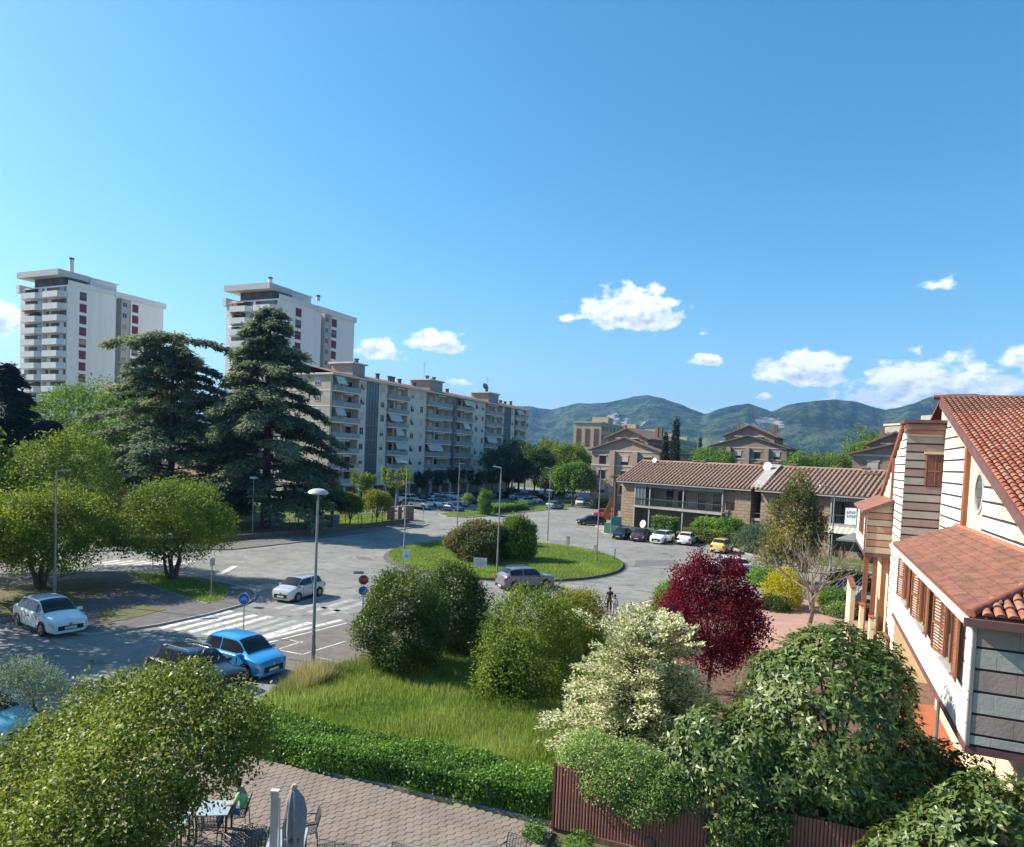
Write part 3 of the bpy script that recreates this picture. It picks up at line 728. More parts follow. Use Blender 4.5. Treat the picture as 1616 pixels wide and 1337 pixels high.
tree('elm_tree', 'broad bright green elm in front of the left tower base', cg(-73, 118), 6, dome(3, 19.4, 9.6, 31, 20, .36), L_elm, 3800, 6, .42, .26, 31, .4, group=GE, sig=.4, shell=.2)
tree('elm_tree', 'bright green elm touching the flat-topped cedar', cg(-62, 116), 6, dome(3, 19.6, 8.6, 32, 18, .36), L_elm, 3400, 6, .42, .26, 32, .4, group=GE, sig=.4)
tree('elm_tree', 'shaded elm rising over the brick-roofed pavilion', cg(-62, 104), 5, dome(2.5, 13.5, 6.5, 33, 14, .38), L_elm, 2400, 6, .42, .26, 33, .4, group=GE, sig=.4)

# --- park behind the railing: ball-headed trees, shaded ones
GB = 'ball-headed trees in the park'
def ball(px, py, wpx, hpx, lab, lm=L_ygreen, seed=40, trunk=.9, n=1500, nm='lollipop_tree', grp=GB, L=.22):
    p = gp(px, py, .15); dp = CM[2][0] * p[0] + CM[2][1] * p[1]; s = F / dp; r = wpx / s / 2; h = hpx / s
    return tree(nm, lab, p, trunk, dome(trunk * .8, h, r, seed, 12, .36), lm, n, 6, L, L * .55, seed, .12, group=grp, sig=.15, lump=.08)
ball(593, 826, 52, 56, 'roundest yellow-green ball tree at the end of the park wall', seed=41, n=1900)
ball(551, 829, 44, 54, 'yellow-green ball tree second from the end of the park wall', seed=42)
ball(522, 828, 46, 66, 'half shaded ball tree right of the round-headed street lamp', L_privet, 43)
ball(470, 824, 60, 50, 'dark shaded shrub tree under the pointed cedar', L_dark, 44, n=1100, grp=None)
ball(372, 828, 60, 42, 'dark shrub at the foot of the flat-topped cedar', L_dark, 45, n=1100, grp=None)

# --- pollarded planes along the block of flats
GP = 'pollarded plane trees along the block'
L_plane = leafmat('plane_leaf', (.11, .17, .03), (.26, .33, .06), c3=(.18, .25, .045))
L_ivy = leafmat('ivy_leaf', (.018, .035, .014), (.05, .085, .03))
def pollard(px, py, hpx, wpx, lab, lm, seed, ivy=False):
    p = gp(px, py); dp = CM[2][0] * p[0] + CM[2][1] * p[1]; s = F / dp; h = hpx / s; r = wpx / s / 2
    rng = random.Random(seed); t = thing('pollarded_plane', lab, 'tree', (p[0], p[1], 0), 0, GP)
    tb = MB(); h0 = h * .48; tb.tube([(0, 0, -.1), (.05, 0, h0)], [.2, .16], 6); bl = []
    for k in range(11 if not ivy else 9):
        az = 2 * PI * k / 9 + rng.uniform(-.3, .3); rr = r * rng.uniform(.3, 1); q = (rr * math.cos(az), rr * math.sin(az), h0 + (h - h0) * rng.uniform(.15, .4))
        tip = (q[0] * 1.05, q[1] * 1.05, h * rng.uniform(.82, 1))
        tb.tube([(0, 0, h0), q, tip], [.11, .08, .05], 4)
        zc = (q[2] + tip[2]) / 2; bl.append((q[0], q[1], zc, .34, .34, (tip[2] - q[2]) * .56))
        bl.append((q[0] * .5, q[1] * .5, (h0 + q[2]) / 2, .35, .35, .4))
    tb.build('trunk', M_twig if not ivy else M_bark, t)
    inst(crown_mesh('crown', bl, 620, 5, .30, .2, lm, seed, sig=.14, shell=.25, flat=None), 'crown', (0, 0, 0), t)
pollard(625, 801, 66, 52, 'sunlit pollarded plane with bright leaf tufts by the park gate', L_plane, 51)
pollard(573, 803, 62, 42, 'sunlit pollarded plane between cedar and ball tree', L_plane, 52)
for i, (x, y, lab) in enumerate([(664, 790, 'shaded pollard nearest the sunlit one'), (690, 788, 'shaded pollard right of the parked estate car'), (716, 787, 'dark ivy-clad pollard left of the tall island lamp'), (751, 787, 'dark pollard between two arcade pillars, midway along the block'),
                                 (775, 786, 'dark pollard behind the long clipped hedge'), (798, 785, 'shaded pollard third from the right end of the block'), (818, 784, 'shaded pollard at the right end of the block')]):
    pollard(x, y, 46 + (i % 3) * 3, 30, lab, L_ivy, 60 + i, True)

# --- trees at the end of the street
GT = 'trees at the end of the street'
for i, (x, y, r, h, lm, lab) in enumerate([(-1.0, 178, 6.5, 14.5, L_dark, 'dark tree tight against the right end of the block'), (5.5, 172, 5.2, 13.5, L_dark, 'dark evergreen right of the block end'),
        (9.0, 186, 6.2, 15.5, L_ygreen, 'yellow-green tree behind the evergreens at the street end'), (14.5, 178, 6.0, 14.6, L_privet2, 'olive-yellow tree left of the brick villa'),
        (13.2, 150, 4.6, 9.2, L_elm, 'bright green tree in front of the brick villa'), (9.5, 160, 4.0, 8.0, L_dark, 'dark bushy tree above the white car on the street')]):
    tree('street_tree', lab, cg(x, y), 3, dome(1.4, h, r, 70 + i, 14, .38), lm, 2300, 6, .45, .28, 70 + i, .3, group=GT, sig=.34)
for i, (x, y, r, h, lab) in enumerate([(40, 168, 6, 14.2, 'green tree crown left end behind the tiled roof'), (48.5, 172, 6.5, 14.6, 'green tree crown between cypress and brick villa'), (37, 176, 5, 13.0, 'green tree crown right of the cypress pair'),
        (76, 182, 7, 14.4, 'green tree crown right of the steep brick villa'), (83.5, 182, 6.5, 14.0, 'green tree crown over the right half of the tiled roof'), (92, 178, 7, 21.5, 'tall bright green tree near the terraced villa'), (96, 176, 6, 19.0, 'bright green tree tight beside the terraced villa'), (88, 200, 6, 15.5, 'green tree before the small far house')]):
    tree('garden_tree', lab, cg(x, y), 3, dome(1.5, h, r, 90 + i, 14, .4), L_elm if i != 4 else L_privet2, 2200, 6, .46, .29, 90 + i, .3, group='trees behind the tiled roof', sig=.36)
for i, (x, y, h, r, lab) in enumerate([(32.4, 139, 18.9, 1.35, 'tall slim cypress, the right one of the pair'), (30.6, 140, 15.8, 1.05, 'shorter slim cypress left in the pair'), (78.5, 292, 21, 1.6, 'far small cypress at the end of the long flats')]):
    tree('cypress_tree', lab, cg(x, y), 1, [(0, 0, h * k, r * (1.0 - .75 * k) * (1 if k > .1 else .8), r * (1.0 - .75 * k), h * .14) for k in (.12, .26, .4, .54, .68, .8, .9)], L_cyp, 1500, 5, .5, .16, 110 + i, .2, sig=.12, up=0, group='cypress trees' if i < 2 else None, lump=.06)

# --- roundabout and strip
def px_tree(name, lab, px, py, wpx, hpx, lm, seed, n, L, trunk=.4, z=.15, k=12, sub=.4, depth=None, **kw):
    p = gp(px, py, z); dp = CM[2][0] * p[0] + CM[2][1] * p[1]; s = F / dp; r = wpx / s / 2; h = hpx / s; ry = r if depth is None else depth
    if kw.get('cat') in ('bush', 'weed') and 'low' not in kw: bl = bushy(h, r, seed, k, sub, ry); kw.setdefault('flat', -.95)
    else: bl = dome(kw.pop('low', .15), h, r, seed, k, sub, ry=ry)
    return tree(name, lab, p, trunk, bl, lm, n, 6, L, L * kw.pop('ar', .5), seed, kw.pop('tr', .1), **kw)
L_pinkish = leafmat('photinia_leaf', (.05, .075, .02), (.20, .17, .07), c3=(.10, .12, .035))
px_tree('island_bush', 'broad round bush on the roundabout, left of the two, with pale blossom', 753, 884, 96, 66, L_pinkish, 121, 3400, .24, cat='bush', sig=.16, depth=2.9, lump=.1)
px_tree('island_bush', 'taller round bush on the roundabout, right of the two', 814, 883, 66, 72, L_privet, 122, 2800, .24, cat='bush', sig=.16, lump=.1)
px_tree('conifer_bush', 'small pointed green bush where the long hedge begins', 765, 812, 24, 42, L_elm, 123, 700, .24, cat='bush', sig=.14)
px_tree('sapling', 'thin young tree alone on the grass wedge', 737, 809, 15, 32, L_plane, 124, 200, .24, trunk=1.4, low=1.2, cat='tree', sig=.16, tr=.05)
px_tree('ball_bush', 'clipped ball tree at the bend of the far street', 882, 792, 18, 22, L_hedge, 125, 600, .26, trunk=.8, low=.6, cat='bush', sig=.12)
px_tree('street_bush', 'dark round bush among the cars of the shaded car park', 808, 786, 24, 18, L_conif, 126, 500, .28, cat='bush', sig=.12)
boxhedge('hedge', 'long clipped hedge between car park and far street', gps([(772, 813), (800, 809.5), (832, 805.5), (830, 800.5), (798, 803.5), (772, 806)]), .1, 1.35, L_hedge, 26, .28, .16, 127)
boxhedge('hedge', 'clipped square hedge by the red van and street bend', gps([(938, 803), (966, 806), (978, 800), (962, 794), (940, 793)]), .1, 1.9, L_hedge, 26, .26, .15, 128)
# --- gardens of the two-storey housing (grid coordinates)
boxhedge('hedge', 'tall clipped hedge behind the white off-roader', [(-20.0, 94.6), (-17.0, 93.6), (-16.4, 95.6), (-19.4, 96.6)], .1, 3.0, L_hedge, 40, .22, .13, 131)
boxhedge('hedge', 'long low clipped hedge behind the small white hatchback', [(-15.6, 92.9), (-8.0, 90.8), (-7.7, 92.0), (-15.2, 94.2)], .1, 1.9, L_privet2, 40, .20, .11, 132)
boxhedge('hedge', 'low ragged hedge behind the black parked cars', [(-25.4, 94.8), (-21, 93.2), (-20.6, 94.4), (-25, 95.9)], .1, 1.2, L_pitto, 30, .20, .11, 133, jag=.14)
def at(a, b): return (a, b)
tree('vine_bush', 'bright green climber spilling over the long low hedge', (-12.2, 95.0), .8, dome(.6, 3.2, 2.6, 134, 12, .42, ry=1.2), L_banana, 900, 6, .24, .16, 134, .08, cat='bush', sig=.16)
tree('vine_bush', 'bright green climbing shrub below the banana leaves', (-9.4, 93.2), .8, dome(.4, 3.6, 1.8, 135, 10, .42, ry=1.2), L_elm, 800, 6, .24, .14, 135, .08, cat='bush', sig=.16)
px_tree('grey_shrub', 'big grey-green rounded shrub right of the yellow car', 1192, 872, 64, 50, L_grey, 136, 1700, .17, cat='bush', sig=.12, z=.12, depth=1.8)
px_tree('garden_bush', 'dark little bush at the corner of the brick pier', 986, 832, 22, 18, L_dark, 137, 400, .2, cat='bush', sig=.1)
def fronds(name, label, loc, h, n, ln, wd, lm, seed, cat, stem, stemr, pinn=True, droop=.7):
    rng = random.Random(seed); t = thing(name, label, cat, (loc[0], loc[1], .1))
    if h > .3:
        mb = MB(); mb.tube([(0, 0, 0), (.05, 0, h * .5), (0, 0, h)], [stemr, stemr * .8, stemr], 8); mb.build('trunk', stem, t)
    for i in range(n):
        az = 2 * PI * i / n * 2.4 + rng.uniform(-.3, .3); el = rng.uniform(.1, 1.1); mb = MB(); l = ln * rng.uniform(.75, 1.1)
        d = np.array([math.cos(az), math.sin(az), 0]); sd = np.array([-d[1], d[0], 0])
        def pos(s): return np.array([0, 0, h]) + d * l * s * math.cos(el) + np.array([0, 0, 1]) * (l * s * math.sin(el) - droop * l * s ** 2.2)
        K = 7
        if pinn:
            for k in range(14):
                s = .15 + .85 * k / 14; p = pos(s); q = wd * math.sin(min(1, s * 1.1) * PI * .8 + .3)
                for sg in (-1, 1):
                    tip = p + sd * sg * q + d * q * .5 - np.array([0, 0, q * .4]); mb.quad(p, p + d * l * .05, tip)
        else:
            for k in range(K):
                s0, s1 = k / K, (k + 1) / K; w0, w1 = wd * math.sin(PI * (.12 + .86 * s0)), wd * math.sin(PI * (.12 + .86 * s1)) * (k < K - 1)
                p, q = pos(s0), pos(s1); upv = np.array([0, 0, .18])
                mb.quad(p, q, q + sd * w1 + upv * w1, p + sd * w0 + upv * w0); mb.quad(p, p - sd * w0 + upv * w0, q - sd * w1 + upv * w1, q)
        me = mb.mesh('frond', lm)
        a_ = me.attributes.new('tint', 'FLOAT', 'FACE'); a_.data.foreach_set('value', np.full(len(me.polygons), rng.random(), np.float32))
        inst(me, 'frond', (0, 0, 0), t)
fronds('palm_tree', 'palm with yellowing crown at the left end of the tiled roof', cg(16.2, 108), 7.6, 22, 2.0, .45, L_palm, 141, 'tree', M_bark, .3)
fronds('banana_plant', 'banana plant with broad pale leaves before the dark stairwell', (-9.6, 94.6), 2.6, 11, 2.6, .34, L_banana, 142, 'plant', M_twig, .14, False, .45)

# --- garden of the striped house
p = gp(1262, 905, .1)
t_m = tree('magnolia_tree', 'tall bronze-green magnolia in front of the tiled roof', (-1.5, 66.8), 1.2, [(0, 0, 3.4, 2.7, 2.7, 2.6), (-.6, .2, 2.2, 2.4, 2.2, 1.8), (.8, 0, 5.0, 2.2, 2.0, 2.2), (-.2, 0, 6.4, 1.9, 1.8, 1.9), (.5, 0, 7.8, 1.35, 1.3, 1.5), (.3, 0, 9.0, .8, .8, 1.1)], L_magn, 2300, 6, .26, .12, 151, .18, sig=.2, lump=.2)
def bare(name, label, loc, h, seed, mt, r=.15):
    rng = random.Random(seed); t = thing(name, label, 'tree', (loc[0], loc[1], .12)); tr = MB(); tw = MB()
    def grow(p, d, l, r, lev, mb):
        q = p + d * l * .5 + np.array([rng.uniform(-1, 1) for _ in range(3)]) * l * .06; e = p + d * l
        mb.tube([p, q, e], [r, r * .8, r * .6], 5 if lev < 2 else 3, False)
        if lev == 4: return
        for k in range(3 if lev else 9):
            dd = d * (.9 if lev else .55) + np.array([rng.gauss(0, .42), rng.gauss(0, .42), rng.gauss(.22, .2)]); dd /= np.linalg.norm(dd)
            grow(p + d * l * rng.uniform(.45, 1) if k else e, dd, l * rng.uniform(.6, .85), max(r * .52, .015), lev + 1, tw)
    grow(np.array([0., 0, 0]), np.array([.03, 0, 1.]), h * .22, r, 0, tr)
    tr.build('trunk', M_bark, t); tw.build('twigs', mt, t)
bare('bare_tree', 'leafless twiggy tree in the pink paved yard', gp(1277, 988, .15), 11.0, 152, M_twig)
px_tree('golden_shrub', 'golden yellow shrub beside the leafless tree', 1236, 958, 62, 62, L_yellow, 153, 1500, .14, cat='bush', sig=.12)
px_tree('garden_shrub', 'low green shrub at the foot of the golden one', 1222, 962, 50, 24, L_dark, 154, 700, .14, cat='bush', sig=.1)
px_tree('garden_shrub', 'fresh green shrub right of the leafless tree', 1318, 960, 52, 34, L_hedge, 155, 900, .15, cat='bush', sig=.1)
px_tree('garden_shrub', 'small variegated shrub below the stair railing', 1322, 972, 56, 24, L_pitto, 156, 700, .14, cat='bush', sig=.08)
px_tree('garden_shrub', 'brownish shrub between leafless tree and stair railing', 1304, 955, 26, 22, L_rust, 157, 350, .13, cat='bush', sig=.08)
px_tree('red_shrub', 'low rust-red shrub by the cream pillars', 1354, 975, 36, 28, L_rust, 158, 700, .13, cat='bush', sig=.08)
px_tree('garden_shrub', 'dark hedge-like shrub under the leaning bay far behind', 1345, 925, 70, 26, L_dark, 159, 900, .2, cat='bush', sig=.12)
px_tree('garden_shrub', 'green shrub in front of the magnolia', 1205, 922, 56, 30, L_hedge, 160, 700, .17, cat='bush', sig=.1)
px_tree('garden_shrub', 'round leafy shrub behind the plum tree', 1052, 1010, 58, 104, L_hedge, 161, 1700, .13, cat='bush', sig=.12, lump=.1)

# --- bushes of the lawn
L_bushA = leafmat('evergreen_leaf', (.03, .062, .012), (.125, .185, .032), rough=.36, spec=.5, c3=(.06, .105, .019))
px_tree('evergreen_bush', 'big dense egg-shaped evergreen bush left of its twin on the lawn', 632, 1056, 124, 164, L_bushA, 171, 7200, .125, trunk=.6, z=.1, cat='bush', sig=.12, k=18, sub=.46, lump=.2, depth=2.0)
px_tree('evergreen_bush', 'dense dark evergreen bush right of its twin on the lawn', 712, 1022, 112, 138, L_bushA, 172, 5600, .13, trunk=.6, z=.1, cat='bush', sig=.12, k=16, sub=.46, lump=.2)
px_tree('small_bush', 'small dark shrub at the right foot of the twin bushes', 745, 1008, 62, 50, L_dark, 173, 1200, .13, z=.1, cat='bush', sig=.1)
px_tree('small_bush', 'loose grey-leaved shrub by the head of a passer-by', 738, 978, 40, 62, L_olive, 174, 700, .12, z=.1, cat='bush', sig=.12)
pb = gp(838, 1100, .1)
tree('privet_bush', 'large fresh green bush between the twins and the cream-flowered shrub', pb, 1.0, bushy(4.9, 2.35, 175, 18, .4, ry=2.1) + [(-1.9, .6, 1.1, 1.2, 1.1, 1.1), (-.9, -1.2, 1.1, 1.3, 1.0, 1.1)], L_privet, 5200, 6, .13, .07, 175, .1, cat='bush', sig=.12)
px_tree('yellow_bush', 'yellow-green bush with flower spikes behind the fresh green one', 905, 1035, 105, 112, L_ygreen, 176, 2900, .13, trunk=.8, z=.1, cat='bush', sig=.13)
px_tree('privet_shrub', 'leafy shrub low beside the big green bush', 800, 1088, 70, 60, L_privet, 177, 1500, .12, z=.1, cat='bush', sig=.1)

# plum tree with dark red leaves
pr = (-3.9, 32.2)
tr_bl = [(0, 0, 3.5, 1.75, 1.6, 2.0), (.2, 0, 2.0, 1.2, 1.0, .9), (-1.5, 0, 4.3, .8, .8, 1.1), (1.7, 0, 3.7, .8, .8, 1.1), (-.7, 0, 6.5, .4, .4, .7), (.9, .1, 6.4, .4, .4, .7), (-.9, .2, 4.6, 1.0, 1.0, 1.2), (.9, .1, 4.4, 1.1, 1.1, 1.3), (-1.2, 0, 5.6, .6, .6, .9), (-.3, 0, 5.9, .7, .7, 1.0), (.6, 0, 5.9, .75, .75, .95), (1.5, 0, 4.9, .6, .6, .8), (.2, -.6, 3.0, 1.3, 1.1, .9), (1.0, 0, 2.7, 1.0, 1.0, .8), (-.7, .1, 3.0, .9, .9, .8)]
tr_bl = [(b_[0], b_[1], b_[2] * .90, b_[3], b_[4], b_[5] * .92) for b_ in tr_bl]
tree('plum_tree', 'purple-leaved plum tree in the mulched garden', pr, 1.6, tr_bl, L_red, 5600, 6, .12, .075, 181, .11, bark=M_barkd, sig=.16, lump=.22, hang=-.35)

# spreading shrub in cream flower: arching layered sprays
def spray_shrub(name, label, loc, h, Rr, seed, nb=170):
    rng = np.random.default_rng(seed); t = thing(name, label, 'shrub', (loc[0], loc[1], .1)); tb = MB()
    P, A_, N_, T_, FP, FA, FN = [], [], [], [], [], [], []
    for i in range(nb):
        u = rng.uniform(0, 1); z0 = .3 + h * .62 * u; az = rng.uniform(0, 2 * PI); e = rng.uniform(.1, .8) if u < .75 else rng.uniform(.5, 1.35)
        ln = Rr * (1.0 - .45 * u) * rng.uniform(.65, 1.1); d = np.array([math.cos(az) * math.cos(e), math.sin(az) * math.cos(e), math.sin(e)])
        if e > .8: ln = (h - z0) * rng.uniform(.8, 1.02) / math.sin(e)
        sd = np.array([-math.sin(az), math.cos(az), 0])
        def pos(s): return np.array([0, 0, z0]) + d * (ln * s)[..., None] - np.array([0, 0, 1.]) * (.30 * ln * s ** 2)[..., None]
        tb.tube(pos(np.array([0, .4, .8])), [.035, .022, .008], 3, False)
        m = int(95 * (.4 + ln / Rr)); s = rng.uniform(.2, 1, m) ** .7; wd = .34 * np.sin(np.clip(s, .1, 1) * PI * .85 + .3)
        lat = rng.uniform(-1, 1, m) * wd; C = pos(s) + sd * lat[:, None] + rng.normal(size=(m, 3)) * .05 + np.c_[np.zeros(m), np.zeros(m), -np.abs(lat) * .25]
        a = d * .9 + sd * np.sign(lat)[:, None] * .55 + rng.normal(size=(m, 3)) * .35
        for q in range(1): P.append(C + rng.normal(size=(m, 3)) * .05); A_.append(a + rng.normal(size=(m, 3)) * .3); N_.append(np.array([0, 0, 1.]) + rng.normal(size=(m, 3)) * .5); T_.append(np.clip(rng.uniform(.1, .9) + rng.normal(size=m) * .2, 0, 1))
        k = rng.uniform(0, 1, m) < .97
        FP.append(C[k] + np.array([0, 0, .035])); FA.append(a[k]); FN.append(np.array([0, 0, 1.]) + rng.normal(size=(k.sum(), 3)) * .45)
    tb.build('stems', M_bark, t)
    P = np.concatenate(P); n = len(P); inst(leaves_mesh('leaves', P, np.concatenate(A_), np.concatenate(N_), .10 * rng.uniform(.7, 1.3, n), .045, L_spir, np.concatenate(T_)), 'leaves', (0, 0, 0), t)
    P = np.concatenate(FP); n = len(P); inst(leaves_mesh('blossom', P, np.concatenate(FA), np.concatenate(FN), .135 * rng.uniform(.6, 1.2, n), .07, L_flower, rng.uniform(0, 1, n)), 'blossom', (0, 0, 0), t)
spray_shrub('flowering_shrub', 'wide layered shrub covered in cream blossom behind the ribbed fence', (-5.0, 22.9), 6.0, 3.7, 191, 340)

# hedge along the plaza
boxhedge('plaza_hedge', 'long glossy green hedge between plaza and lawn', [(-16.9, 17.55), (-6.45, 18.35), (-6.5, 19.75), (-9.2, 20.0), (-12.2, 19.7), (-15.2, 19.4), (-18.2, 19.6)], .02, .92, L_hedge, 560, .10, .058, 192, jag=.07)
# creeping weeds at the hedge end
px_tree('weed_clump', 'clump of leafy weeds at the foot of the fence corner post', 842, 1322, 40, 24, L_hedge, 193, 160, .08, cat='weed', sig=.04, trunk=None, z=.06)
px_tree('weed_clump', 'leafy weeds growing along the foot of the ribbed fence', 915, 1340, 50, 26, L_hedge, 194, 160, .08, cat='weed', sig=.04, trunk=None, z=.06)

# shrub leaning over the fence
tree('overhanging_shrub', 'small-leaved shrub with tiny white flowers leaning over the ribbed fence', (-4.2, 18.75), 1.2, [(0, 0, 1.9, 1.0, .75, .75), (-1.2, .1, 2.05, .85, .7, .65), (1.1, -.1, 1.75, .9, .7, .75), (-.5, -.45, 1.5, .7, .5, .55), (.6, -.5, 1.3, .8, .5, .55), (-1.6, .0, 1.9, .45, .5, .45), (1.7, -.1, 1.7, .5, .5, .6)], L_pitto, 4600, 6, .075, .042, 195, .05, cat='shrub', sig=.08, lump=.12)

# loquats: whorls of long leaves at the shoot tips
def whorl_tree(name, label, loc, h0, blobs, lm, n, seed, L=.23, W=.07, near=0, per=9, cat='tree', r=.14):
    rng = np.random.default_rng(seed); t = thing(name, label, cat, (loc[0], loc[1], .1))
    trunk_mb(h0, r, [(b[0] * .7, b[1] * .7, b[2]) for b in blobs], random.Random(seed), 1).build('trunk', M_bark, t, 40)
    P, N = blob_points(blobs, n, rng, .16, .14, 2.5, -.7)
    k = len(P); N = unit(N + np.array([0, 0, .45])); tn = rng.uniform(0, 1, k)
    rnd = unit(rng.normal(size=(k, 3))); X = unit(np.cross(N, rnd)); Y = np.cross(N, X)
    pp, aa, nn, tt = [], [], [], []
    for q in range(per):
        th = 2 * PI * q / per + rng.uniform(-.3, .3, k); el = rng.uniform(-.15, .75, k)
        rad = X * np.cos(th)[:, None] + Y * np.sin(th)[:, None]
        pp.append(P + rng.normal(size=(k, 3)) * .03); aa.append(rad * np.cos(el)[:, None] + N * np.sin(el)[:, None] - np.array([0, 0, .18])); nn.append(N + rng.normal(size=(k, 3)) * .15 - rad * .3)
        tt.append(np.clip(tn * .7 + .3 * (el > .35) + rng.normal(size=k) * .12, 0, 1))
    pp, aa, nn, tt = map(np.concatenate, (pp, aa, nn, tt)); m = len(pp); Ls = L * rng.uniform(.65, 1.2, m)
    if near:      # the leaves that show largest, each one its own
        wp = pp + np.array([loc[0], loc[1], .1]); d = np.linalg.norm(wp - EYE, axis=1); vis = ((EYE - wp) * nn).sum(1) > 0
        c = np.array([np.mean([b[i] for b in blobs]) for i in range(3)]); out = ((pp - c) * (EYE - np.array([loc[0], loc[1], 0]) - c)).sum(1)
        sc = np.where(vis, out, -1e9); ix = np.argsort(-sc)[:near * 4]; ix = rng.permutation(ix)[:near]
        rest = np.ones(m, bool); rest[ix] = False
        one = []
        for v_ in range(5):
            one.append(leaves_mesh('leaf', np.zeros((1, 3)), np.array([[1., 0, 0]]), np.array([[0, 0, 1.]]), L, W, lm, [v_ / 4], .08))
        A1 = unit(aa[ix]); S1 = unit(np.cross(nn[ix], A1)); N1 = np.cross(A1, S1)
        for j, i_ in enumerate(ix):
            o = bpy.data.objects.new('leaf', one[int(np.clip(tt[i_] * 4.99, 0, 4))]); link(o, t)
            Mx_ = Matrix(((A1[j][0], S1[j][0], N1[j][0], pp[i_][0]), (A1[j][1], S1[j][1], N1[j][1], pp[i_][1]), (A1[j][2], S1[j][2], N1[j][2], pp[i_][2]), (0, 0, 0, 1)))
            o.matrix_local = Mx_ @ Matrix.Scale(Ls[i_] / L, 4)
        pp, aa, nn, tt, Ls = pp[rest], aa[rest], nn[rest], tt[rest], Ls[rest]
    o = inst(leaves_mesh('foliage', pp, aa, nn, Ls, Ls / L * W, lm, tt, .08), 'foliage', (0, 0, 0), t)
    o['kind'] = 'stuff'; return t
whorl_tree('loquat_tree', 'large loquat tree with long glossy leaves beside the shuttered bay', (.75, 19.9), 2.6,
    [(0, 0, 3.98, 2.1, 1.9, 2.2), (-0.9, 0.2, 4.48, 1.2, 1.2, 1.2), (0.9, -0.1, 4.58, 1.1, 1.1, 1.3), (0, 0, 5.38, 1.3, 1.2, 0.95), (-1.3, -0.2, 3.28, 1.2, 1, 1.2), (1.4, -0.2, 3.28, 1, 0.9, 1.2), (0.2, -0.7, 2.8, 1.6, 1, 1.2), (-0.6, 0.2, 5.48, 0.7, 0.7, 0.6), (0.7, 0.1, 5.28, 0.8, 0.7, 0.6), (0.3, -0.4, 1.6, 1.7, 0.9, 1), (-1, -0.3, 2.1, 1.2, 0.9, 1.1), (1.5, -0.2, 2.1, 1.1, 0.9, 1.1)], L_loquat, 3100, 201, near=170, L=.20)
whorl_tree('loquat_bush', 'lower loquat growth with withered orange leaves over the fence', (-1.7, 18.9), 1.0,
    [(0, 0, 2.3, 1.2, .8, 1.1), (.9, -.1, 1.7, 1.0, .7, .9), (-.5, .1, 3.1, .9, .7, .9), (.6, .2, 3.2, .9, .8, .8), (-1.0, 0, 2.3, .6, .6, .7), (.5, -.5, 1.1, .9, .4, .8), (1.5, 0, 2.6, .8, .7, .8)], L_loquat, 1000, 202, near=90, cat='bush', r=.07, L=.21)
whorl_tree('loquat_bush', 'dark loquat growth at the lower right under the bay', (4.0, 16.9), .9,
    [(0, 0, 2.9, 1.3, .8, 1.2), (.9, 0, 3.3, 1.0, .8, 1.0), (-1.0, .2, 2.3, 1.0, .7, 1.1), (1.8, 0, 3.0, 1, .8, 1.2), (.4, -.5, 1.6, 1.2, .6, 1.1), (-1.9, .4, 1.6, .8, .6, .9), (2.6, 0, 2.6, 1, .8, 1.3)], L_loquat, 1400, 203, near=30, cat='bush', r=.07, L=.2)
whorl_tree('loquat_bush', 'shaded loquat undergrowth between the fence and the shuttered bay', (2.7, 20.4), .9,
    [(0, 0, 1.9, 1.4, 1.2, 1.4), (.9, .3, 2.4, 1.0, .9, 1.1), (-.9, 0, 1.5, 1.0, .9, 1.1), (.3, 1.2, 1.6, 1.2, 1.0, 1.2), (1.6, 1.4, 1.4, 1, 1, 1.1)], L_loquat, 1100, 205, cat='bush', r=.07, L=.2)
tree('ivy_bush', 'dark small-leaved creeper hanging on the ribbed fence', (-.9, 18.0), None, [(0, 0, 1.1, .85, .3, .85), (.5, 0, .6, .7, .3, .6), (-.3, 0, .5, .8, .3, .5)], L_dark, 700, 6, .08, .05, 204, cat='bush', sig=.07)
L_withered = leafmat('withered_leaf', (.35, .12, .02), (.5, .22, .06))

# tree at the lower left, just below the window
def fg_tree():
    D = 12.6; s = F / D; base = np.array([-15.6, 9.6, .0]); bl = []
    for (x, y, r, dd) in [(262, 1125, 82, 0), (190, 1135, 78, .5), (335, 1135, 62, .3), (392, 1138, 42, .2), (120, 1180, 80, .3), (55, 1215, 72, .2), (-20, 1250, 80, .2), (215, 1215, 100, -.8), (310, 1190, 78, -.3), (378, 1180, 40, 0),
                          (130, 1275, 92, -.9), (40, 1310, 86, -.6), (220, 1285, 66, -1.0), (288, 1245, 40, -.6), (-60, 1330, 100, 0), (140, 1350, 110, -1.2), (240, 1080, 44, 1.0), (160, 1110, 50, 1.0), (300, 1075, 40, .8)]:
        q = EYE + CM.T @ np.array([(x - CX) / F, (y - CY) / F, 1]) * (D + dd) - base; k = r / s; bl.append((q[0], q[1], q[2], k, k * .95, k * .8))
    return tree('street_ligustrum', 'big loose leafy tree filling the lower left corner below the window', base, 1.3, bl, L_fg, 9800, 6, .09, .046, 211, .10, 3, sig=.10, lump=.26, shell=.26, freq=4, flat=-.8, hang=.1)
fg_tree()
po = gp(35, 1112, 1.0)
tree('oleander_bush', 'grey-green oleander at the kerb on the left edge', po, .7, [(0, 0, 1.6, 1.2, 1.0, .7), (.8, .1, 1.8, .8, .7, .5), (-.9, 0, 1.7, 1.0, .8, .7), (1.3, .2, 1.5, .6, .6, .4), (.2, 0, 2.2, .7, .6, .45)], L_olive, 1300, 6, .15, .028, 212, .05, cat='bush', sig=.1, lump=.2, stems=4, hang=-.3)

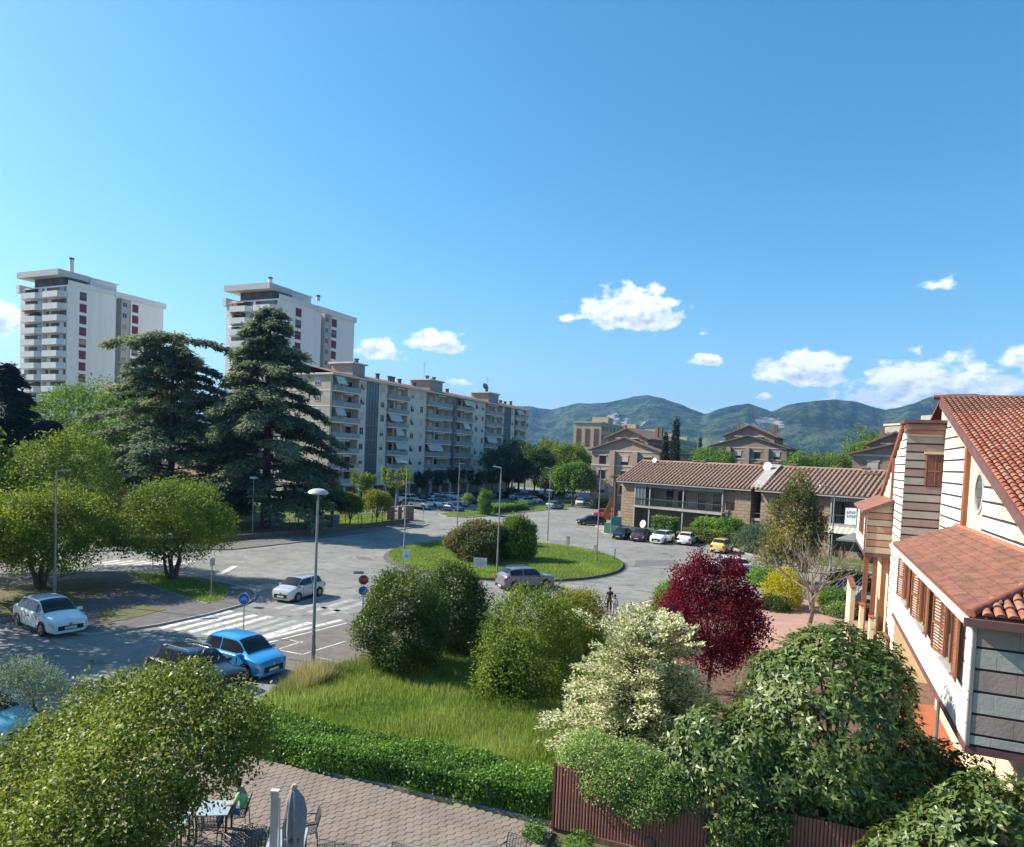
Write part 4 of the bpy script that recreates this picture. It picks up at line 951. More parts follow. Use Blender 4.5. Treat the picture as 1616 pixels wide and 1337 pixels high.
# --- grass, nobody could count it
def grass(name, poly, n, h, wdt, lm, seed, z=.1, avoid=None, lean=.35, patch=.5):
    rng = np.random.default_rng(seed); poly = np.array(poly); lo, hi = poly.min(0), poly.max(0)
    Q = rng.uniform(lo, hi, (int(n * np.prod(hi - lo) / max(1, abs(np.sum(poly[:, 0] * np.roll(poly[:, 1], -1) - np.roll(poly[:, 0], -1) * poly[:, 1])) / 2)), 2)); Q = Q[inside(Q, poly)]
    kk = rng.normal(size=(5, 2)) * 1.1; ph = rng.uniform(0, 6, 5); lump = np.sin(Q @ kk.T + ph).sum(1) / 3
    H = h * np.clip(1 + patch * lump + rng.normal(size=len(Q)) * .3, .25, 2.2)
    th = rng.uniform(0, 2 * PI, len(Q)); ln = np.abs(rng.normal(size=len(Q))) * lean
    d = np.c_[np.cos(th), np.sin(th)]; s = np.c_[-d[:, 1], d[:, 0]] * wdt / 2
    P0 = np.c_[Q - s, np.full(len(Q), z)]; P1 = np.c_[Q + s, np.full(len(Q), z)]; P2 = np.c_[Q + d * (ln * H)[:, None], z + H * (1 - .25 * ln)]
    V = np.stack([P0, P1, P2], 1).reshape(-1, 3)
    me = npmesh(name, V, np.arange(len(V)).reshape(-1, 3), lm, np.clip(.5 + .4 * lump + rng.normal(size=len(Q)) * .2, 0, 1))
    o = bpy.data.objects.new(name, me); link(o); o['kind'] = 'stuff'; return o
L_grass = leafmat('grass_blade', (.11, .195, .032), (.30, .36, .11), trans=.45, c3=(.175, .255, .055))
L_grass2 = leafmat('lawn_blade', (0.114, 0.210, 0.033), (0.257, 0.330, 0.083), trans=.45, c3=(0.162, 0.260, 0.051))
L_wild = leafmat('wild_grass_blade', (.13, .17, .045), (.36, .34, .15), trans=.4)
grass('meadow_grass', LAWN, 120000, .30, .03, L_grass, 301, .09)
grass('wild_grass', gps([(425, 1098), (470, 1068), (560, 1046), (640, 1030), (660, 1036), (600, 1056), (520, 1078), (460, 1104)], .1), 6000, .5, .03, L_wild, 302, .09)
grass('island_grass', isl, 46000, .17, .06, L_grass2, 303, .2)
grass('verge_grass', gA, 7000, .12, .05, L_grass2, 304, .14)
grass('strip_grass', gC, 9000, .16, .08, L_grass2, 305, .12)
grass('park_grass', gps([(490, 838), (600, 827), (640, 821), (620, 813), (480, 818)], .15), 9000, .2, .09, L_grass2, 306, .15)

# street trees just outside the left of the view; their shade lies across the near street
for i, (a, b_, h, r) in enumerate(((-44.5, 20.5, 13, 4.6), (-42, 13.2, 13.5, 4.8), (-45, 7, 13, 4.4), (-38, 3, 13, 4.4))):
    tree('street_tree', ('street tree outside the left edge nearest the white hatchback', 'street tree outside the left edge opposite the dark estate', 'street tree outside the left edge farthest from the road', 'street tree outside the left edge nearest the window')[i], (a, b_), 3, dome(2.2, h, r, 220 + i, 12, .4), L_privet, 2000, 6, .36, .2, 220 + i, .2, group='street trees left of the view', sig=.25)
# ---------------------------------------------------------------- buildings
def part(mb, name, m, root, smooth=False, kind=None):
    """part given in world coordinates under an unrotated root"""
    o = mb.build(name, m, root, smooth, loc=tuple(-x for x in root.location))
    if kind: o['kind'] = kind
    return o
M_cream = mat('cream_render', (.74, .60, .40), .85, (.66, .53, .35), .8)
M_whitec = mat('white_course', (.80, .77, .70), .8, (.70, .66, .59), 1.3, .05)
M_joint2 = mat('dark_joint', (.045, .03, .028), .9)
M_terra = mat('terracotta_wood', (.285, .11, .055), .6, (.215, .08, .04), 3, stretch=(1, 1, .15))
M_plumf = mat('plum_fascia', (.17, .085, .08), .6, (.13, .065, .062), 2)
M_rose = mat('rose_course', (.27, .195, .175), .85, (.225, .16, .145), 1.5, .05)
M_greyc = mat('grey_course', (.32, .285, .255), .85, (.27, .24, .215), 1.5, .05)
M_tan = mat('tan_course', (.52, .40, .27), .85, (.45, .345, .235), 1.5, .05)
M_orose = mat('orange_rose_course', (.47, .255, .165), .85, (.40, .215, .14), 1.5, .05)
M_greenb = mat('sage_block', (.42, .40, .345), .75, (.35, .335, .29), 2, .15)
M_mauveb = mat('mauve_block', (.345, .26, .225), .75, (.285, .215, .185), 2, .15)
M_tile = [mat('roof_tile_%s' % k, c, .8, tuple(x * .68 for x in c), 9, .2, 30) for k, c in (('red', (.36, .125, .075)), ('orange', (.41, .165, .10)), ('rust', (.30, .10, .062)), ('faded', (.40, .20, .14)))]
M_tilemix = mat('weathered_tiles', (.30, .13, .085), .9, (.16, .085, .062), 2.2, .3, 22, detail=10)
M_rbase = mat('roof_underlay', (.20, .07, .04), .9)
M_pane = glassmat('window_glass', (.02, .022, .025), .06)
M_metal = mat('grey_metal', (.34, .34, .34), .45, (.28, .28, .28), 3, metal=.6)

def shutter_mesh(w_, h, lv=16):
    mb = MB(); fr = .06
    mb.box(0, .045, 0, fr, 0, h); mb.box(0, .045, w_ - fr, w_, 0, h); mb.box(0, .045, fr, w_ - fr, 0, fr); mb.box(0, .045, fr, w_ - fr, h - fr, h); mb.box(0, .045, fr, w_ - fr, h * .5 - .03, h * .5 + .03)
    for k in range(lv):
        z = fr + (h - 2 * fr) * (k + .2) / lv; dz = (h - 2 * fr) / lv
        mb.quad((.036, fr, z), (.036, w_ - fr, z), (.008, w_ - fr, z + dz * .9), (.008, fr, z + dz * .9))
    return mb
def house():
    t = thing('striped_house', 'white and rose striped house with red tiled roofs at the right edge', 'house', (5.8, 30, 0))
    zr = lambda b_: 9.45 + .303 * (b_ - 24.9)
    A2 = 5.79
    # main gable wall
    mb = MB(); mb.extr([(A2, 20.7, 0), (A2, 20.7, zr(20.7) - .3), (A2, 41, zr(41) - .3), (A2, 41, 0)], (.35, 0, 0)); part(mb, 'wall', M_cream, t)
    mb = MB(); mb.box(A2 + .36, 16, 20.7, 21, 0, zr(20.7) - .3); mb.box(A2 + .36, 16, 50, 50.3, 0, 9.5); part(mb, 'wall', M_cream, t)
    jm = MB(); n = 0
    for k in range(-2, 11):
        z0 = 7.47 + .527 * k; z1 = z0 + .527
        # left of the post
        be = max(33.55, (z1 + .75 - 9.45) / .303 + 24.9)
        if be < 39.0 and z0 > 7.2:
            c = MB(); c.box(A2 - .03, A2 - .001, be, 39.28, z0 + .045, z1 - .045); part(c, 'wall_course', M_whitec, t)
            jm.box(A2 - .012, A2 - .002, max(33.55, be - .25), 39.28, z1 - .045, z1 + .045)
        be = max(21.5, (z1 + .62 - 9.45) / .303 + 24.9)
        if be < 30.2 and z1 < 12:
            c = MB(); c.box(A2 - .03, A2 - .001, be, 30.35, z0 + .045, z1 - .045); part(c, 'wall_course', M_whitec, t)
            jm.box(A2 - .012, A2 - .002, be - .2, 30.35, z1 - .045, z1 + .045)
    part(jm, 'wall_joint', M_joint2, t)
    c = MB(); c.box(A2 - .16, A2 - .001, 33.05, 33.5, 8.2, zr(33.2) - .35); part(c, 'post', M_terra, t)
    # oval window
    def oval(cb, cz, rb, rz, a, n=28): return [(a, cb + rb * math.cos(2 * PI * k / n), cz + rz * math.sin(2 * PI * k / n)) for k in range(n)]
    fr = MB(); o1, o2 = oval(31.07, 9.87, .80, .84, A2 - .04), oval(31.07, 9.87, .62, .68, A2 - .04); o3 = oval(31.07, 9.87, .62, .68, A2 - .005)
    N_ = 28; fr.add(o1 + o2 + o3 + oval(31.07, 9.87, .80, .84, A2), [(i, (i + 1) % N_, N_ + (i + 1) % N_, N_ + i) for i in range(N_)] + [(N_ + i, N_ + (i + 1) % N_, 2 * N_ + (i + 1) % N_, 2 * N_ + i) for i in range(N_)] + [(3 * N_ + i, 3 * N_ + (i + 1) % N_, (i + 1) % N_, i) for i in range(N_)])
    wf = part(fr, 'oval_window', mat('stone_surround', (.40, .38, .34), .8), t)
    g = MB(); g.add(o3, [tuple(range(N_))]); o = g.build('pane', glassmat('bright_pane', (.10, .13, .14), .15), wf)
    # main roof: plane, tiles, verge board
    rf = MB(); rf.extr([(5.69, 20.2, zr(20.2)), (18, 20.2, zr(20.2)), (18, 41.2, zr(41.2)), (5.69, 41.2, zr(41.2))], (0, 0, -.14))
    rf.extr([(5.69, 41.2, zr(41.2)), (18, 41.2, zr(41.2)), (18, 54, zr(41.2) - 3.9), (5.69, 54, zr(41.2) - 3.9)], (0, 0, -.14))
    roof = part(rf, 'roof', M_rbase, t)
    vb = MB(); vb.extr([(5.66, 20.2, zr(20.2) - .42), (5.66, 20.2, zr(20.2) - .02), (5.66, 41.1, zr(41.1) - .02), (5.66, 41.1, zr(41.1) - .42)], (.06, 0, 0)); vb.extr([(5.735, 20.2, zr(20.2) - .3), (5.735, 41.1, zr(41.1) - .3), (5.785, 41.1, zr(41.1) - .3), (5.785, 20.2, zr(20.2) - .3)], (0, 0, .05))
    part(vb, 'verge_board', M_plumf, t)
    def tile_mesh(ln, r0, r1, n=6):
        mb = MB(); vs = []
        for y, r, dz in ((0, r0, .045), (ln, r1, 0)):
            for k in range(n + 1): th = PI * k / n; vs.append((r * math.cos(th), y, r * math.sin(th) * .8 + dz))
        f = [(k, k + 1, n + 2 + k, n + 1 + k) for k in range(n)]; f.append(tuple(range(n, -1, -1)))
        return mb.add(vs, f)
    tm = tile_mesh(.46, .105, .085); tms = [tm.mesh('roof_tile', m, 60) for m in M_tile]
    rnd = random.Random(4); sl = math.atan(.303); cand = []
    for i in range(27):
        for j in range(48):
            a = 5.79 + i * .235; y = 23.4 + j * .372
            q = CM @ (np.array([a, y, zr(y) + .05]) - EYE); X = CX + F * q[0] / q[2]; Y = CY + F * q[1] / q[2]
            cand.append((0 if X < 1640 and Y < 900 else 1, q[2], a, y))
    cand.sort(); rest = MB(); cs, sn = math.cos(sl), math.sin(sl)
    for k, (_, d, a, y) in enumerate(cand):
        if k < 300:
            o = inst(tms[rnd.choice((0, 0, 1, 1, 2, 3))], 'roof_tile', (a - t.location[0], y - t.location[1], zr(y) + .012), roof, (sl + rnd.uniform(-.012, .012), 0, rnd.uniform(-.02, .02)))
            o.location = Vector((a + t.location[0] * 0, y, zr(y) + .012 + rnd.uniform(0, .008)))
        else: rest.add([(a + x, y + yy * cs - z * sn, zr(y) + .012 + yy * sn + z * cs) for x, yy, z in tm.v], tm.f)
    o = rest.build('roof_tiles', M_tilemix, roof); o['kind'] = 'stuff'
    rd = MB(); rd.tube([(5.4, 41.25, zr(41.2) + .03), (16, 41.25, zr(41.2) + .03)], .12, 8); part(rd, 'ridge_cap', M_tile[2], t)

    # rear wing: plum-grey wall facing us, white strip, slanted verge
    mb = MB(); mb.extr([(4.15, 39.45, 0), (4.15, 39.45, 12.95), (4.15, 40.6, 12.95), (4.15, 52, 8.4), (4.15, 52, 0)], (1.64, 0, 0)); part(mb, 'wing_wall', M_cream, t)
    jm = MB()
    for k in range(13):
        z0 = 7.0 + .413 * k; c = MB(); c.box(4.15, 5.76, 39.42, 39.449, z0 + .04, z0 + .373); part(c, 'wing_course', (M_rose, M_greyc)[k % 2] if k < 10 else (M_greyc, M_rose)[k % 2], t)
        jm.box(4.14, 5.77, 39.44, 39.4495, z0 - .04, z0 + .04)
    for k in range(29):
        z0 = 1.0 + .413 * k; zt = min(z0 + .388, 12.8)
        be = min(43.9, 40.6 + (12.95 - zt) / .399 - .5) if zt > 8.9 else 43.08
        if be < 39.9: continue
        c = MB(); c.box(4.125, 4.149, 39.46, be, z0 + .04, zt - .012); part(c, 'strip_course', M_whitec, t); jm.box(4.14, 4.1495, 39.47, be, z0 - .04, z0 + .04)
        if 8.9 < zt < 10.8:
            b1 = 40.6 + (12.95 - zt) / .399 - .55
            if b1 > 44.4: c = MB(); c.box(4.125, 4.149, 44.2, b1, z0 + .025, zt); part(c, 'strip_course', M_whitec, t)
    part(jm, 'wing_joint', M_joint2, t)
    c = MB(); c.box(4.03, 5.78, 39.3, 39.44, 12.42, 12.62); c.box(4.0, 5.78, 39.2, 39.44, 12.64, 12.86); part(c, 'fascia', mat('rose_fascia', (.33, .17, .13), .7), t)
    c = MB(); c.box(3.95, 5.78, 39.1, 41.0, 12.97, 13.12); part(c, 'roof_edge', M_plumf, t)
    c = MB(); c.extr([(3.98, 40.4, 12.78), (3.98, 40.4, 13.1), (3.98, 52.2, 8.4), (3.98, 52.2, 8.05)], (.14, 0, 0)); part(c, 'verge_board', M_terra, t)
    c = MB(); c.extr([(4.13, 40.8, 12.97), (5.8, 40.8, 12.97), (5.8, 52.2, 8.45), (4.13, 52.2, 8.45)], (0, 0, .1)); part(c, 'wing_roof', M_tilemix, t)
    c = MB(); c.box(4.0, 4.12, 43.92, 44.16, 8.75, 11.35); part(c, 'post', M_terra, t)
    M_shut = mat('brown_shutter', (.13, .05, .035), .6, (.10, .04, .03), 3)
    c = MB(); c.box(5.10, 5.76, 39.38, 39.415, 9.88, 11.42); w_ = part(c, 'wing_window', M_shut, t)
    c = MB(); c.box(5.02, 5.08, 39.37, 39.41, 9.86, 11.44); c.box(5.42, 5.45, 39.36, 39.378, 9.9, 11.4); c.box(5.12, 5.74, 39.362, 39.379, 10.6, 10.66); o = c.build('shutter', M_terra, w_)
    c = MB(); c.box(4.93, 5.78, 39.28, 39.418, 11.46, 11.58); part(c, 'lintel', M_tan, t)

    # far bay overhanging on the left
    A3, B3 = 2.86, 43.12
    c = MB(); c.extr([(A3, B3, 5.95), (4.12, B3, 5.95), (4.12, B3, 8.86), (A3, B3, 8.28)], (0, 8.8, 0)); part(c, 'far_bay', M_whitec, t)
    for k in range(7):
        z0 = 5.98 + .378 * k; z1 = z0 + .33
        c = MB()
        if z1 < 8.25: c.box(A3 + .02, 4.12, B3 - .03, B3 - .001, z0, z1)
        else: c.extr([(A3 + .02, B3 - .03, z0), (4.12, B3 - .03, z0), (4.12, B3 - .03, 8.78), (A3 + .3, B3 - .03, 8.36), (A3 + .02, B3 - .03, 8.24)], (0, .029, 0))
        part(c, 'bay_course', (M_tan, M_orose)[k % 2], t)
    jm = MB(); jm.box(A3 + .01, 4.125, B3 - .008, B3 - .002, 5.96, 8.3)
    for k in range(6): jm.box(A3 - .008, A3 - .001, B3 + .05, B3 + 8.7, 6.31 + .378 * k, 6.35 + .378 * k)
    part(jm, 'bay_joint', M_joint2, t)
    c = MB(); c.extr([(2.60, B3 - .25, 8.19), (4.17, B3 - .25, 8.93), (4.17, B3 - .25, 9.03), (2.60, B3 - .25, 8.29)], (0, 9.3, 0)); part(c, 'bay_roof', M_tilemix, t)
    for k in range(1): pass
    c = MB(); c.extr([(2.6, B3 - .3, 8.08), (4.19, B3 - .3, 8.83), (4.19, B3 - .3, 9.05), (2.6, B3 - .3, 8.3)], (0, .05, 0)); part(c, 'barge_board', M_plumf, t)
    c = MB(); c.tube([(2.72, B3 - .05, 8.15), (2.80, B3 - .09, 7.95), (2.80, B3 - .09, 5.9)], .05, 8); part(c, 'downpipe', mat('plum_pipe', (.20, .08, .08), .35, spec=.6), t)
    for b0 in (45.2, 48.0):
        c = shutter_mesh(.75, 1.5); o = c.build('shutter', M_terra, t, loc=(A3 - .06 - 5.8, b0 - 30, 6.75))
    c = MB(); c.box(A3 - .01, A3 - .002, 46.0, 47.95, 6.75, 8.2); part(c, 'bay_window', M_pane, t)
    c = MB(); c.box(A3 - .02, 4.14, B3 - .04, B3 + 8.8, 5.75, 5.945); part(c, 'bay_floor', M_plumf, t)
    # supports and stepped walls below the far bay
    for (a, b_) in ((2.98, 43.5), (3.42, 43.4), (3.86, 43.3)):
        c = MB(); c.box(a - .12, a + .12, b_ - .12, b_ + .12, 0, 5.74); part(c, 'pillar', M_terra, t)
    for (a0, a1, b0, b1, z1) in ((2.35, 2.6, 44.5, 49, 3.7), (2.75, 2.95, 42.3, 43.1, 3.1), (3.2, 3.42, 41.6, 42.6, 2.6), (3.6, 3.95, 40.6, 41.6, 1.9)):
        c = MB(); c.box(a0, a1, b0, b1, 0, z1); part(c, 'low_wall', M_cream, t); c = MB(); c.box(a0 - .04, a1 + .04, b0 - .04, b1 + .04, z1 + .001, z1 + .07); part(c, 'coping', M_terra, t)

    # near bay with the row of shutters
    A1, B1, BF = 3.51, 18.4, 34.3
    c = MB(); c.box(A1, A2 - .04, B1, BF, 4.40, 7.28); part(c, 'near_bay', M_cream, t)
    c = MB(); c.box(A1 - .03, 8, B1 - .03, BF, 4.22, 4.39); part(c, 'bay_floor', M_plumf, t)
    c = MB(); c.box(5.83, 8, B1, 21, 4.40, 7.28); part(c, 'near_bay', M_cream, t)
    jm = MB()
    zs = [4.42, 4.67, 5.14, 5.65, 6.16, 6.65, 7.16]
    jm.box(A1 + .02, 8, B1 - .012, B1 - .002, 4.4, 7.2)
    for k in range(6):
        z0, z1 = zs[k] + .03, zs[k + 1] - .03; a = A1 + .06 - (0 if k % 2 else .4); w_ = .80
        while a < 7.9:
            x0, x1 = max(a, A1 + .06), a + w_ - .006
            if x1 - x0 > .1:
                c = MB(); c.box(x0, x1, B1 - .04, B1 - .001, z0, z1); part(c, 'facade_block', (M_greenb, M_mauveb)[k % 2], t)
            a += w_
    c = MB(); c.box(A1 - .02, A1 + .05, B1 - .06, B1 + .02, 4.4, 7.25); part(c, 'corner_trim', M_metal, t)
    c = MB(); c.box(A1, 8, B1 - .035, B1 - .001, 7.18, 7.3); part(c, 'frieze', M_greyc, t)
    wins = [(20.12, 21.5, .97, 1.2), (24.8, 26.15, 1.6, 1.45), (29.6, 30.0, 1.5, 2.0)]
    wins = [(20.1, 21.5), (24.75, 26.15), (29.2, 30.4)]
    lv = [4.42, 4.86, 5.39, 5.60]
    for k in range(3):
        c = MB(); c.box(A1 - .03, A1 - .001, B1 + .06, BF, lv[k] + .025, lv[k + 1] - .025); part(c, 'bay_side_course', M_whitec, t); jm.box(A1 - .01, A1 - .002, B1 + .05, BF, lv[k + 1] - .025, lv[k + 1] + .025)
    prev = B1 + .06
    for (w0, w1) in wins + [(BF, BF)]:
        for (z0, z1) in ((5.62, 6.12), (6.17, 6.66), (6.71, 7.2)):
            if w0 - .0 > prev: c = MB(); c.box(A1 - .03, A1 - .001, prev, w0 - .06, z0, z1); part(c, 'bay_side_course', M_whitec, t)
        prev = w1 + .06
    part(jm, 'bay_joint', M_joint2, t)
    for (w0, w1) in wins:
        f = MB(); f.box(A1 - .05, A1 - .001, w0 - .05, w0 + .03, 5.62, 7.15); f.box(A1 - .05, A1 - .001, w1 - .03, w1 + .05, 5.62, 7.15); f.box(A1 - .05, A1 - .001, w0 + .03, w1 - .03, 7.08, 7.15); f.box(A1 - .045, A1 - .001, (w0 + w1) / 2 - .03, (w0 + w1) / 2 + .03, 5.66, 7.08)
        fo = part(f, 'window', M_terra, t)
        g = MB(); g.box(A1 - .012, A1 - .002, w0 + .03, w1 - .03, 5.66, 7.08); g.build('pane', M_pane, fo)
        s_ = MB(); s_.box(A1 - .16, A1 - .001, w0 - .12, w1 + .12, 5.53, 5.61); part(s_, 'window_sill', M_conc, t)
        wd = 1.0
        m1 = shutter_mesh(wd, 1.52)
        o = m1.build('shutter', M_terra, t, loc=(A1 - .07 - 5.8, w0 - .05 - 30, 5.62), rot=(0, 0, PI - R(5)))
        o = m1.build('shutter', M_terra, t, loc=(A1 - .07 - 5.8, w1 + .05 - 30, 5.62), rot=(0, 0, R(9)))
    # bay roof: slope to the left, hip at the near corner, slope to the front
    E, zE, sp = 3.36, 7.36, .40
    t2 = A2 - .02 - E
    c = MB(); c.extr([(E, 18.15, zE), (E, BF + .3, zE), (A2 - .02, BF + .3, zE + sp * t2), (A2 - .02, 18.15 + t2, zE + sp * t2)], (0, 0, -.1))
    c.extr([(E + .03, 18.15, zE), (A2 - .02, 18.15 + t2, zE + sp * t2 - .012), (9, 18.15 + t2, zE + sp * t2 - .012), (9, 18.15, zE)], (0, 0, -.1)); bro = part(c, 'bay_roof', M_rbase, t)
    sl2 = math.atan(sp); cs2, sn2 = math.cos(sl2), math.sin(sl2); side = MB(); tl = tile_mesh(.40, .095, .08, 4)
    for i in range(75):
        y = 18.25 + i * .215
        if y > BF + .2: break
        for j in range(8):
            x0 = E + .0 + j * .325
            if x0 + .3 > A2 - .05 or (y - 18.15) < (x0 - E) + .12: continue
            # long axis runs up the slope (+x)
            side.add([(x0 + yy * cs2 - z * sn2, y - x, zE + sp * (x0 - E) + .012 + yy * sn2 + z * cs2 + .02) for x, yy, z in tl.v], [f[::-1] for f in tl.f])
    o = part(side, 'roof_tiles', M_tilemix, t, 60, 'stuff'); 
    tl2 = tile_mesh(.46, .105, .085)
    tms2 = [tl2.mesh('roof_tile', m, 60) for m in M_tile]
    for i in range(22):
        x = E + .34 + i * .235
        for j in range(6):
            y = 18.12 + j * .36
            if y + .35 > 18.15 + t2 or (x - E) < (y - 18.15) + .2: continue
            inst(tms2[rnd.choice((0, 1, 1, 3))], 'roof_tile', (x, y, zE + sp * (y - 18.15) + .03), bro, (sl2, 0, rnd.uniform(-.02, .02)))
    bro_loc = bro.location
    hp = MB()
    for k in range(9):
        u0 = t2 * k / 9; u1 = t2 * (k + 1.15) / 9
        hp.tube([(E + u0 + .02, 18.17 + u0, zE + sp * u0 + .07), (E + u1 + .02, 18.17 + u1, zE + sp * u1 + .10)], [.115, .095], 8)
    part(hp, 'hip_caps', mat('plum_tile', (.27, .09, .065), .75, (.2, .07, .05), 5), t, 50)
    c = MB(); c.box(E - .12, E - .01, 18.02, BF + .35, zE - .16, zE - .02); c.box(E - .01, A1, 18.2, BF + .3, zE - .12, zE - .06); part(c, 'gutter', mat('white_gutter', (.62, .60, .56), .5), t)
    c = MB(); c.box(E - .12, 9, 17.98, 18.1, zE - .2, zE - .02); c.box(E, 9, 18.1, 18.39, zE - .14, zE - .08); part(c, 'front_fascia', M_plumf, t)
    c = MB(); c.extr([(E, BF + .28, zE - .1), (E, BF + .28, zE + .04), (A2 - .02, BF + .28, zE + sp * t2 + .04), (A2 - .02, BF + .28, zE + sp * t2 - .1)], (0, .06, 0)); part(c, 'barge_board', M_plumf, t)
    c = MB()
    for k in range(20): c.tube([(A2 - .12, 21.2 + k * .66, zE + sp * t2 + .03), (A2 - .12, 21.2 + k * .66 + .72, zE + sp * t2 + .04)], [.09, .11], 7)
    part(c, 'wall_flashing', M_tile[1], t, 50)
    # ground floor under the bay
    c = MB(); c.box(5.3, 5.78, 20.6, 34.2, .14, 4.21); part(c, 'ground_floor_wall', M_cream, t)
    c = MB(); c.tube([(3.75, 23.6, .5), (3.75, 23.6, 4.21)], .05, 8); part(c, 'support_post', M_metal, t)
    c = MB(); c.box(3.6, 5.3, 21.2, 21.5, .5, 1.4); part(c, 'parapet', M_cream, t)
    return t
HOUSE = house()
# steps up to the door with a metal railing
def stairs():
    p = gp(1322, 952, .15); q = gp(1352, 925, 1.2); t = thing('garden_stairs', 'pale garden steps with a grey metal railing beside the cream pillars', 'stairs', (p[0], p[1], .1))
    p = np.array(p); q = np.array(q); d = q - p; L = np.linalg.norm(d); d /= L; nn = np.array([-d[1], d[0]])
    for k in range(7):
        mb = MB(); c0 = d * L * (k + .5) / 7; mb.obox((c0[0], c0[1], .09 + .16 * k / 2), (*(d * L / 7.1), 0), (*(nn * 1.3), 0), (0, 0, .17 + .16 * k)); mb.build('step', M_conc, t)
    mb = MB()
    for sd in (-.6, .6):
        for hh in (.95, .62, .32): mb.tube([(*(nn * sd - d * .3), hh), (*(d * L + nn * sd), hh + 1.15), (*(d * (L + 1.0) + nn * sd), hh + 1.15)], .03, 5)
        for k in range(4): c0 = d * L * k / 3 + nn * sd; mb.tube([(*c0, 0), (*c0, .95 + 1.15 * k / 3)], .03, 5)
    mb.build('railing', M_metal, t)
stairs()

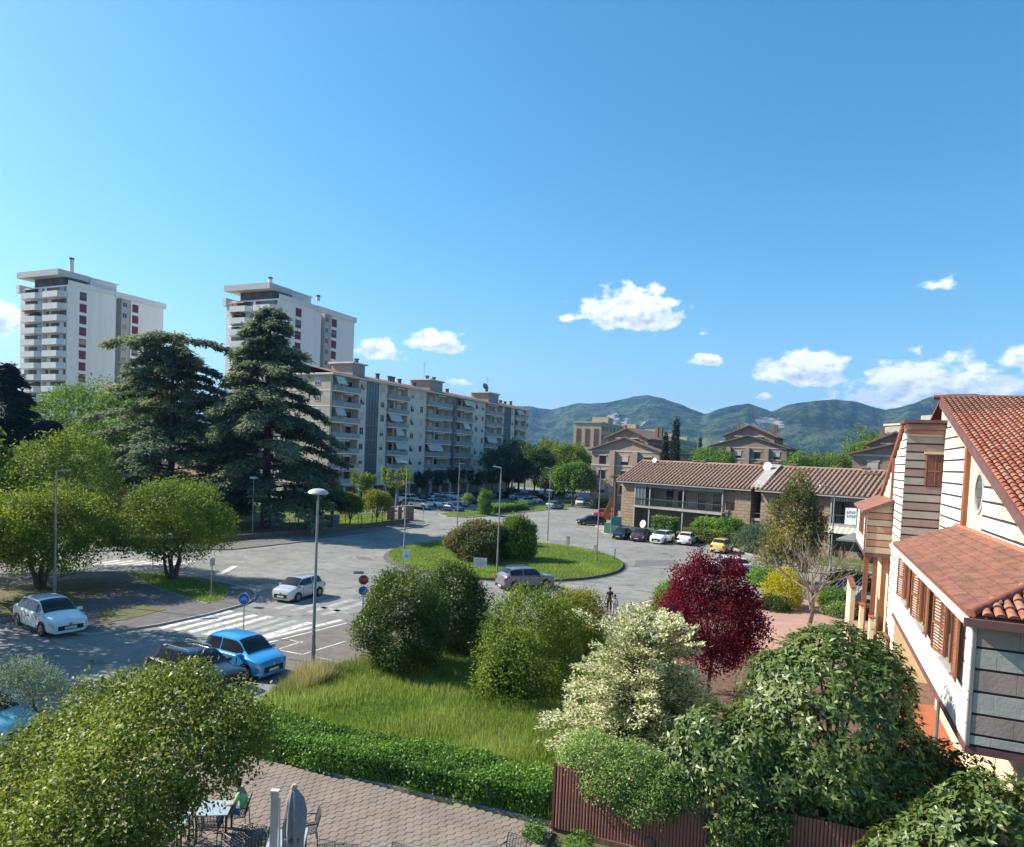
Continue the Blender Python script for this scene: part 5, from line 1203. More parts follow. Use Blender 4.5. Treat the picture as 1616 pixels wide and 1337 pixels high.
# ---------------------------------------------------------------- seven-storey block of flats
def block():
    M_wall = mat('beige_panel', (.74, .655, .545), .9, (.64, .565, .47), .5, .05, detail=8)
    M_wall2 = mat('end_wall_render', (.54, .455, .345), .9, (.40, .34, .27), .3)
    M_band = mat('pale_band', (.78, .71, .62), .85, (.66, .60, .53), 1.2)
    M_par = mat('grey_parapet', (.36, .35, .34), .7, (.29, .285, .28), .6)
    M_blue = glassmat('blue_stair_glazing', (.045, .075, .115), .25)
    M_awn = mat('cream_awning', (.74, .69, .60), .85, (.52, .48, .41), 2); M_awn2 = mat('grey_awning', (.58, .56, .53), .85)
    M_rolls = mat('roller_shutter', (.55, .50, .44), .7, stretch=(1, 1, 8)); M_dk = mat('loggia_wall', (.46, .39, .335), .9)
    t = thing('apartment_block', 'long seven-storey block of flats with stacked balconies over an arcade', 'apartment block', (-84.95, 107.25, 0), R(-1.9))
    rnd = random.Random(12); Z0 = 3.4; FH = 3.0; NF = 7; ZT = Z0 + FH * NF
    bal = [(.3, 8.4), (17.9, 25.7), (33.4, 44.7), (46.9, 55.9), (63.1, 73.6), (81.7, 89.9)]
    strips = [(10.9, 14.7), (44.9, 46.5), (74.8, 79.0)]
    wins = [9.45, 16.3, 27.6, 31.4, 58.0, 61.5, 80.3, 91.1]
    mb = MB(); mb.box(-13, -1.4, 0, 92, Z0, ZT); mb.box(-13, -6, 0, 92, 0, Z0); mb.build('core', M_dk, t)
    # solid wall strips between the loggias
    edges = [0]; 
    for a, b_ in bal: edges += [a, b_]
    edges.append(92)
    for i in range(0, len(edges), 2):
        mb = MB(); mb.box(-1.39, 0, edges[i], edges[i + 1], Z0, ZT); mb.build('wall', M_wall, t)
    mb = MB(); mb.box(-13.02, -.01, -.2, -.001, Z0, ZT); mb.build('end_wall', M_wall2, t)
    # floor bands
    for k in range(NF + 1):
        mb = MB(); z = Z0 + FH * k
        for i in range(0, len(edges), 2):
            y0, y1 = edges[i], edges[i + 1]; segs = [(y0, y1)]
            for s0, s1 in strips:
                segs = [q for a, b_ in segs for q in ([(a, min(b_, s0)), (max(a, s1), b_)] if s0 < b_ and s1 > a else [(a, b_)])]
            for a, b_ in segs:
                if b_ - a > .05: mb.box(.002, .05, a, b_, z - .12, z + .12)
        mb.box(-13, 0, -.24, -.202, z - .1, z + .1)
        mb.build('floor_band', M_band, t)
    fr = MB(); fr.box(.003, .07, -.65, .65, 0, .07); fr.box(.003, .07, -.65, -.58, .07, 1.55); fr.box(.003, .07, .58, .65, .07, 1.55); fr.box(.003, .07, -.58, .58, 1.48, 1.55); fr.box(.003, .05, -.03, .03, .07, 1.48)
    frm = fr.mesh('window', M_band); pn = MB(); pn.box(.004, .02, -.58, .58, .07, 1.48); pnm = pn.mesh('pane', M_pane)
    rollm = []
    for h in (.35, .8, 1.41): q = MB(); q.box(.021, .045, -.57, .57, 1.48 - h, 1.48); rollm.append(q.mesh('roller_shutter', M_rolls))
    tilt = MB(); tilt.extr([(.05, -.57, 1.4), (.05, .57, 1.4), (.62, .57, .55), (.62, -.57, .55)], (.02, 0, .01)); tiltm = tilt.mesh('tilted_shutter', M_rolls)
    for y in wins:
        for k in range(NF):
            w_ = inst(frm, 'window', (0, y, Z0 + FH * k + .95), t); inst(pnm, 'pane', (0, 0, 0), w_)
            r_ = rnd.random()
            if r_ < .62: inst(rnd.choice(rollm), 'roller_shutter', (0, 0, 0), w_)
            elif r_ < .85: inst(tiltm, 'tilted_shutter', (0, 0, 0), w_)
    for s0, s1 in strips:
        mb = MB(); n = 4 if s1 - s0 > 2 else 2
        for j in range(n):
            a = s0 + (s1 - s0) * j / n; mb.box(.002, .09, a + .07, a + (s1 - s0) / n - .07, Z0 - .2, ZT - .1)
        g = mb.build('stair_glazing', M_blue, t)
        q = MB()
        for j in range(n + 1): a = s0 + (s1 - s0) * j / n; q.box(.01, .16, a - .06, a + .06, Z0 - .2, ZT - .1)
        for k in range(NF): q.box(.01, .11, s0 + .1, s1 - .1, Z0 + FH * k - .1, Z0 + FH * k + .1)
        q.build('mullion', mat('slate_mullion', (.16, .18, .20), .6), g)
    for bi, (y0, y1) in enumerate(bal):
        wd = y1 - y0
        sl = MB(); sl.box(-1.39, .55, y0 + .01, y1 - .01, -.12, .12); slm = sl.mesh('balcony', M_band)
        pr = MB(); pr.box(.46, .56, y0 + .01, y1 - .01, .121, 1.1); pr.box(-.0, .459, y0 + .01, y0 + .09, .121, 1.1); pr.box(0, .459, y1 - .09, y1 - .01, .121, 1.1); prm = pr.mesh('parapet', M_par)
        nd = max(2, int(wd / 2.6)); dm = []
        for j in range(nd):
            yc = y0 + wd * (j + .5) / nd; q = MB(); q.box(-1.398, -1.36, yc - .75, yc + .75, .13, 2.35); dm.append(q.mesh('balcony_door', (M_pane, M_rolls, M_pane, M_band)[(j + bi) % 4]))
        pil = MB(); pil.box(-.25, .02, y0 + wd * .36 - .1, y0 + wd * .36 + .1, .13, 2.87); pilm = pil.mesh('balcony_pier', M_wall)
        for k in range(NF):
            z = Z0 + FH * k
            b_ = inst(slm, 'balcony', (0, 0, z), t); inst(prm, 'parapet', (0, 0, 0), b_)
            for m in dm: inst(m, 'balcony_door', (0, 0, 0), b_)
            inst(pilm, 'balcony_pier', (0, 0, 0), b_)
            r_ = rnd.random(); aw0 = y0 + wd * rnd.choice((.05, .38)); aw1 = aw0 + wd * rnd.choice((.33, .55))
            q = MB()
            if r_ < .36: q.extr([(.35, aw0, 2.8), (.35, aw1, 2.8), (1.15, aw1, 1.35), (1.15, aw0, 1.35)], (.03, 0, .02)); q.build('awning', rnd.choice((M_awn, M_awn2)), b_)
            else: q.box(.3, .62, aw0, aw1, 2.5, 2.72); q.build('awning', M_awn, b_)
    # arcade
    mb = MB(); mb.box(-1, .02, 0, 92, Z0 - .45, Z0 - .125); mb.build('arcade_beam', M_band, t)
    pm = MB(); pm.box(-.5, .0, -.22, .22, 0, Z0 - .451); pmm = pm.mesh('pillar', M_band)
    for i in range(21): inst(pmm, 'pillar', (0, .3 + 4.57 * i, 0), t)
    # roof
    M_rt = mat('low_tiled_roof', (.30, .155, .105), .9, (.24, .12, .085), 1.2, .3, 12)
    mb = MB(); mb.box(-13.6, .75, -.6, 92.6, ZT + .001, ZT + .3); mb.build('eaves', M_band, t)
    mb = MB(); mb.extr([(.7, -.5, ZT + .302), (.7, 92.5, ZT + .302), (-6.5, 92.5, ZT + 1.9), (-6.5, -.5, ZT + 1.9)], (0, 0, .1)); mb.extr([(-13.5, -.5, ZT + .302), (-6.5, -.5, ZT + 1.9), (-6.5, 92.5, ZT + 1.9), (-13.5, 92.5, ZT + .302)], (0, 0, .1)); ro = mb.build('roof', M_rt, t)
    for y0, y1 in ((7.3, 11.2), (36, 41.8), (66.3, 72.5)):
        mb = MB(); mb.box(-6.4, -.9, y0, y1, ZT + .31, ZT + 3.1); q = mb.build('stair_head', mat('stair_head_render', (.40, .34, .29), .9), t)
        mb = MB(); mb.box(-6.8, -.5, y0 - .5, y1 + .5, ZT + 3.101, ZT + 3.4); mb.build('cap_slab', M_band, q)
    ch = MB(); ch.box(-.3, .3, -.3, .3, 0, 1.6); ch.box(-.42, .42, -.42, .42, 1.601, 1.8); chm = ch.mesh('chimney', mat('dark_flue', (.10, .095, .09), .8))
    for y, x, z in ((12.6, -3, .5), (11.0, -3, 3.2), (21, -5, 1.4), (25.5, -5, 1.4), (26.8, -5, 1.4), (29.4, -5, 1.2), (34, -4, .9), (38, -3, 3.0), (41, -3, 3.0), (45, -4, .6), (50, -4.5, 1.1), (67, -2, 3.1), (80, -4, .9), (83, -4, .8), (87, -4, 1.2)):
        inst(chm, 'chimney', (x, y, ZT + z - .2), t, scale=(1, 1, .9))
    an = MB(); an.tube([(0, 0, 0), (0, 0, 4.2)], .05, 4); an.tube([(-.8, 0, 4.0), (.8, 0, 4.0)], .04, 4); an.tube([(-.6, 0, 3.4), (.6, 0, 3.4)], .04, 4); anm = an.mesh('aerial', M_metal)
    inst(anm, 'aerial', (-3, 36.5, ZT + 3.3), t); inst(anm, 'aerial', (-3, 69.2, ZT + 3.3), t)
    dsh = MB(); dsh.lathe([(.02, 0), (.5, .07), (.95, .26), (1.0, .30), (.94, .32), (.5, .14), (.02, .08)], 16); d_ = dsh.build('satellite_dish', mat('grey_dish', (.2, .2, .21), .6), t, 50, loc=(-1.5, 65.0, ZT + 4.6), rot=(0, R(70), R(-20)))
    mb = MB(); mb.tube([(0, 0, 0), (0, 0, 2.0)], .06, 5); mb.build('dish_mast', M_metal, t, loc=(-1.8, 65.0, ZT + 1.2))
    # windows of the end wall
    for k in range(NF):
        for x in (-3.2, -8.2):
            w_ = inst(frm, 'window', (x, -.2, Z0 + FH * k + .95), t, (0, 0, -PI / 2)); inst(pnm, 'pane', (0, 0, 0), w_); inst(rollm[rnd.randrange(3)], 'roller_shutter', (0, 0, 0), w_)
block()

# ---------------------------------------------------------------- white tower blocks
def tower(name, lab, corner, ln, wd, c1, rec, c2, ztop, chims, seed, orange=None):
    M_w = mat('white_ribbed_concrete', (.78, .76, .72), .85, (.72, .70, .665), .25, .25, 3, stretch=(3, 3, .3))
    M_w2 = mat('white_render', (.72, .70, .67), .85, (.65, .64, .61), .3); M_sh = mat('magenta_shutter', (.17, .025, .06), .6, (.13, .02, .05), .5)
    M_dk = mat('shaded_opening', (.10, .085, .085), .8, (.16, .13, .13), .6)  # dark tone standing for shade in the balconies; penthouse and flue caps share it
    t = thing(name, lab, 'tower block', (corner[0], corner[1], 0), R(-.5)); rnd = random.Random(seed)
    r0, r1 = rec; ZB = ztop
    mb = MB(); mb.box(-wd, -2.2, .05, ln, 0, ZB); mb.box(-2.199, 0, .05, r0, 0, ZB); mb.box(-2.199, 0, r1, ln, 0, ZB); mb.build('wall', M_w, t)
    mb = MB(); mb.box(-wd, .02, .0, .049, 0, ZB); mb.build('front_wall', M_w2, t)
    mb = MB(); mb.box(-2.0, -.25, r1 - 2.6, r1 - .01, 0, ZB + 1.0); mb.build('lift_shaft', mat('grey_render', (.44, .42, .40), .9), t)
    wm = MB(); wm.box(.002, .05, 0, c1[1] - c1[0], -2.15, 0); wmm = wm.mesh('window', M_sh)
    jm = MB(); jm.box(.051, .065, .05, (c1[1] - c1[0]) * .46, -2.1, -.05); jm.box(.051, .065, (c1[1] - c1[0]) * .54, (c1[1] - c1[0]) - .05, -2.1, -.05); jmm = jm.mesh('shutter', M_sh)
    jm2 = MB(); jm2.box(.051, .06, .05, (c1[1] - c1[0]) - .05, -1.4, -.25); jmp = jm2.mesh('pane', M_pane)
    sm = MB(); sm.box(-.002, .03, .0, .5, -1.2, 0); sm.box(-.002, .03, .65, 1.15, -1.2, 0); smm = sm.mesh('small_window', M_pane)
    for k in range(15):
        z = ztop - 1.0 - 2.98 * k
        for (y0, y1) in (c1, c2):
            o = inst(wmm, 'window', (0, y0, z), t); inst(jmp if rnd.random() < .15 else jmm, 'shutter', (0, 0, 0), o)
        inst(smm, 'small_window', (-.24, r1 - 2.2, z), t)
        q = MB(); 
    # roof: parapets, slab, plant room, flues
    
    for bb in ((-.12, .35, ln * .46, ln + .6, ZB - .2, ZB + 1.3), (-.12, .2, .2, r0, ZB + .001, ZB + 1.2), (-wd - .9, -wd + .4, -.6, ln * .3, ZB - 1.2, ZB + .9)): mb = MB(); mb.box(*bb); mb.build('parapet', M_w2, t)
    mb = MB(); mb.box(-wd * .99, -2.0, -1.2, 7, ZB + 2.4, ZB + 3.9); mb.build('roof_slab', mat('roof_slab_concrete', (.56, .55, .52), .85), t)
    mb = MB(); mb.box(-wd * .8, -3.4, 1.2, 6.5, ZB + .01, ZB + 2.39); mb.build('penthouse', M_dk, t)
    mb = MB(); mb.box(-9, -2.5, 7.5, 15, ZB + .01, ZB + 3.6); mb.box(-9.4, -2.1, 7.1, 15.4, ZB + 3.601, ZB + 3.85); mb.build('plant_room', M_w2, t)
    for (x, y, h) in chims:
        mb = MB(); mb.tube([(0, 0, 0), (0, 0, h)], .55, 10); c_ = mb.build('chimney', M_w2, t, 50, loc=(x, y, ZB + 3.0)); q = MB(); q.tube([(0, 0, h + .01), (0, 0, h + .5)], .6, 10); q.build('chimney_cap', M_dk, c_, 50)
    # balconies on the face towards us
    w2 = wd * .44
    pl = MB(); y_ = -1.7; ch = 1.3
    pts = [(0, 0), (0 + .0, -.5), (ch, y_), (w2 - ch, y_), (w2, -.5), (w2, 0)]
    pl.prism(pts, 0, 1.45, True); plm = pl.mesh('balcony', M_w2)
    op = MB(); op.box(.3, w2 - .2, -.03, -.001, 1.46, 2.75); opm = op.mesh('balcony_dark_panel', M_dk)  # flat panel on the wall, shade of a recess put into its colour
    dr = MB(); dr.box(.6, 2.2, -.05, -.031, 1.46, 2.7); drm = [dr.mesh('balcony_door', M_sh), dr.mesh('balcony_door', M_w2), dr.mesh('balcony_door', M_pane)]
    tp = MB(); tp.prism([(ch * .5, -1.0), (ch, y_ + .1), (w2 - ch, y_ + .1), (w2 - ch * .5, -1.0)], 1.2, 1.452); tpm = tp.mesh('balcony_shade_cap', M_dk)  # cap on the solid balcony block, shade behind the parapet painted dark
    aw = MB(); aw.extr([(.3, -.06, 2.75), (w2 * .7, -.06, 2.75), (w2 * .7, -1.6, 2.15), (.3, -1.6, 2.15)], (0, 0, .06)); awm = [aw.mesh('awning', mat('coral_awning', (.55, .14, .09), .8)), aw.mesh('awning', M_w2), aw.mesh('awning', mat('brown_awning', (.22, .10, .08), .8))]
    for k in range(15):
        z = ztop - 2.4 - 2.98 * k - 1.45 + .7
        for col, x in enumerate((-wd + 1.6, -w2 - .15)):
            b_ = inst(plm, 'balcony', (x, -.001, z), t); inst(opm, 'balcony_dark_panel', (0, 0, 0), b_); inst(rnd.choice(drm), 'balcony_door', (0, 0, 0), b_); inst(rnd.choice(drm), 'balcony_door', (w2 - 3.3, 0, 0), b_)
            if (k, col) in (orange or {}): inst(awm[orange[(k, col)]], 'awning', (0, 0, 0), b_)
    mb = MB(); mb.box(-w2 - .28, -w2 - .16, -.9, -.002, 0, ztop - 1.6); mb.build('balcony_divider', M_w2, t)
tower('tower_block', 'left white tower block with stacked balconies and magenta shutters', (-174.43, 115.74), 27.8, 18.9, (3.14, 4.97), (13.07, 17.51), (17.94, 19.86), 48.5, [(-3.2, 3, 4.2)], 1, {(2, 0): 0, (0, 0): 2, (9, 1): 1, (8, 0): 1})
tower('tower_block', 'right white tower block rising behind the pointed cedar and the long flats', (-126.35, 137.68), 31.1, 17.7, (6.25, 8.41), (16.38, 20.8), (20.86, 23.07), 47.6, [(-6.8, 4, 3.2), (-1.2, 16.3, 1.0)], 2, {(0, 0): 0, (1, 0): 2, (2, 0): 1, (2, 1): 2})

# ---------------------------------------------------------------- two-storey housing with the tiled roof
def lowhouse():
    M_st = mat('sandstone_block', (.30, .215, .145), .9, (.215, .155, .108), 1.1, .25, 6); b = NB(M_st.node_tree); p = M_st.node_tree.nodes['Principled BSDF']
    br = b.n('ShaderNodeTexBrick'); br.inputs['Scale'].default_value = 1; br.inputs['Brick Width'].default_value = 1.0; br.inputs['Row Height'].default_value = .42; br.inputs['Mortar Size'].default_value = .03
    for i, c in enumerate(((.33, .24, .165, 1), (.25, .18, .125, 1), (.10, .075, .055, 1))): br.inputs[('Color1', 'Color2', 'Mortar')[i]].default_value = c
    tcx = b.n('ShaderNodeTexCoord'); sx = b.n('ShaderNodeSeparateXYZ'); b.link(tcx.outputs['Object'], sx.inputs[0]); cb = b.n('ShaderNodeCombineXYZ'); b.link(b.m('ADD', sx.outputs[0], sx.outputs[1]), cb.inputs[0]); b.link(sx.outputs[2], cb.inputs[1]); b.link(cb.outputs[0], br.inputs['Vector'])
    old = p.inputs['Base Color'].links[0].from_socket; b.link(b.mix(.75, old, br.outputs[0]), p.inputs['Base Color'])
    M_in = mat('loggia_render', (.24, .20, .17), .9); M_bl = mat('brown_blind', (.30, .18, .14), .8); M_frame = mat('grey_frame', (.33, .34, .34), .6); M_rail = mat('dark_rail', (.07, .075, .08), .6)
    M_rt = mat('brown_ribbed_tiles', (.34, .215, .155), .85, (.25, .16, .12), 1.6, .3, 14, detail=8); M_rv = mat('dark_roof_valley', (.12, .07, .05), .9)
    t = thing('terraced_housing', 'long two-storey sandstone housing with a brown ribbed tile roof', 'house', (-25.93, 100.55, 0), math.atan2(-11.61, 33.51))
    ZE, ZR, D = 7.42, 10.4, 6.0
    def bx(name, m, x0, x1, y0, y1, z0, z1, par=t): mb = MB(); mb.box(x0, x1, y0, y1, z0, z1); return mb.build(name, m, par)
    for (x0, x1) in ((0, 19.8), (21.1, 41)):
        bx('core', M_in, x0 + .02, x1 - .02, 1.9, 11.9, 0, ZE); bx('end_wall', M_st, x0, x0 + .3, .26, 12, 0, ZE)
        mb = MB(); mb.extr([(x0 - .5, -.7, ZE - .03), (x1 + .3, -.7, ZE - .03), (x1 + .3, D, ZR), (x0 - .5, D, ZR)], (0, 0, .12)); mb.extr([(x0 - .5, D, ZR), (x1 + .3, D, ZR), (x1 + .3, 12.7, ZE - .03), (x0 - .5, 12.7, ZE - .03)], (0, 0, .12)); ro = mb.build('roof', M_rv, t)
        n = int((x1 - x0 + .8) / .57); rb = MB(); slp = math.atan2(ZR - ZE, D + .7); nr = 9
        for i in range(n + 1):
            x = x0 - .45 + i * (x1 - x0 + .7) / n
            for j in range(nr):
                y0 = -.75 + (D + .72) * j / nr; y1 = -.75 + (D + .72) * (j + 1.12) / nr; zz = lambda y: ZE + .1 + (y + .7) * (ZR - ZE) / (D + .7)
                vs = []
                for y, r, dz in ((y0, .19, .06), (y1, .165, 0)):
                    for k in range(5): th = PI * k / 4; vs.append((x + r * math.cos(th), y, zz(y) + r * .85 * math.sin(th) + dz))
                rb.add(vs, [(k, k + 1, 6 + k, 5 + k) for k in range(4)] + [(4, 3, 2, 1, 0)])
        o = rb.build('roof_tiles', M_rt, ro, 60); o['kind'] = 'stuff'
        rc = MB(); rc.tube([(x0 - .5, D, ZR + .18), (x1 + .3, D, ZR + .18)], .17, 8); rc.build('ridge_cap', M_rt, ro, 50)
        bx('gutter', M_frame, x0 - .5, x1 + .3, -.86, -.72, ZE - .12, ZE)
    # valley slab between the two roofs and stair recess
    mb = MB(); mb.extr([(19.75, -.2, ZE + .35), (21.2, -.2, ZE + .35), (21.2, D - .2, ZR + .35), (19.75, D - .2, ZR + .35)], (0, 0, .1)); mb.build('valley_roof', M_conc, t)
    bx('stairwell', mat('dark_recess', (.06, .05, .05), .9), 19.8, 21.1, 2.4, 11.9, 0, ZE); bx('landing', M_conc, 19.81, 21.09, .3, 2.39, 3.5, 3.8); bx('landing_rail', M_rail, 19.81, 21.09, .3, .36, 4.4, 4.5)
    # front walls (left house)
    def pier(x0, x1, z0=0, z1=ZE - .02): return bx('wall', M_st, x0, x1, 0, 1.88, z0, z1)
    pier(0, 2.4); pier(17.65, 19.79); pier(21.11, 23.2); pier(24.75, 27.6); pier(28.9, 29.7); pier(35.5, 40.9)
    for (x0, x1, zz) in ((16.15, 17.64, 0),):
        bx('wall', M_st, x0, x1, .2, 1.88, 0, 4.5); q = bx('blind', M_bl, x0 + .02, x1 - .02, .3, .36, 5.6, 7.0); bx('wall', M_st, x0, x1, .4, 1.88, 4.5, 7.4); bx('window', M_pane, x0 + .1, x1 - .1, .37, .398, 4.55, 5.6)
    def loggia(x0, x1, doors, cols, z0=4.1):
        sl = bx('balcony', M_conc, x0, x1, -.5, 1.88, z0 - .28, z0); rl = MB(); rl.box(x0, x1, -.5, -.45, z0 + 1.02, z0 + 1.1); rl.box(x0, x1, -.5, -.46, z0 + .08, z0 + .14)
        k = x0 + .1
        while k < x1: rl.box(k, k + .03, -.49, -.465, z0 + .14, z0 + 1.02); k += .24
        rl.build('railing', M_rail, sl)
        for c in cols: bx('column', M_frame, c - .08, c + .08, -.35, -.2, 0, ZE - .03)
        for i, (d0, d1, m) in enumerate(doors):
            f = MB(); f.box(d0, d1, 1.82, 1.875, z0 + .02, z0 + 2.4); o = f.build('balcony_door', m, t)
            f = MB(); f.box(d0 - .06, d0, 1.8, 1.87, z0 + .02, z0 + 2.46); f.box(d1, d1 + .06, 1.8, 1.87, z0 + .02, z0 + 2.46); f.box(d0, d1, 1.8, 1.819, z0 + 2.4, z0 + 2.46); f.build('door_frame', M_frame, o)
        mb = MB()          # valance slats below the eaves
        k = x0 + .05
        while k < x1 - .1: mb.box(k, k + .16, -.42, -.38, ZE - .62, ZE - .06); k += .28
        v = mb.build('valance', M_frame, t)
        for q in range(int((x1 - x0) / 1.9)):
            a = x0 + .8 + q * 1.9; f = MB(); f.box(a, a + .95, 1.84, 1.878, .6 if q % 2 else .05, 2.5); f.build('ground_floor_window', M_pane if q % 3 else M_bl, t)
        bx('wall', M_st, x0 + .02, x1 - .02, .6, .8, 0, .9)
    loggia(2.42, 16.13, [(4.6, 5.7, M_in), (6.4, 7.6, M_pane), (8.3, 9.6, M_pane), (11.4, 12.6, M_pane), (13.6, 15.0, M_pane), (15.3, 15.9, M_st)], [2.5, 5.0, 10.3, 16.05])
    en = MB()
    for k in range(4): en.box(2.6 + k * .55, 2.66 + k * .55, -.4, -.34, 4.1, 7.0)
    en.box(2.6, 4.4, -.4, -.34, 7.0, 7.08); o = en.build('glazed_enclosure', M_frame, t); g = MB(); g.box(2.66, 4.3, -.36, -.345, 4.12, 7.0); g.build('pane', glassmat('enclosure_glass', (.10, .12, .13), .12), o)
    for (x0, x1) in ((23.21, 24.74), (27.61, 28.89)):
        bx('wall', M_st, x0, x1, .25, 1.88, 0, 4.6); bx('shutter', M_bl, x0 + .02, x1 - .02, .3, .36, 4.62, 7.1); bx('wall', M_st, x0, x1, .4, 1.88, 4.61, 7.4)
    loggia(29.72, 35.48, [(30.2, 31.2, M_pane), (32.0, 33.2, M_pane), (33.8, 35.0, M_in)], [29.8, 35.4])
    # striped awning over the ground floor and a lettered white sheet on the balcony
    aw = MB(); aw2 = MB()
    for k in range(14):
        x = 29.75 + k * .28; (aw if k % 2 else aw2).extr([(x, -.5, 3.78), (x + .28, -.5, 3.78), (x + .28, -1.7, 3.1), (x, -1.7, 3.1)], (0, 0, .03))
    a_ = aw.build('awning', mat('cream_stripe', (.62, .58, .46), .9), t); aw2.build('stripe', mat('olive_stripe', (.36, .36, .28), .9), a_)
    s_ = MB(); s_.extr([(31.5, -.56, 6.1), (32.7, -.56, 6.15), (32.75, -.53, 4.2), (31.45, -.53, 4.15)], (0, .015, 0)); sh = s_.build('hanging_sheet', mat('white_cloth', (.66, .69, .70), .9), t)
    lt = MB(); rnd = random.Random(3)
    for row, zz in enumerate((5.45, 5.0)):
        for k in range(4):
            x = 31.68 + k * .25 + row * .04
            lt.box(x, x + .045, -.578, -.563, zz, zz + .3); lt.box(x + .045, x + .16, -.578, -.563, zz + (.26 if k % 2 else .0), zz + (.3 if k % 2 else .04)); lt.box(x + .045, x + .14, -.578, -.563, zz + .13, zz + .17)
    lt.build('lettering', M_rail, sh)
    ch = MB(); ch.box(-.35, .35, -.35, .35, 0, 1.25); ch.box(-.45, .45, -.45, .45, 1.251, 1.4); chm = ch.mesh('chimney', mat('brick_chimney', (.30, .19, .14), .9))
    for x, z in ((8.6, 0), (9.7, 0), (17.9, .1), (20.4, .2), (22.8, .1), (31.5, 0), (35.2, 0)): inst(chm, 'chimney', (x, 6.2, ZR - .5 + z), t, scale=(1, 1, .75))
    sk = MB(); sk.box(-.9, .9, 0, .5, 0, .16); skm = sk.mesh('roof_vent', M_rv)
    for x in (3.2, 11.5, 24.3, 32.6): inst(skm, 'roof_vent', (x, 4.7, ZR - .42), t, (.42, 0, 0))
    dsh = MB(); dsh.lathe([(.02, 0), (.3, .04), (.52, .13), (.55, .16), (.5, .165), (.3, .08), (.02, .05)], 18); dm = dsh.mesh('satellite_dish', mat('white_dish', (.72, .71, .68), .5), 50)
    for (x, y, z, s) in ((19.9, 4.6, ZR + .1, 1.12), (2.0, 5.6, ZR + .3, .72), (5.0, -1.6, 1.6, 1.0)):
        o = inst(dm, 'satellite_dish', (x, y, z), t, (R(78), 0, R(-12)), (s, s, s)); mb = MB(); mb.tube([(0, .0, -.02), (0, -.5 , -.3)] if False else [(0, -1.1, -.25), (0, -.2, -.05)], .03, 5); mb.build('dish_mount', M_metal, o)
lowhouse()

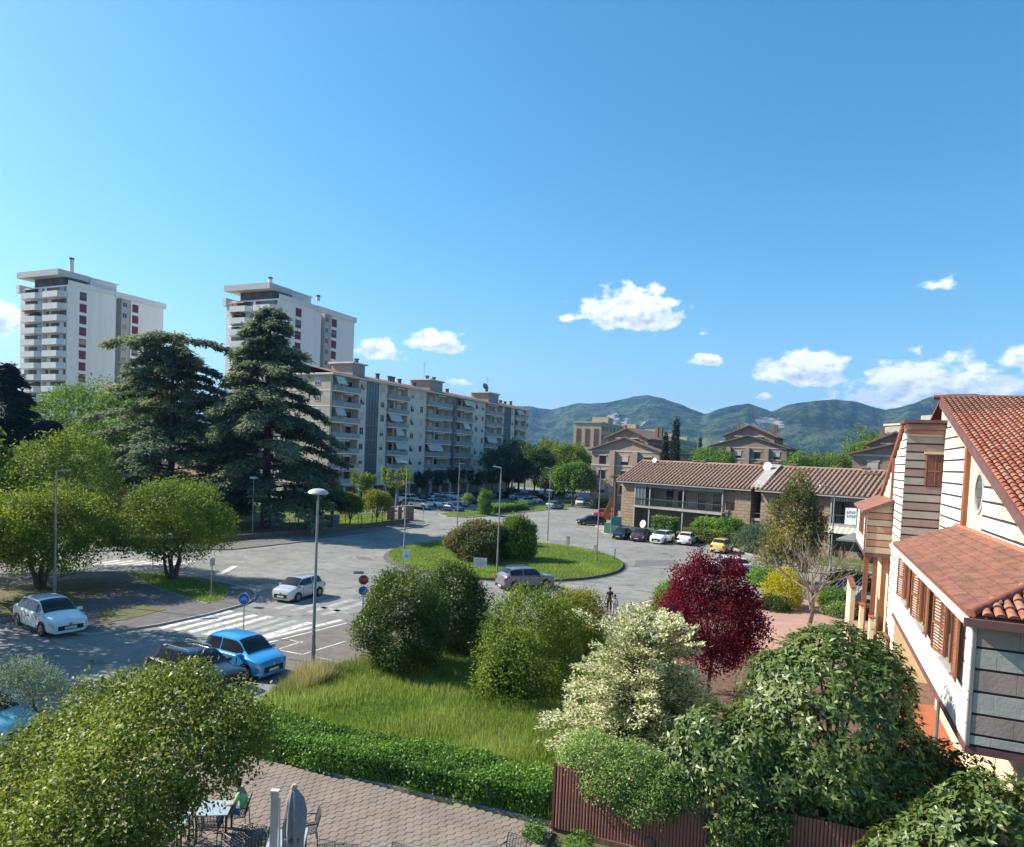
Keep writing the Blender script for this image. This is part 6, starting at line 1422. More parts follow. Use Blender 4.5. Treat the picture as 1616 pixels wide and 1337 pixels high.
# ---------------------------------------------------------------- villas and blocks farther off
M_brk = mat('brown_brick', (.30, .215, .17), .9, (.24, .17, .135), .6, .2, 5); M_brk2 = mat('pale_brick', (.35, .26, .205), .9, (.29, .215, .17), .6)
M_trim = mat('pale_lintel', (.50, .44, .38), .85); M_rfb = mat('brown_roof', (.22, .15, .115), .9, (.17, .115, .09), .8, .3, 6)
def villa(lab, loc, rz, W, D, ze, zr, uw, ue, ur, rows, bays, seed, wallm=M_brk, dark_gable=False, group='stepped brick villas'):
    """gabled body with a narrower gabled storey on top; gable towards -y"""
    t = thing('brick_villa', lab, 'house', (loc[0], loc[1], 0), rz, group); rnd = random.Random(seed)
    mb = MB(); mb.extr([(-W / 2, 0, 0), (W / 2, 0, 0), (W / 2, 0, ze), (0, 0, zr), (-W / 2, 0, ze)], (0, D, 0)); mb.build('wall', wallm, t)
    mb = MB(); mb.extr([(-uw / 2, 1.2, ze), (uw / 2, 1.2, ze), (uw / 2, 1.2, ue), (0, 1.2, ur), (-uw / 2, 1.2, ue)], (0, D - 2.2, 0)); mb.build('upper_wall', wallm, t)
    def roof(w_, e, r, y0, y1, nm):
        mb = MB(); k = .9; s = (r - e) / (w_ / 2)
        for sg in (-1, 1):
            mb.extr([(sg * (w_ / 2 + k), y0, e - s * k), (0, y0, r), (0, y0, r + .28), (sg * (w_ / 2 + k), y0, e - s * k + .28)], (0, y1 - y0, 0))
        return mb.build(nm, M_rfb, t)
    roof(W, ze, zr, -.7, D + .7, 'roof'); roof(uw, ue, ur, .3, D - .6, 'upper_roof')
    gab = MB(); gab.box(-uw * .27, uw * .27, .9, 1.19, ue - 2.2, ue - .2); gab.build('gable_loggia', mat('dark_loggia', (.12, .07, .06), .9) if dark_gable else M_brk2, t)
    o = MB(); o.box(-.6, .6, .82, .899, ue - 1.7, ue - .3); o.build('window', M_pane, t); o = MB(); o.box(-uw * .3, uw * .3, .6, .899, ue - .199, ue + .02); o.build('lintel', M_trim, t)
    wm = MB(); wm.box(-.75, .75, -.06, -.001, 0, 1.7); wmm = wm.mesh('window', M_bk if False else M_pane); lm = MB(); lm.box(-1.0, 1.0, -.12, -.001, 1.75, 2.0); lmm = lm.mesh('lintel', M_trim)
    pm = MB(); pm.box(-.55, .55, -.7, -.001, 0, ze - .2); pmm = pm.mesh('pilaster', M_brk2)
    bm = MB(); bm.box(-.8, .8, -.07, -.002, .6, 1.7); bmm = bm.mesh('blind', M_trim)
    for i in range(bays):
        x = -W / 2 + W * (i + .5) / bays
        for k in range(rows):
            w_ = inst(wmm, 'window', (x, 0, ze - 3.0 - 3.1 * k), t); inst(lmm, 'lintel', (0, 0, 0), w_)
            if rnd.random() < .5: inst(bmm, 'blind', (0, -.02, 0), w_)
        if i: inst(pmm, 'pilaster', (-W / 2 + W * i / bays, 0, 0), t)
    for k in range(rows + 1):
        q = MB(); q.box(-W / 2 - .05, W / 2 + .05, -.09, -.003, ze - 3.9 - 3.1 * (k - 1) + .45, ze - 3.9 - 3.1 * (k - 1) + .75); q.build('floor_band', M_trim, t)
        q = MB(); q.box(W / 2 + .003, W / 2 + .09, 0, D, ze - 3.9 - 3.1 * (k - 1) + .45, ze - 3.9 - 3.1 * (k - 1) + .75); q.build('floor_band', M_trim, t)
    for k in range(rows):
        for y in (D * .25, D * .6):
            for sg in (-1, 1):
                q = MB(); q.box(sg * W / 2, sg * (W / 2 + 1.2), y - 2, y + 2, ze - 4.1 - 3.1 * k, ze - 3.0 - 3.1 * k); q.build('balcony', M_trim, t); q = MB(); q.box(sg * W / 2, sg * (W / 2 + .05), y - 1.6, y + 1.6, ze - 2.99 - 3.1 * k, ze - .9 - 3.1 * k); q.build('balcony_dark_panel', M_pane, t)
    for (x, y, h) in ((-uw * .3, D * .3, 1.6), (uw * .38, D * .5, 1.4), (uw * .42, D * .58, 1.4)):
        q = MB(); q.box(x - .35, x + .35, y - .35, y + .35, ur - 1.6, ur + h - .6); q.build('chimney', M_rfb, t)
    return t
villa('steep brick villa standing above the middle of the tiled roof', cg(63.5, 188), YAW - R(31), 20, 15, 15.6, 18.6, 13, 18.6, 21.4, 3, 4, 1)
villa('brick villa with a dark red gable left of the cypress pair', cg(23.5, 146), YAW - R(34), 15.5, 17, 12.6, 15.2, 9, 15.3, 17.2, 3, 3, 2, M_brk2, True)
villa('terraced brick villa half hidden by the striped house', cg(61.5, 112), YAW - R(30), 12, 12, 13.3, 15.0, 7, 15.2, 16.9, 3, 2, 3)
villa('small far house with a low roof between green trees', cg(99, 225), YAW - R(32), 14, 10, 12.5, 14.8, 5, 13.2, 15.2, 2, 3, 4, M_brk2, group=None)

def slabblock(name, lab, corner, rz, ln, dp, z1, floors, bays, m, rh=0, endw=True):
    t = thing(name, lab, 'apartment block', (corner[0], corner[1], 0), rz)
    mb = MB(); mb.box(-dp, 0, 0, ln, 0, z1); mb.build('wall', m, t); mb = MB(); mb.box(-dp - .3, .3, -.3, ln + .3, z1 + .001, z1 + .5); mb.build('parapet', M_trim, t)
    wm = MB(); wm.box(.002, .12, -1.1, 1.1, 0, 1.5); wmm = wm.mesh('window', M_pane); wl = MB(); wl.box(.002, .2, -1.4, 1.4, -1.0, -.15); wlm = wl.mesh('balcony', M_trim)
    for k in range(floors):
        for i in range(bays):
            o = inst(wmm, 'window', (0, ln * (i + .5) / bays, z1 - 2.4 - 3 * k), t)
            if i % 2: inst(wlm, 'balcony', (0, 0, 0), o)
    if endw:
        for x in (-dp * .18, -dp * .5, -dp * .82): q = MB(); q.box(x - .7, x + .7, -.12, -.001, z1 - 8, z1 - 2); q.build('stair_window', mat('rust_window', (.16, .085, .055), .8), t)
    for i in range(rh):
        y = ln * (i + .35) / rh; q = MB(); q.box(-dp * .8, -dp * .2, y, y + 7, z1 + .51, z1 + 3.0); q.build('roof_house', m, t)
    return t
M_far = mat('far_beige_render', (.47, .375, .27), .9, (.42, .335, .245), .2)
slabblock('far_flats', 'long beige flats far behind the villas below the mountain cliff', cg(30, 240), 0, 215, 10, 23.0, 3, 44, M_far, 5)
slabblock('grey_flats', 'grey building with two roof windows just above the striped house', cg(99, 170), YAW - R(80), 24, 12, 22.5, 4, 4, mat('grey_render_far', (.34, .31, .28), .9), 1)
def pavilion():
    p = cg(-52, 98); t = thing('park_pavilion', 'low pavilion with a brown tiled roof between privet and cedar', 'building', (p[0], p[1], 0), R(8))
    mb = MB(); mb.box(-13, 9, 0, 9, 0, 4.4); mb.build('wall', mat('ochre_render', (.34, .20, .13), .9), t)
    mb = MB(); mb.extr([(-14, -1, 4.4), (10, -1, 4.4), (10, 5, 7.2), (-14, 5, 7.2)], (0, 0, .25)); mb.extr([(-14, 5, 7.2), (10, 5, 7.2), (10, 10.5, 4.4), (-14, 10.5, 4.4)], (0, 0, .25)); mb.build('roof', mat('rosy_tile_roof', (.24, .145, .115), .9, (.19, .11, .09), 1.2, .3, 10), t)
    for k in range(5): q = MB(); q.box(-11 + k * 4.2, -9.6 + k * 4.2, -.05, -.001, 1.2, 3.2); q.build('window', M_pane, t)
pavilion()
# ---------------------------------------------------------------- cars
M_cg = glassmat('car_glass', (.018, .022, .027), .06); M_cg.node_tree.nodes['Principled BSDF'].inputs['Coat Weight'].default_value = 0; M_cg.node_tree.nodes['Principled BSDF'].inputs['Specular IOR Level'].default_value = .35; M_tyre = mat('tyre_rubber', (.018, .018, .018), .85); M_rim = mat('alloy_rim', (.42, .42, .43), .35, metal=.8)
M_blackp = mat('black_plastic', (.022, .022, .023), .6); M_lampg = glassmat('headlamp_glass', (.55, .57, .58), .1); M_red = mat('tail_lamp_red', (.30, .012, .012), .25, spec=.6); M_plate = mat('number_plate', (.66, .66, .62), .5); M_chrome = mat('silver_trim', (.55, .55, .56), .25, metal=.9)
PAINTS = {k: paint(k + '_paint', c, *m) for k, (c, m) in {
    'white': ((.78, .78, .77), (0, .3)), 'silver': ((.52, .54, .55), (.35, .32)), 'grey': ((.15, .165, .19), (.25, .35)), 'azure': ((.05, .32, .68), (.15, .3)), 'navy': ((.006, .010, .024), (0, .25)),
    'black': ((.008, .008, .010), (0, .25)), 'yellow': ((.66, .47, .15), (0, .35)), 'red': ((.52, .02, .02), (0, .3)), 'teal': ((.18, .30, .33), (.3, .35)), 'cyan': ((.16, .48, .60), (.1, .32)), 'plum': ((.09, .04, .05), (.3, .3)), 'blue': ((.03, .07, .22), (.3, .3))}.items()}
def car(name, label, L, W, Hh, col, st, group=None, cat='car', rails=False, clad=False):
    """st: stations front to rear as (x fraction, half width factor, belt height, roof height, roof half width factor)"""
    t = thing(name, label, cat, (0, 0, 0), 0, group); hw = W / 2; zb = .19
    ST0 = st; NS = 3; st = []
    def tang(i, k):
        if i == 0 or i == len(ST0) - 1: return 0
        d0 = (ST0[i][k] - ST0[i - 1][k]) / (ST0[i][0] - ST0[i - 1][0]); d1 = (ST0[i + 1][k] - ST0[i][k]) / (ST0[i + 1][0] - ST0[i][0])
        return 0 if d0 * d1 <= 0 else 2 * d0 * d1 / (d0 + d1)
    for i in range(len(ST0) - 1):
        h_ = ST0[i + 1][0] - ST0[i][0]
        for q in range(NS):
            u = q / NS; row = [ST0[i][0] + h_ * u]
            for k in range(1, 5): row.append((2 * u ** 3 - 3 * u * u + 1) * ST0[i][k] + (u ** 3 - 2 * u * u + u) * h_ * tang(i, k) + (-2 * u ** 3 + 3 * u * u) * ST0[i + 1][k] + (u ** 3 - u * u) * h_ * tang(i + 1, k))
            st.append(tuple(row))
    st.append(ST0[-1])
    secs = []
    for (fx, wf, zbelt, zroof, rw) in st:
        x = L * (.5 - fx); w_ = hw * wf; r = hw * rw
        secs.append([(x, 0, zb), (x, w_ * .86, zb), (x, w_ * .985, zb + .10), (x, w_, zb + (zbelt - zb) * .45), (x, w_ * .985, zbelt - .05), (x, w_ * .93, zbelt), (x, r, zroof - .035 if zroof > zbelt + .1 else zbelt + (zroof - zbelt) * .6), (x, r * .72, zroof), (x, 0, zroof + .02)])
    mb = MB(); n = len(secs[0]); vs = []
    for s in secs: vs += s + [(x, -y, z) for x, y, z in s[1:-1]][::-1]
    m = 2 * n - 2
    fs = [(i * m + k, i * m + (k + 1) % m, (i + 1) * m + (k + 1) % m, (i + 1) * m + k) for i in range(len(secs) - 1) for k in range(m)]
    fs = [f[::-1] for f in fs]; fs += [tuple(range(m)), tuple(range((len(secs) - 1) * m, len(secs) * m))[::-1]]
    mb.add(vs, fs); body = mb.build('body', PAINTS[col], t, 32); body['paint'] = 1
    S_ = [np.array(s) for s in secs]
    def pt(i, k, f, g):      # inside the loft face between stations i, i+1 and section points k, k+1
        a = S_[i][k] * (1 - f) + S_[i + 1][k] * f; b_ = S_[i][k + 1] * (1 - f) + S_[i + 1][k + 1] * f; return a * (1 - g) + b_ * g
    def quadoff(pts, d=.008):
        p = [np.array(q) for q in pts]; nn = np.cross(p[2] - p[0], p[3] - p[1]); nn /= np.linalg.norm(nn) + 1e-9
        if nn[1] * np.sign(p[0][1]) + .25 * nn[2] < 0: nn = -nn
        return [tuple(q + nn * d) for q in p]
    ci0 = max(i for i in range(len(ST0)) if ST0[i][3] - ST0[i][2] < .12 and i < len(ST0) // 2)   # base of the windscreen
    ci = ci0 * NS
    def cross_glass(nm, i, f0, f1):
        g = MB(); rows = []
        for f in np.linspace(f0, f1, 7):
            ii = min(int(i + f * NS), len(S_) - 2); g_ = i + f * NS - ii
            p6 = S_[ii][6] * (1 - g_) + S_[ii + 1][6] * g_; p7 = S_[ii][7] * (1 - g_) + S_[ii + 1][7] * g_; p8 = S_[ii][8] * (1 - g_) + S_[ii + 1][8] * g_
            q = p6 * .9 + p7 * .1
            rows.append([q * [1, s, 1] for s in (1,)] + [p7, p8, p7 * [1, -1, 1], q * [1, -1, 1]])
        d = np.array([.5 if i == ci else -.5, 0, .8]) * .012
        vs = [tuple(p + d) for r in rows for p in r]; g.add(vs, [(a * 5 + b, a * 5 + b + 1, a * 5 + b + 6, a * 5 + b + 5) for a in range(6) for b in range(4)]); return g.build(nm, M_cg, t, 50)
    cross_glass('windscreen', ci, .06, .92)
    ri0 = len(ST0) - 1 - min(j for j in range(len(ST0)) if ST0[len(ST0) - 1 - j][3] - ST0[len(ST0) - 1 - j][2] > .25); ri = ri0 * NS
    cross_glass('rear_window', ri, .12, .86)
    for sg in (1, -1):
        def side(nm, i0, f0, i1, f1):
            g = MB(); P0 = []
            segs = [(i0, f0)] + [(j, 0) for j in range(i0 + 1, i1 + 1)] + ([(i1, f1)] if f1 > 0 else [])
            d = np.array([0, .95, .32]) * .015
            for (i, f) in segs:
                i = min(i, len(S_) - 2); P0.append((pt(i, 5, f, .10) + d, (pt(i, 5, f, .5) + d * 1.15), pt(i, 5, f, .90) + d))
            vs = [tuple(q * [1, sg, 1]) for r in P0 for q in r]; n_ = len(P0)
            g.add(vs, [(a * 3 + b, a * 3 + b + 1, a * 3 + b + 4, a * 3 + b + 3) for a in range(n_ - 1) for b in range(2)])
            return g.build(nm, M_cg, t, 60)
        mid = ((ci0 + 1 + ri0) * NS) // 2
        side('side_window', ci + 1, .2, mid, .25); side('side_window', mid, .55, ri + 1, .4)
        for xs in ((.5 - st[mid][0]) * L - .02, xf_ := L * .5 - L * .205 - .52, -L * .5 + L * .19 + .50):
            sm_ = MB(); wv = hw * .995; sm_.box(xs - .008, xs + .008, sg * (hw * .97), sg * (hw + .003), zb + .10, st[mid][2] - .06); sm_.build('door_seam', M_blackp, t)
    xf, xr = L * .5 - L * .205, -L * .5 + L * .19; rw = .315 if Hh < 1.6 else .375
    for wi, (x, sg) in enumerate(((xf, 1), (xf, -1), (xr, 1), (xr, -1))):
        y = hw - .06
        ar = MB(); 
        ar.add([(x + (rw + .075) * math.cos(a), sg * (hw + .004), rw + (rw + .075) * math.sin(a)) for a in np.linspace(-.45, PI + .45, 15)], [tuple(range(15))]); ar.build('wheel_arch', M_blackp, t)
        wt = MB(); prof = [(rw * .5, -.1), (rw * .96, -.1), (rw, -.06), (rw, .06), (rw * .96, .1), (rw * .62, .085)]
        wt.lathe(prof, 20); wo = wt.build('wheel', M_tyre, t, 40, loc=(x, sg * (hw - .072), rw), rot=(-sg * PI / 2, 0, 0))
        rm = MB(); rm.lathe([(rw * .66, .06), (rw * .66, .092), (rw * .58, .095), (rw * .56, .075)], 20)
        for k in range(5):
            a = 2 * PI * k / 5; c, s = math.cos(a), math.sin(a); rm.obox((rw * .36 * c, rw * .36 * s, .088), (rw * .5 * c, rw * .5 * s, 0), (-s * .07, c * .07, 0), (0, 0, .02))
        rm.lathe([(.06, .08), (.06, .105)], 8); rm.build('rim', M_rim, wo, 40)
    f0 = S_[0]; fz = ST0[1][2]
    for sg in (1, -1):
        hl = MB(); x0 = L * .5; vs = []
        for i_ in range(1, NS * 2):
            for g_ in (.42, .72, 1.0):
                q = pt(i_, 3, 0, g_); e_ = np.array([.75, .65, .15]) if i_ < NS + 1 else np.array([.3, .95, .1]); vs.append(tuple((q + e_ * .014) * [1, sg, 1]))
        hl.add(vs, [(a * 3 + b, a * 3 + b + 1, a * 3 + b + 4, a * 3 + b + 3) for a in range(NS * 2 - 2) for b in range(2)])
        hl.build('headlight', M_lampg, t, 50)
        tz = ST0[-2][2]; tl = MB(); tl.box(-L * .5 - .012, -L * .5 + .07, sg * hw * .66, sg * (hw * .945), tz - .28, tz - .03); tl.build('tail_light', M_red, t)
        mr = MB(); xm = L * (.5 - st[ci][0]) - .32; mr.box(xm - .07, xm + .07, sg * (hw * .93), sg * (hw + .17), st[ci][2] - .01, st[ci][2] + .13); o = mr.build('wing_mirror', PAINTS[col], t); o['paint'] = 1
        hd = MB(); hd.box(-.25, -.08, sg * (hw * .985), sg * (hw + .012), st[ci][2] - .17, st[ci][2] - .135); hd.build('door_handle', M_blackp if col != 'black' else M_chrome, t)
        sl_ = MB(); sl_.box(xr + .36, xf - .36, sg * (hw * .95), sg * (hw + .006), zb + .01, zb + (.16 if clad else .08)); sl_.build('sill_strip', M_blackp, t)
    g = MB(); x0 = L * .5; g.box(x0 - .02, x0 + .022, -hw * .60, hw * .60, zb + .13, fz - .20); gr = g.build('grille', M_blackp, t)
    g = MB(); g.box(x0 + .023, x0 + .034, -.26, .26, zb + .17, zb + .28); g.build('number_plate', M_plate, gr)
    g = MB(); g.lathe([(.065, 0), (.065, .015)], 10); g.build('badge', M_chrome, t, loc=(x0 + .005, 0, fz - .13), rot=(0, PI / 2, 0))
    bm = MB(); bm.box(-x0 - .02, -x0 + .03, -hw * .82, hw * .82, zb - .01, zb + .20); bo = bm.build('rear_bumper', M_blackp, t)
    g = MB(); g.box(-x0 - .034, -x0 - .021, -.26, .26, zb + (.05 if not clad else .05), zb + .16); g.build('number_plate', M_plate, bo)
    if rails:
        for sg in (1, -1):
            g = MB(); r = hw * ST0[ci0 + 1][4] * .86; g.tube([(L * (.5 - ST0[ci0 + 1][0]) - .1, sg * r, Hh + .0), (L * (.5 - ST0[ci0 + 1][0]) - .25, sg * r, Hh + .06), (L * (.5 - st[ri][0]) + .2, sg * r, Hh + .06), (L * (.5 - st[ri][0]) + .05, sg * r, Hh - .01)], .022, 5); g.build('roof_rail', M_chrome, t)
    an = MB(); an.tube([(L * (.5 - st[ri][0]) + .25, 0, Hh), (L * (.5 - st[ri][0]) + .05, 0, Hh + .22)], .008, 4); an.build('aerial', M_blackp, t)
    return t
def shape(kind, H):
    if kind == 'hatch': return [(0, .72, .55, .60, .60), (.018, .86, .72, .76, .66), (.10, .97, .80, .86, .74), (.235, 1, .90, .985, .80), (.44, 1, .94, H - .02, .68), (.60, 1, .95, H, .68), (.80, 1, .97, H - .05, .66), (.93, .96, 1.0, 1.10, .70), (.985, .90, .90, .95, .74), (1, .80, .60, .64, .66)]
    if kind == 'mini': return [(0, .74, .58, .63, .62), (.02, .88, .76, .80, .68), (.09, .97, .86, .91, .76), (.20, 1, .94, 1.02, .82), (.40, 1, .97, H - .02, .70), (.60, 1, .98, H, .71), (.84, 1, .99, H - .03, .70), (.945, .97, 1.0, 1.10, .74), (.985, .92, .92, .97, .76), (1, .82, .62, .66, .68)]
    if kind == 'suv': return [(0, .76, .68, .73, .62), (.016, .88, .88, .93, .70), (.07, .97, .98, 1.03, .78), (.26, 1, 1.05, 1.13, .82), (.43, 1, 1.08, H - .02, .70), (.62, 1, 1.10, H, .70), (.84, 1, 1.13, H - .06, .68), (.95, .97, 1.14, 1.24, .72), (.985, .92, 1.0, 1.06, .76), (1, .84, .70, .74, .70)]
    if kind == 'estate': return [(0, .74, .60, .65, .60), (.014, .87, .78, .82, .66), (.07, .97, .86, .91, .76), (.245, 1, .94, 1.02, .82), (.42, 1, .97, H - .02, .68), (.60, 1, .98, H, .68), (.85, 1, 1.0, H - .06, .66), (.96, .96, 1.02, 1.10, .70), (.99, .90, .90, .95, .74), (1, .82, .62, .66, .68)]
    if kind == 'van': return [(0, .80, .70, .76, .66), (.015, .90, .95, 1.0, .72), (.06, .97, 1.05, 1.12, .80), (.17, 1, 1.12, 1.22, .84), (.30, 1, 1.15, H - .02, .80), (.60, 1, 1.15, H, .80), (.965, 1, 1.15, H - .02, .79), (.985, .98, 1.15, 1.30, .78), (.993, .95, 1.0, 1.06, .80), (1, .88, .7, .75, .75)]
def park(o, xy, heading): o.location = (xy[0], xy[1], .012); o.rotation_euler = (0, 0, heading); return o
def from_wheels(rear, front, side, W, L):
    r, f = np.array(gp(*rear)), np.array(gp(*front)); h = math.atan2(f[1] - r[1], f[0] - r[0]); d = np.array([math.cos(h), math.sin(h)]); rt = np.array([d[1], -d[0]])
    c = (r + f) / 2 - rt * side * (W / 2 - .05); return tuple(c + d * L * .005), h
cw = car('parked_car', 'white hatchback parked in shade by the left lamp post, front to the right', 4.1, 1.78, 1.52, 'white', shape('hatch', 1.52))
c, h = from_wheels((31, 988), (73, 1003), 1, 1.78, 4.1); park(cw, (c[0] + .15, c[1] - .1), R(-10)); cw.scale = (1.14,) * 3
cu = car('moving_car', 'silver city car driving over the zebra crossing towards the window', 3.75, 1.72, 1.52, 'silver', shape('mini', 1.52))
c, h = from_wheels((502, 941), (472, 950.5), -1, 1.72, 3.6); park(cu, c, R(-88))
cs_ = car('moving_car', 'grey off-roader with roof rails circling the grassy roundabout', 4.6, 1.92, 1.68, 'grey', shape('suv', 1.68), rails=True, clad=True)
c, h = from_wheels((812, 933), (864, 929), 1, 1.92, 4.5); park(cs_, c, h - R(4))
cp_ = car('parked_car', 'bright blue city car parked beside the dark estate by the lawn kerb', 3.75, 1.70, 1.58, 'azure', shape('mini', 1.58))
f = gp(428, 1073); park(cp_, (f[0] - 2.05, f[1] + .33), R(-4)); cp_.scale = (1.07,) * 3
cd_ = car('parked_car', 'dark navy estate with roof rails half hidden by the big leafy tree', 4.5, 1.84, 1.55, 'navy', shape('estate', 1.55), rails=True)
f = gp(372, 1092); park(cd_, (f[0] - 2.2, f[1] - .08), R(-6))
cc_ = car('parked_car', 'pale turquoise car cut off by the left edge of the photo', 3.9, 1.72, 1.55, 'cyan', shape('mini', 1.55))
f = gp(12, 1172); park(cc_, (f[0] - 1.35, f[1] - .3), R(12))
GR = 'cars parked in front of the terraced housing'
ca = car('parked_car', 'black saloon-like hatchback at the left end of the row by the garden hedge', 4.3, 1.8, 1.5, 'black', shape('hatch', 1.5), GR); park(ca, (-23.2, 91.2), R(-90))
o = dup(ca, (-20.6, 90.8, .012), R(-90), 'dark plum hatchback parked second in the row by the garden hedge', GR, PAINTS['plum'])
cb_ = car('parked_car', 'white off-roader with black roof parked nose out in front of the tall hedge', 4.5, 1.86, 1.62, 'white', shape('suv', 1.62), GR, clad=True); park(cb_, (-17.6, 90.3), R(-100))
o = dup(cw, (-14.6, 91.4, .012), R(88), 'small white hatchback parked tail out at the right end of the row', GR)
o = dup(cp_, (-9.6, 86.3, .012), R(80), 'pale yellow city car parked on its own by the planter wall', None, PAINTS['yellow'])
o = dup(cb_, (-7.2, 69.2, .012), R(196), 'white car half hidden by the red-leaved plum tree', None)
p = gp(925, 829); o = dup(ca, (p[0] + .5, p[1] + .9, .012), YAW + PI + R(4), 'black hatchback parked side-on left of the red van', None)
cv = car('parked_van', 'bright red van beside the orange board and square hedge', 4.3, 1.85, 1.85, 'red', shape('van', 1.85), cat='van'); p = gp(952, 820); park(cv, (p[0], p[1] + 1.2), YAW + R(160))
p = gp(876, 803); o = dup(cd_, (p[0], p[1], .012), R(80), 'grey-green estate driving along the far hedge', None, PAINTS['teal'])
p = gp(915, 797.5); o = dup(cw, (p[0], p[1], .012), R(-75), 'white hatchback coming round the bend of the far street', None)
GC = 'cars in the shaded car park'
cvw = dup(cv, (0, 0, 0), 0, 'tmp', GC, PAINTS['white'])
rows = [  # photo pixel of the tyres, car to copy, colour, heading degrees, label
    (664, 803, cb_, 'silver', -10, 'silver off-roader foremost in the car park beside the park gate'), (685, 800, cw, 'white', -20, 'white hatchback just behind the silver off-roader'),
    (713, 807, ca, 'blue', -12, 'dark blue car foremost on the right beside the grass wedge'), (722, 799, cd_, 'silver', 170, 'pale estate behind the dark blue car'), (702, 795, cs_, 'grey', 5, 'grey off-roader in the second row left of the pale estate'),
    (645, 795, cvw, 'white', 85, 'white van at the left end below the sunlit pollard'), (650, 800, ca, 'black', 60, 'dark car below the white van'), (664, 791, ca, 'black', 90, 'black car before the second arcade pillar'),
    (676, 790, cb_, 'navy', 90, 'dark off-roader beside the black car under the arcade'), (688, 790, cw, 'white', 85, 'white hatchback in the arcade row left part'), (700, 789, cd_, 'silver', 92, 'silver estate in the arcade row'),
    (712, 789, cb_, 'white', 88, 'white off-roader in the arcade row'), (724, 788, ca, 'grey', 90, 'grey hatchback in the arcade row'), (735, 788, cw, 'silver', 90, 'silver hatchback behind the sapling'),
    (748, 795, ca, 'navy', 100, 'navy car between sapling and pointed bush'), (747, 787, cs_, 'black', 90, 'black off-roader in the arcade row behind the pointed bush'), (760, 786, cw, 'white', 90, 'white hatchback right of the pointed bush'),
    (784, 787, ca, 'grey', 80, 'grey car over the long hedge left part'), (796, 786, cd_, 'navy', 80, 'navy estate over the long hedge'), (817, 789, cw, 'silver', 60, 'silver hatchback right of the dark round bush'),
    (829, 788, cb_, 'grey', 60, 'grey off-roader in the right-hand row'), (832, 796, ca, 'silver', 60, 'silver hatchback foremost in the right-hand row'), (842, 794, cw, 'white', 60, 'white hatchback second in the right-hand row'),
    (851, 791, cd_, 'black', 60, 'black estate at the right end of the right-hand row'), (843, 784, cw, 'red', 60, 'dull red hatchback at the back of the right-hand row'), (900, 787, cvw, 'white', 70, 'white van parked under the trees at the street end'), (858, 788, ca, 'teal', 60, 'grey-green car last before the island lamp')]
for (x, y, src, colr, hd, lab) in rows:
    p = gp(x, y); dup(src, (p[0], p[1], .012), R(hd), lab, GC, PAINTS[colr])
def drop(o):
    for ch in list(o.children_recursive): bpy.data.objects.remove(ch)
    bpy.data.objects.remove(o)
drop(cvw)

# ---------------------------------------------------------------- street furniture
M_galv = mat('galvanised_steel', (.33, .34, .335), .55, (.27, .28, .275), 2, metal=.4)
M_lampw = mat('lamp_housing', (.58, .59, .60), .4, metal=.2); M_diff = mat('lamp_diffuser', (.65, .66, .66), .4)
def lamp(label, px, py, h, kind='led', heading=0.0, r=.085, group='street lamps'):
    p = gp(px, py, .05); t = thing('street_lamp', label, 'street lamp', (p[0], p[1], 0), heading, group)
    mb = MB(); mb.tube([(0, 0, -.1), (0, 0, h * .22), (0, 0, h * .221), (0, 0, h)], [r, r * .95, r * .8, r * .5], 10); mb.build('pole', M_galv, t, 50)
    if kind == 'dome':
        mb = MB(); mb.lathe([(.46, -.02), (.47, .0), (.40, .10), (.22, .18), (.04, .20)], 20); mb.build('lamp_head', M_lampw, t, 60, loc=(0, 0, h + .04)); mb = MB(); mb.lathe([(.05, -.07), (.40, -.06), (.455, -.021)], 20); mb.build('diffuser', M_diff, t, 60, loc=(0, 0, h + .04))
    elif kind == 'led':
        mb = MB(); mb.tube([(0, 0, h), (.25, 0, h + .05)], .035, 6); mb.build('bracket', M_galv, t); mb = MB(); mb.extr([(.0, -.13, h + .05), (.1, -.15, h + .07), (.75, -.13, h + .15), (.75, .13, h + .15), (.1, .15, h + .07), (0, .13, h + .05)], (0, 0, .07)); mb.build('lamp_head', M_lampw, t)
    elif kind == 'arm':
        mb = MB(); mb.tube([(0, 0, h), (-.05, 0, h + .5), (-.35, 0, h + .95), (-.8, 0, h + 1.15), (-1.1, 0, h + 1.2)], [.06, .055, .05, .045, .045], 8); mb.build('arm', M_galv, t, 50); mb = MB(); mb.extr([(-1.0, -.1, h + 1.18), (-1.6, -.14, h + 1.18), (-1.6, .14, h + 1.18), (-1.0, .1, h + 1.18)], (0, 0, .13)); mb.build('lamp_head', M_lampw, t)
    mb = MB(); mb.box(r * .6, r * 1.1, -.05, .05, .9, 1.3); mb.build('hatch', M_galv, t)
    return t
lamp('tall grey street lamp behind the white hatchback at the left', 86, 950, 8.2, 'led', YAW + R(10))
lamp('street lamp with round white head by the lawn kerb in the foreground', 493, 1060, 8.35, 'dome', 0, .10)
lamp('street lamp on the front of the roundabout beside the information board', 784, 905, 9.3, 'led', YAW + R(180))
lamp('street lamp on the back rim of the roundabout, middle one', 864, 853, 9.0, 'led', YAW + R(180))
lamp('street lamp on the right rim of the roundabout', 941, 888, 9.6, 'led', YAW + R(180))
lamp('street lamp on the left rim of the roundabout behind the white panel', 637, 884, 9.3, 'led', YAW + R(180))
lamp('street lamp behind the roundabout in front of the sapling', 721, 838, 9.0, 'led', YAW + R(0))
lamp('pale street lamp with a bent arm in front of the housing', 1309, 916, 7.7, 'arm', YAW + R(10), .11)
p_ = gp(405, 848); lamp('small dome lamp inside the park beside the banner', 398, 846, 6.6, 'dome', 0, .06)
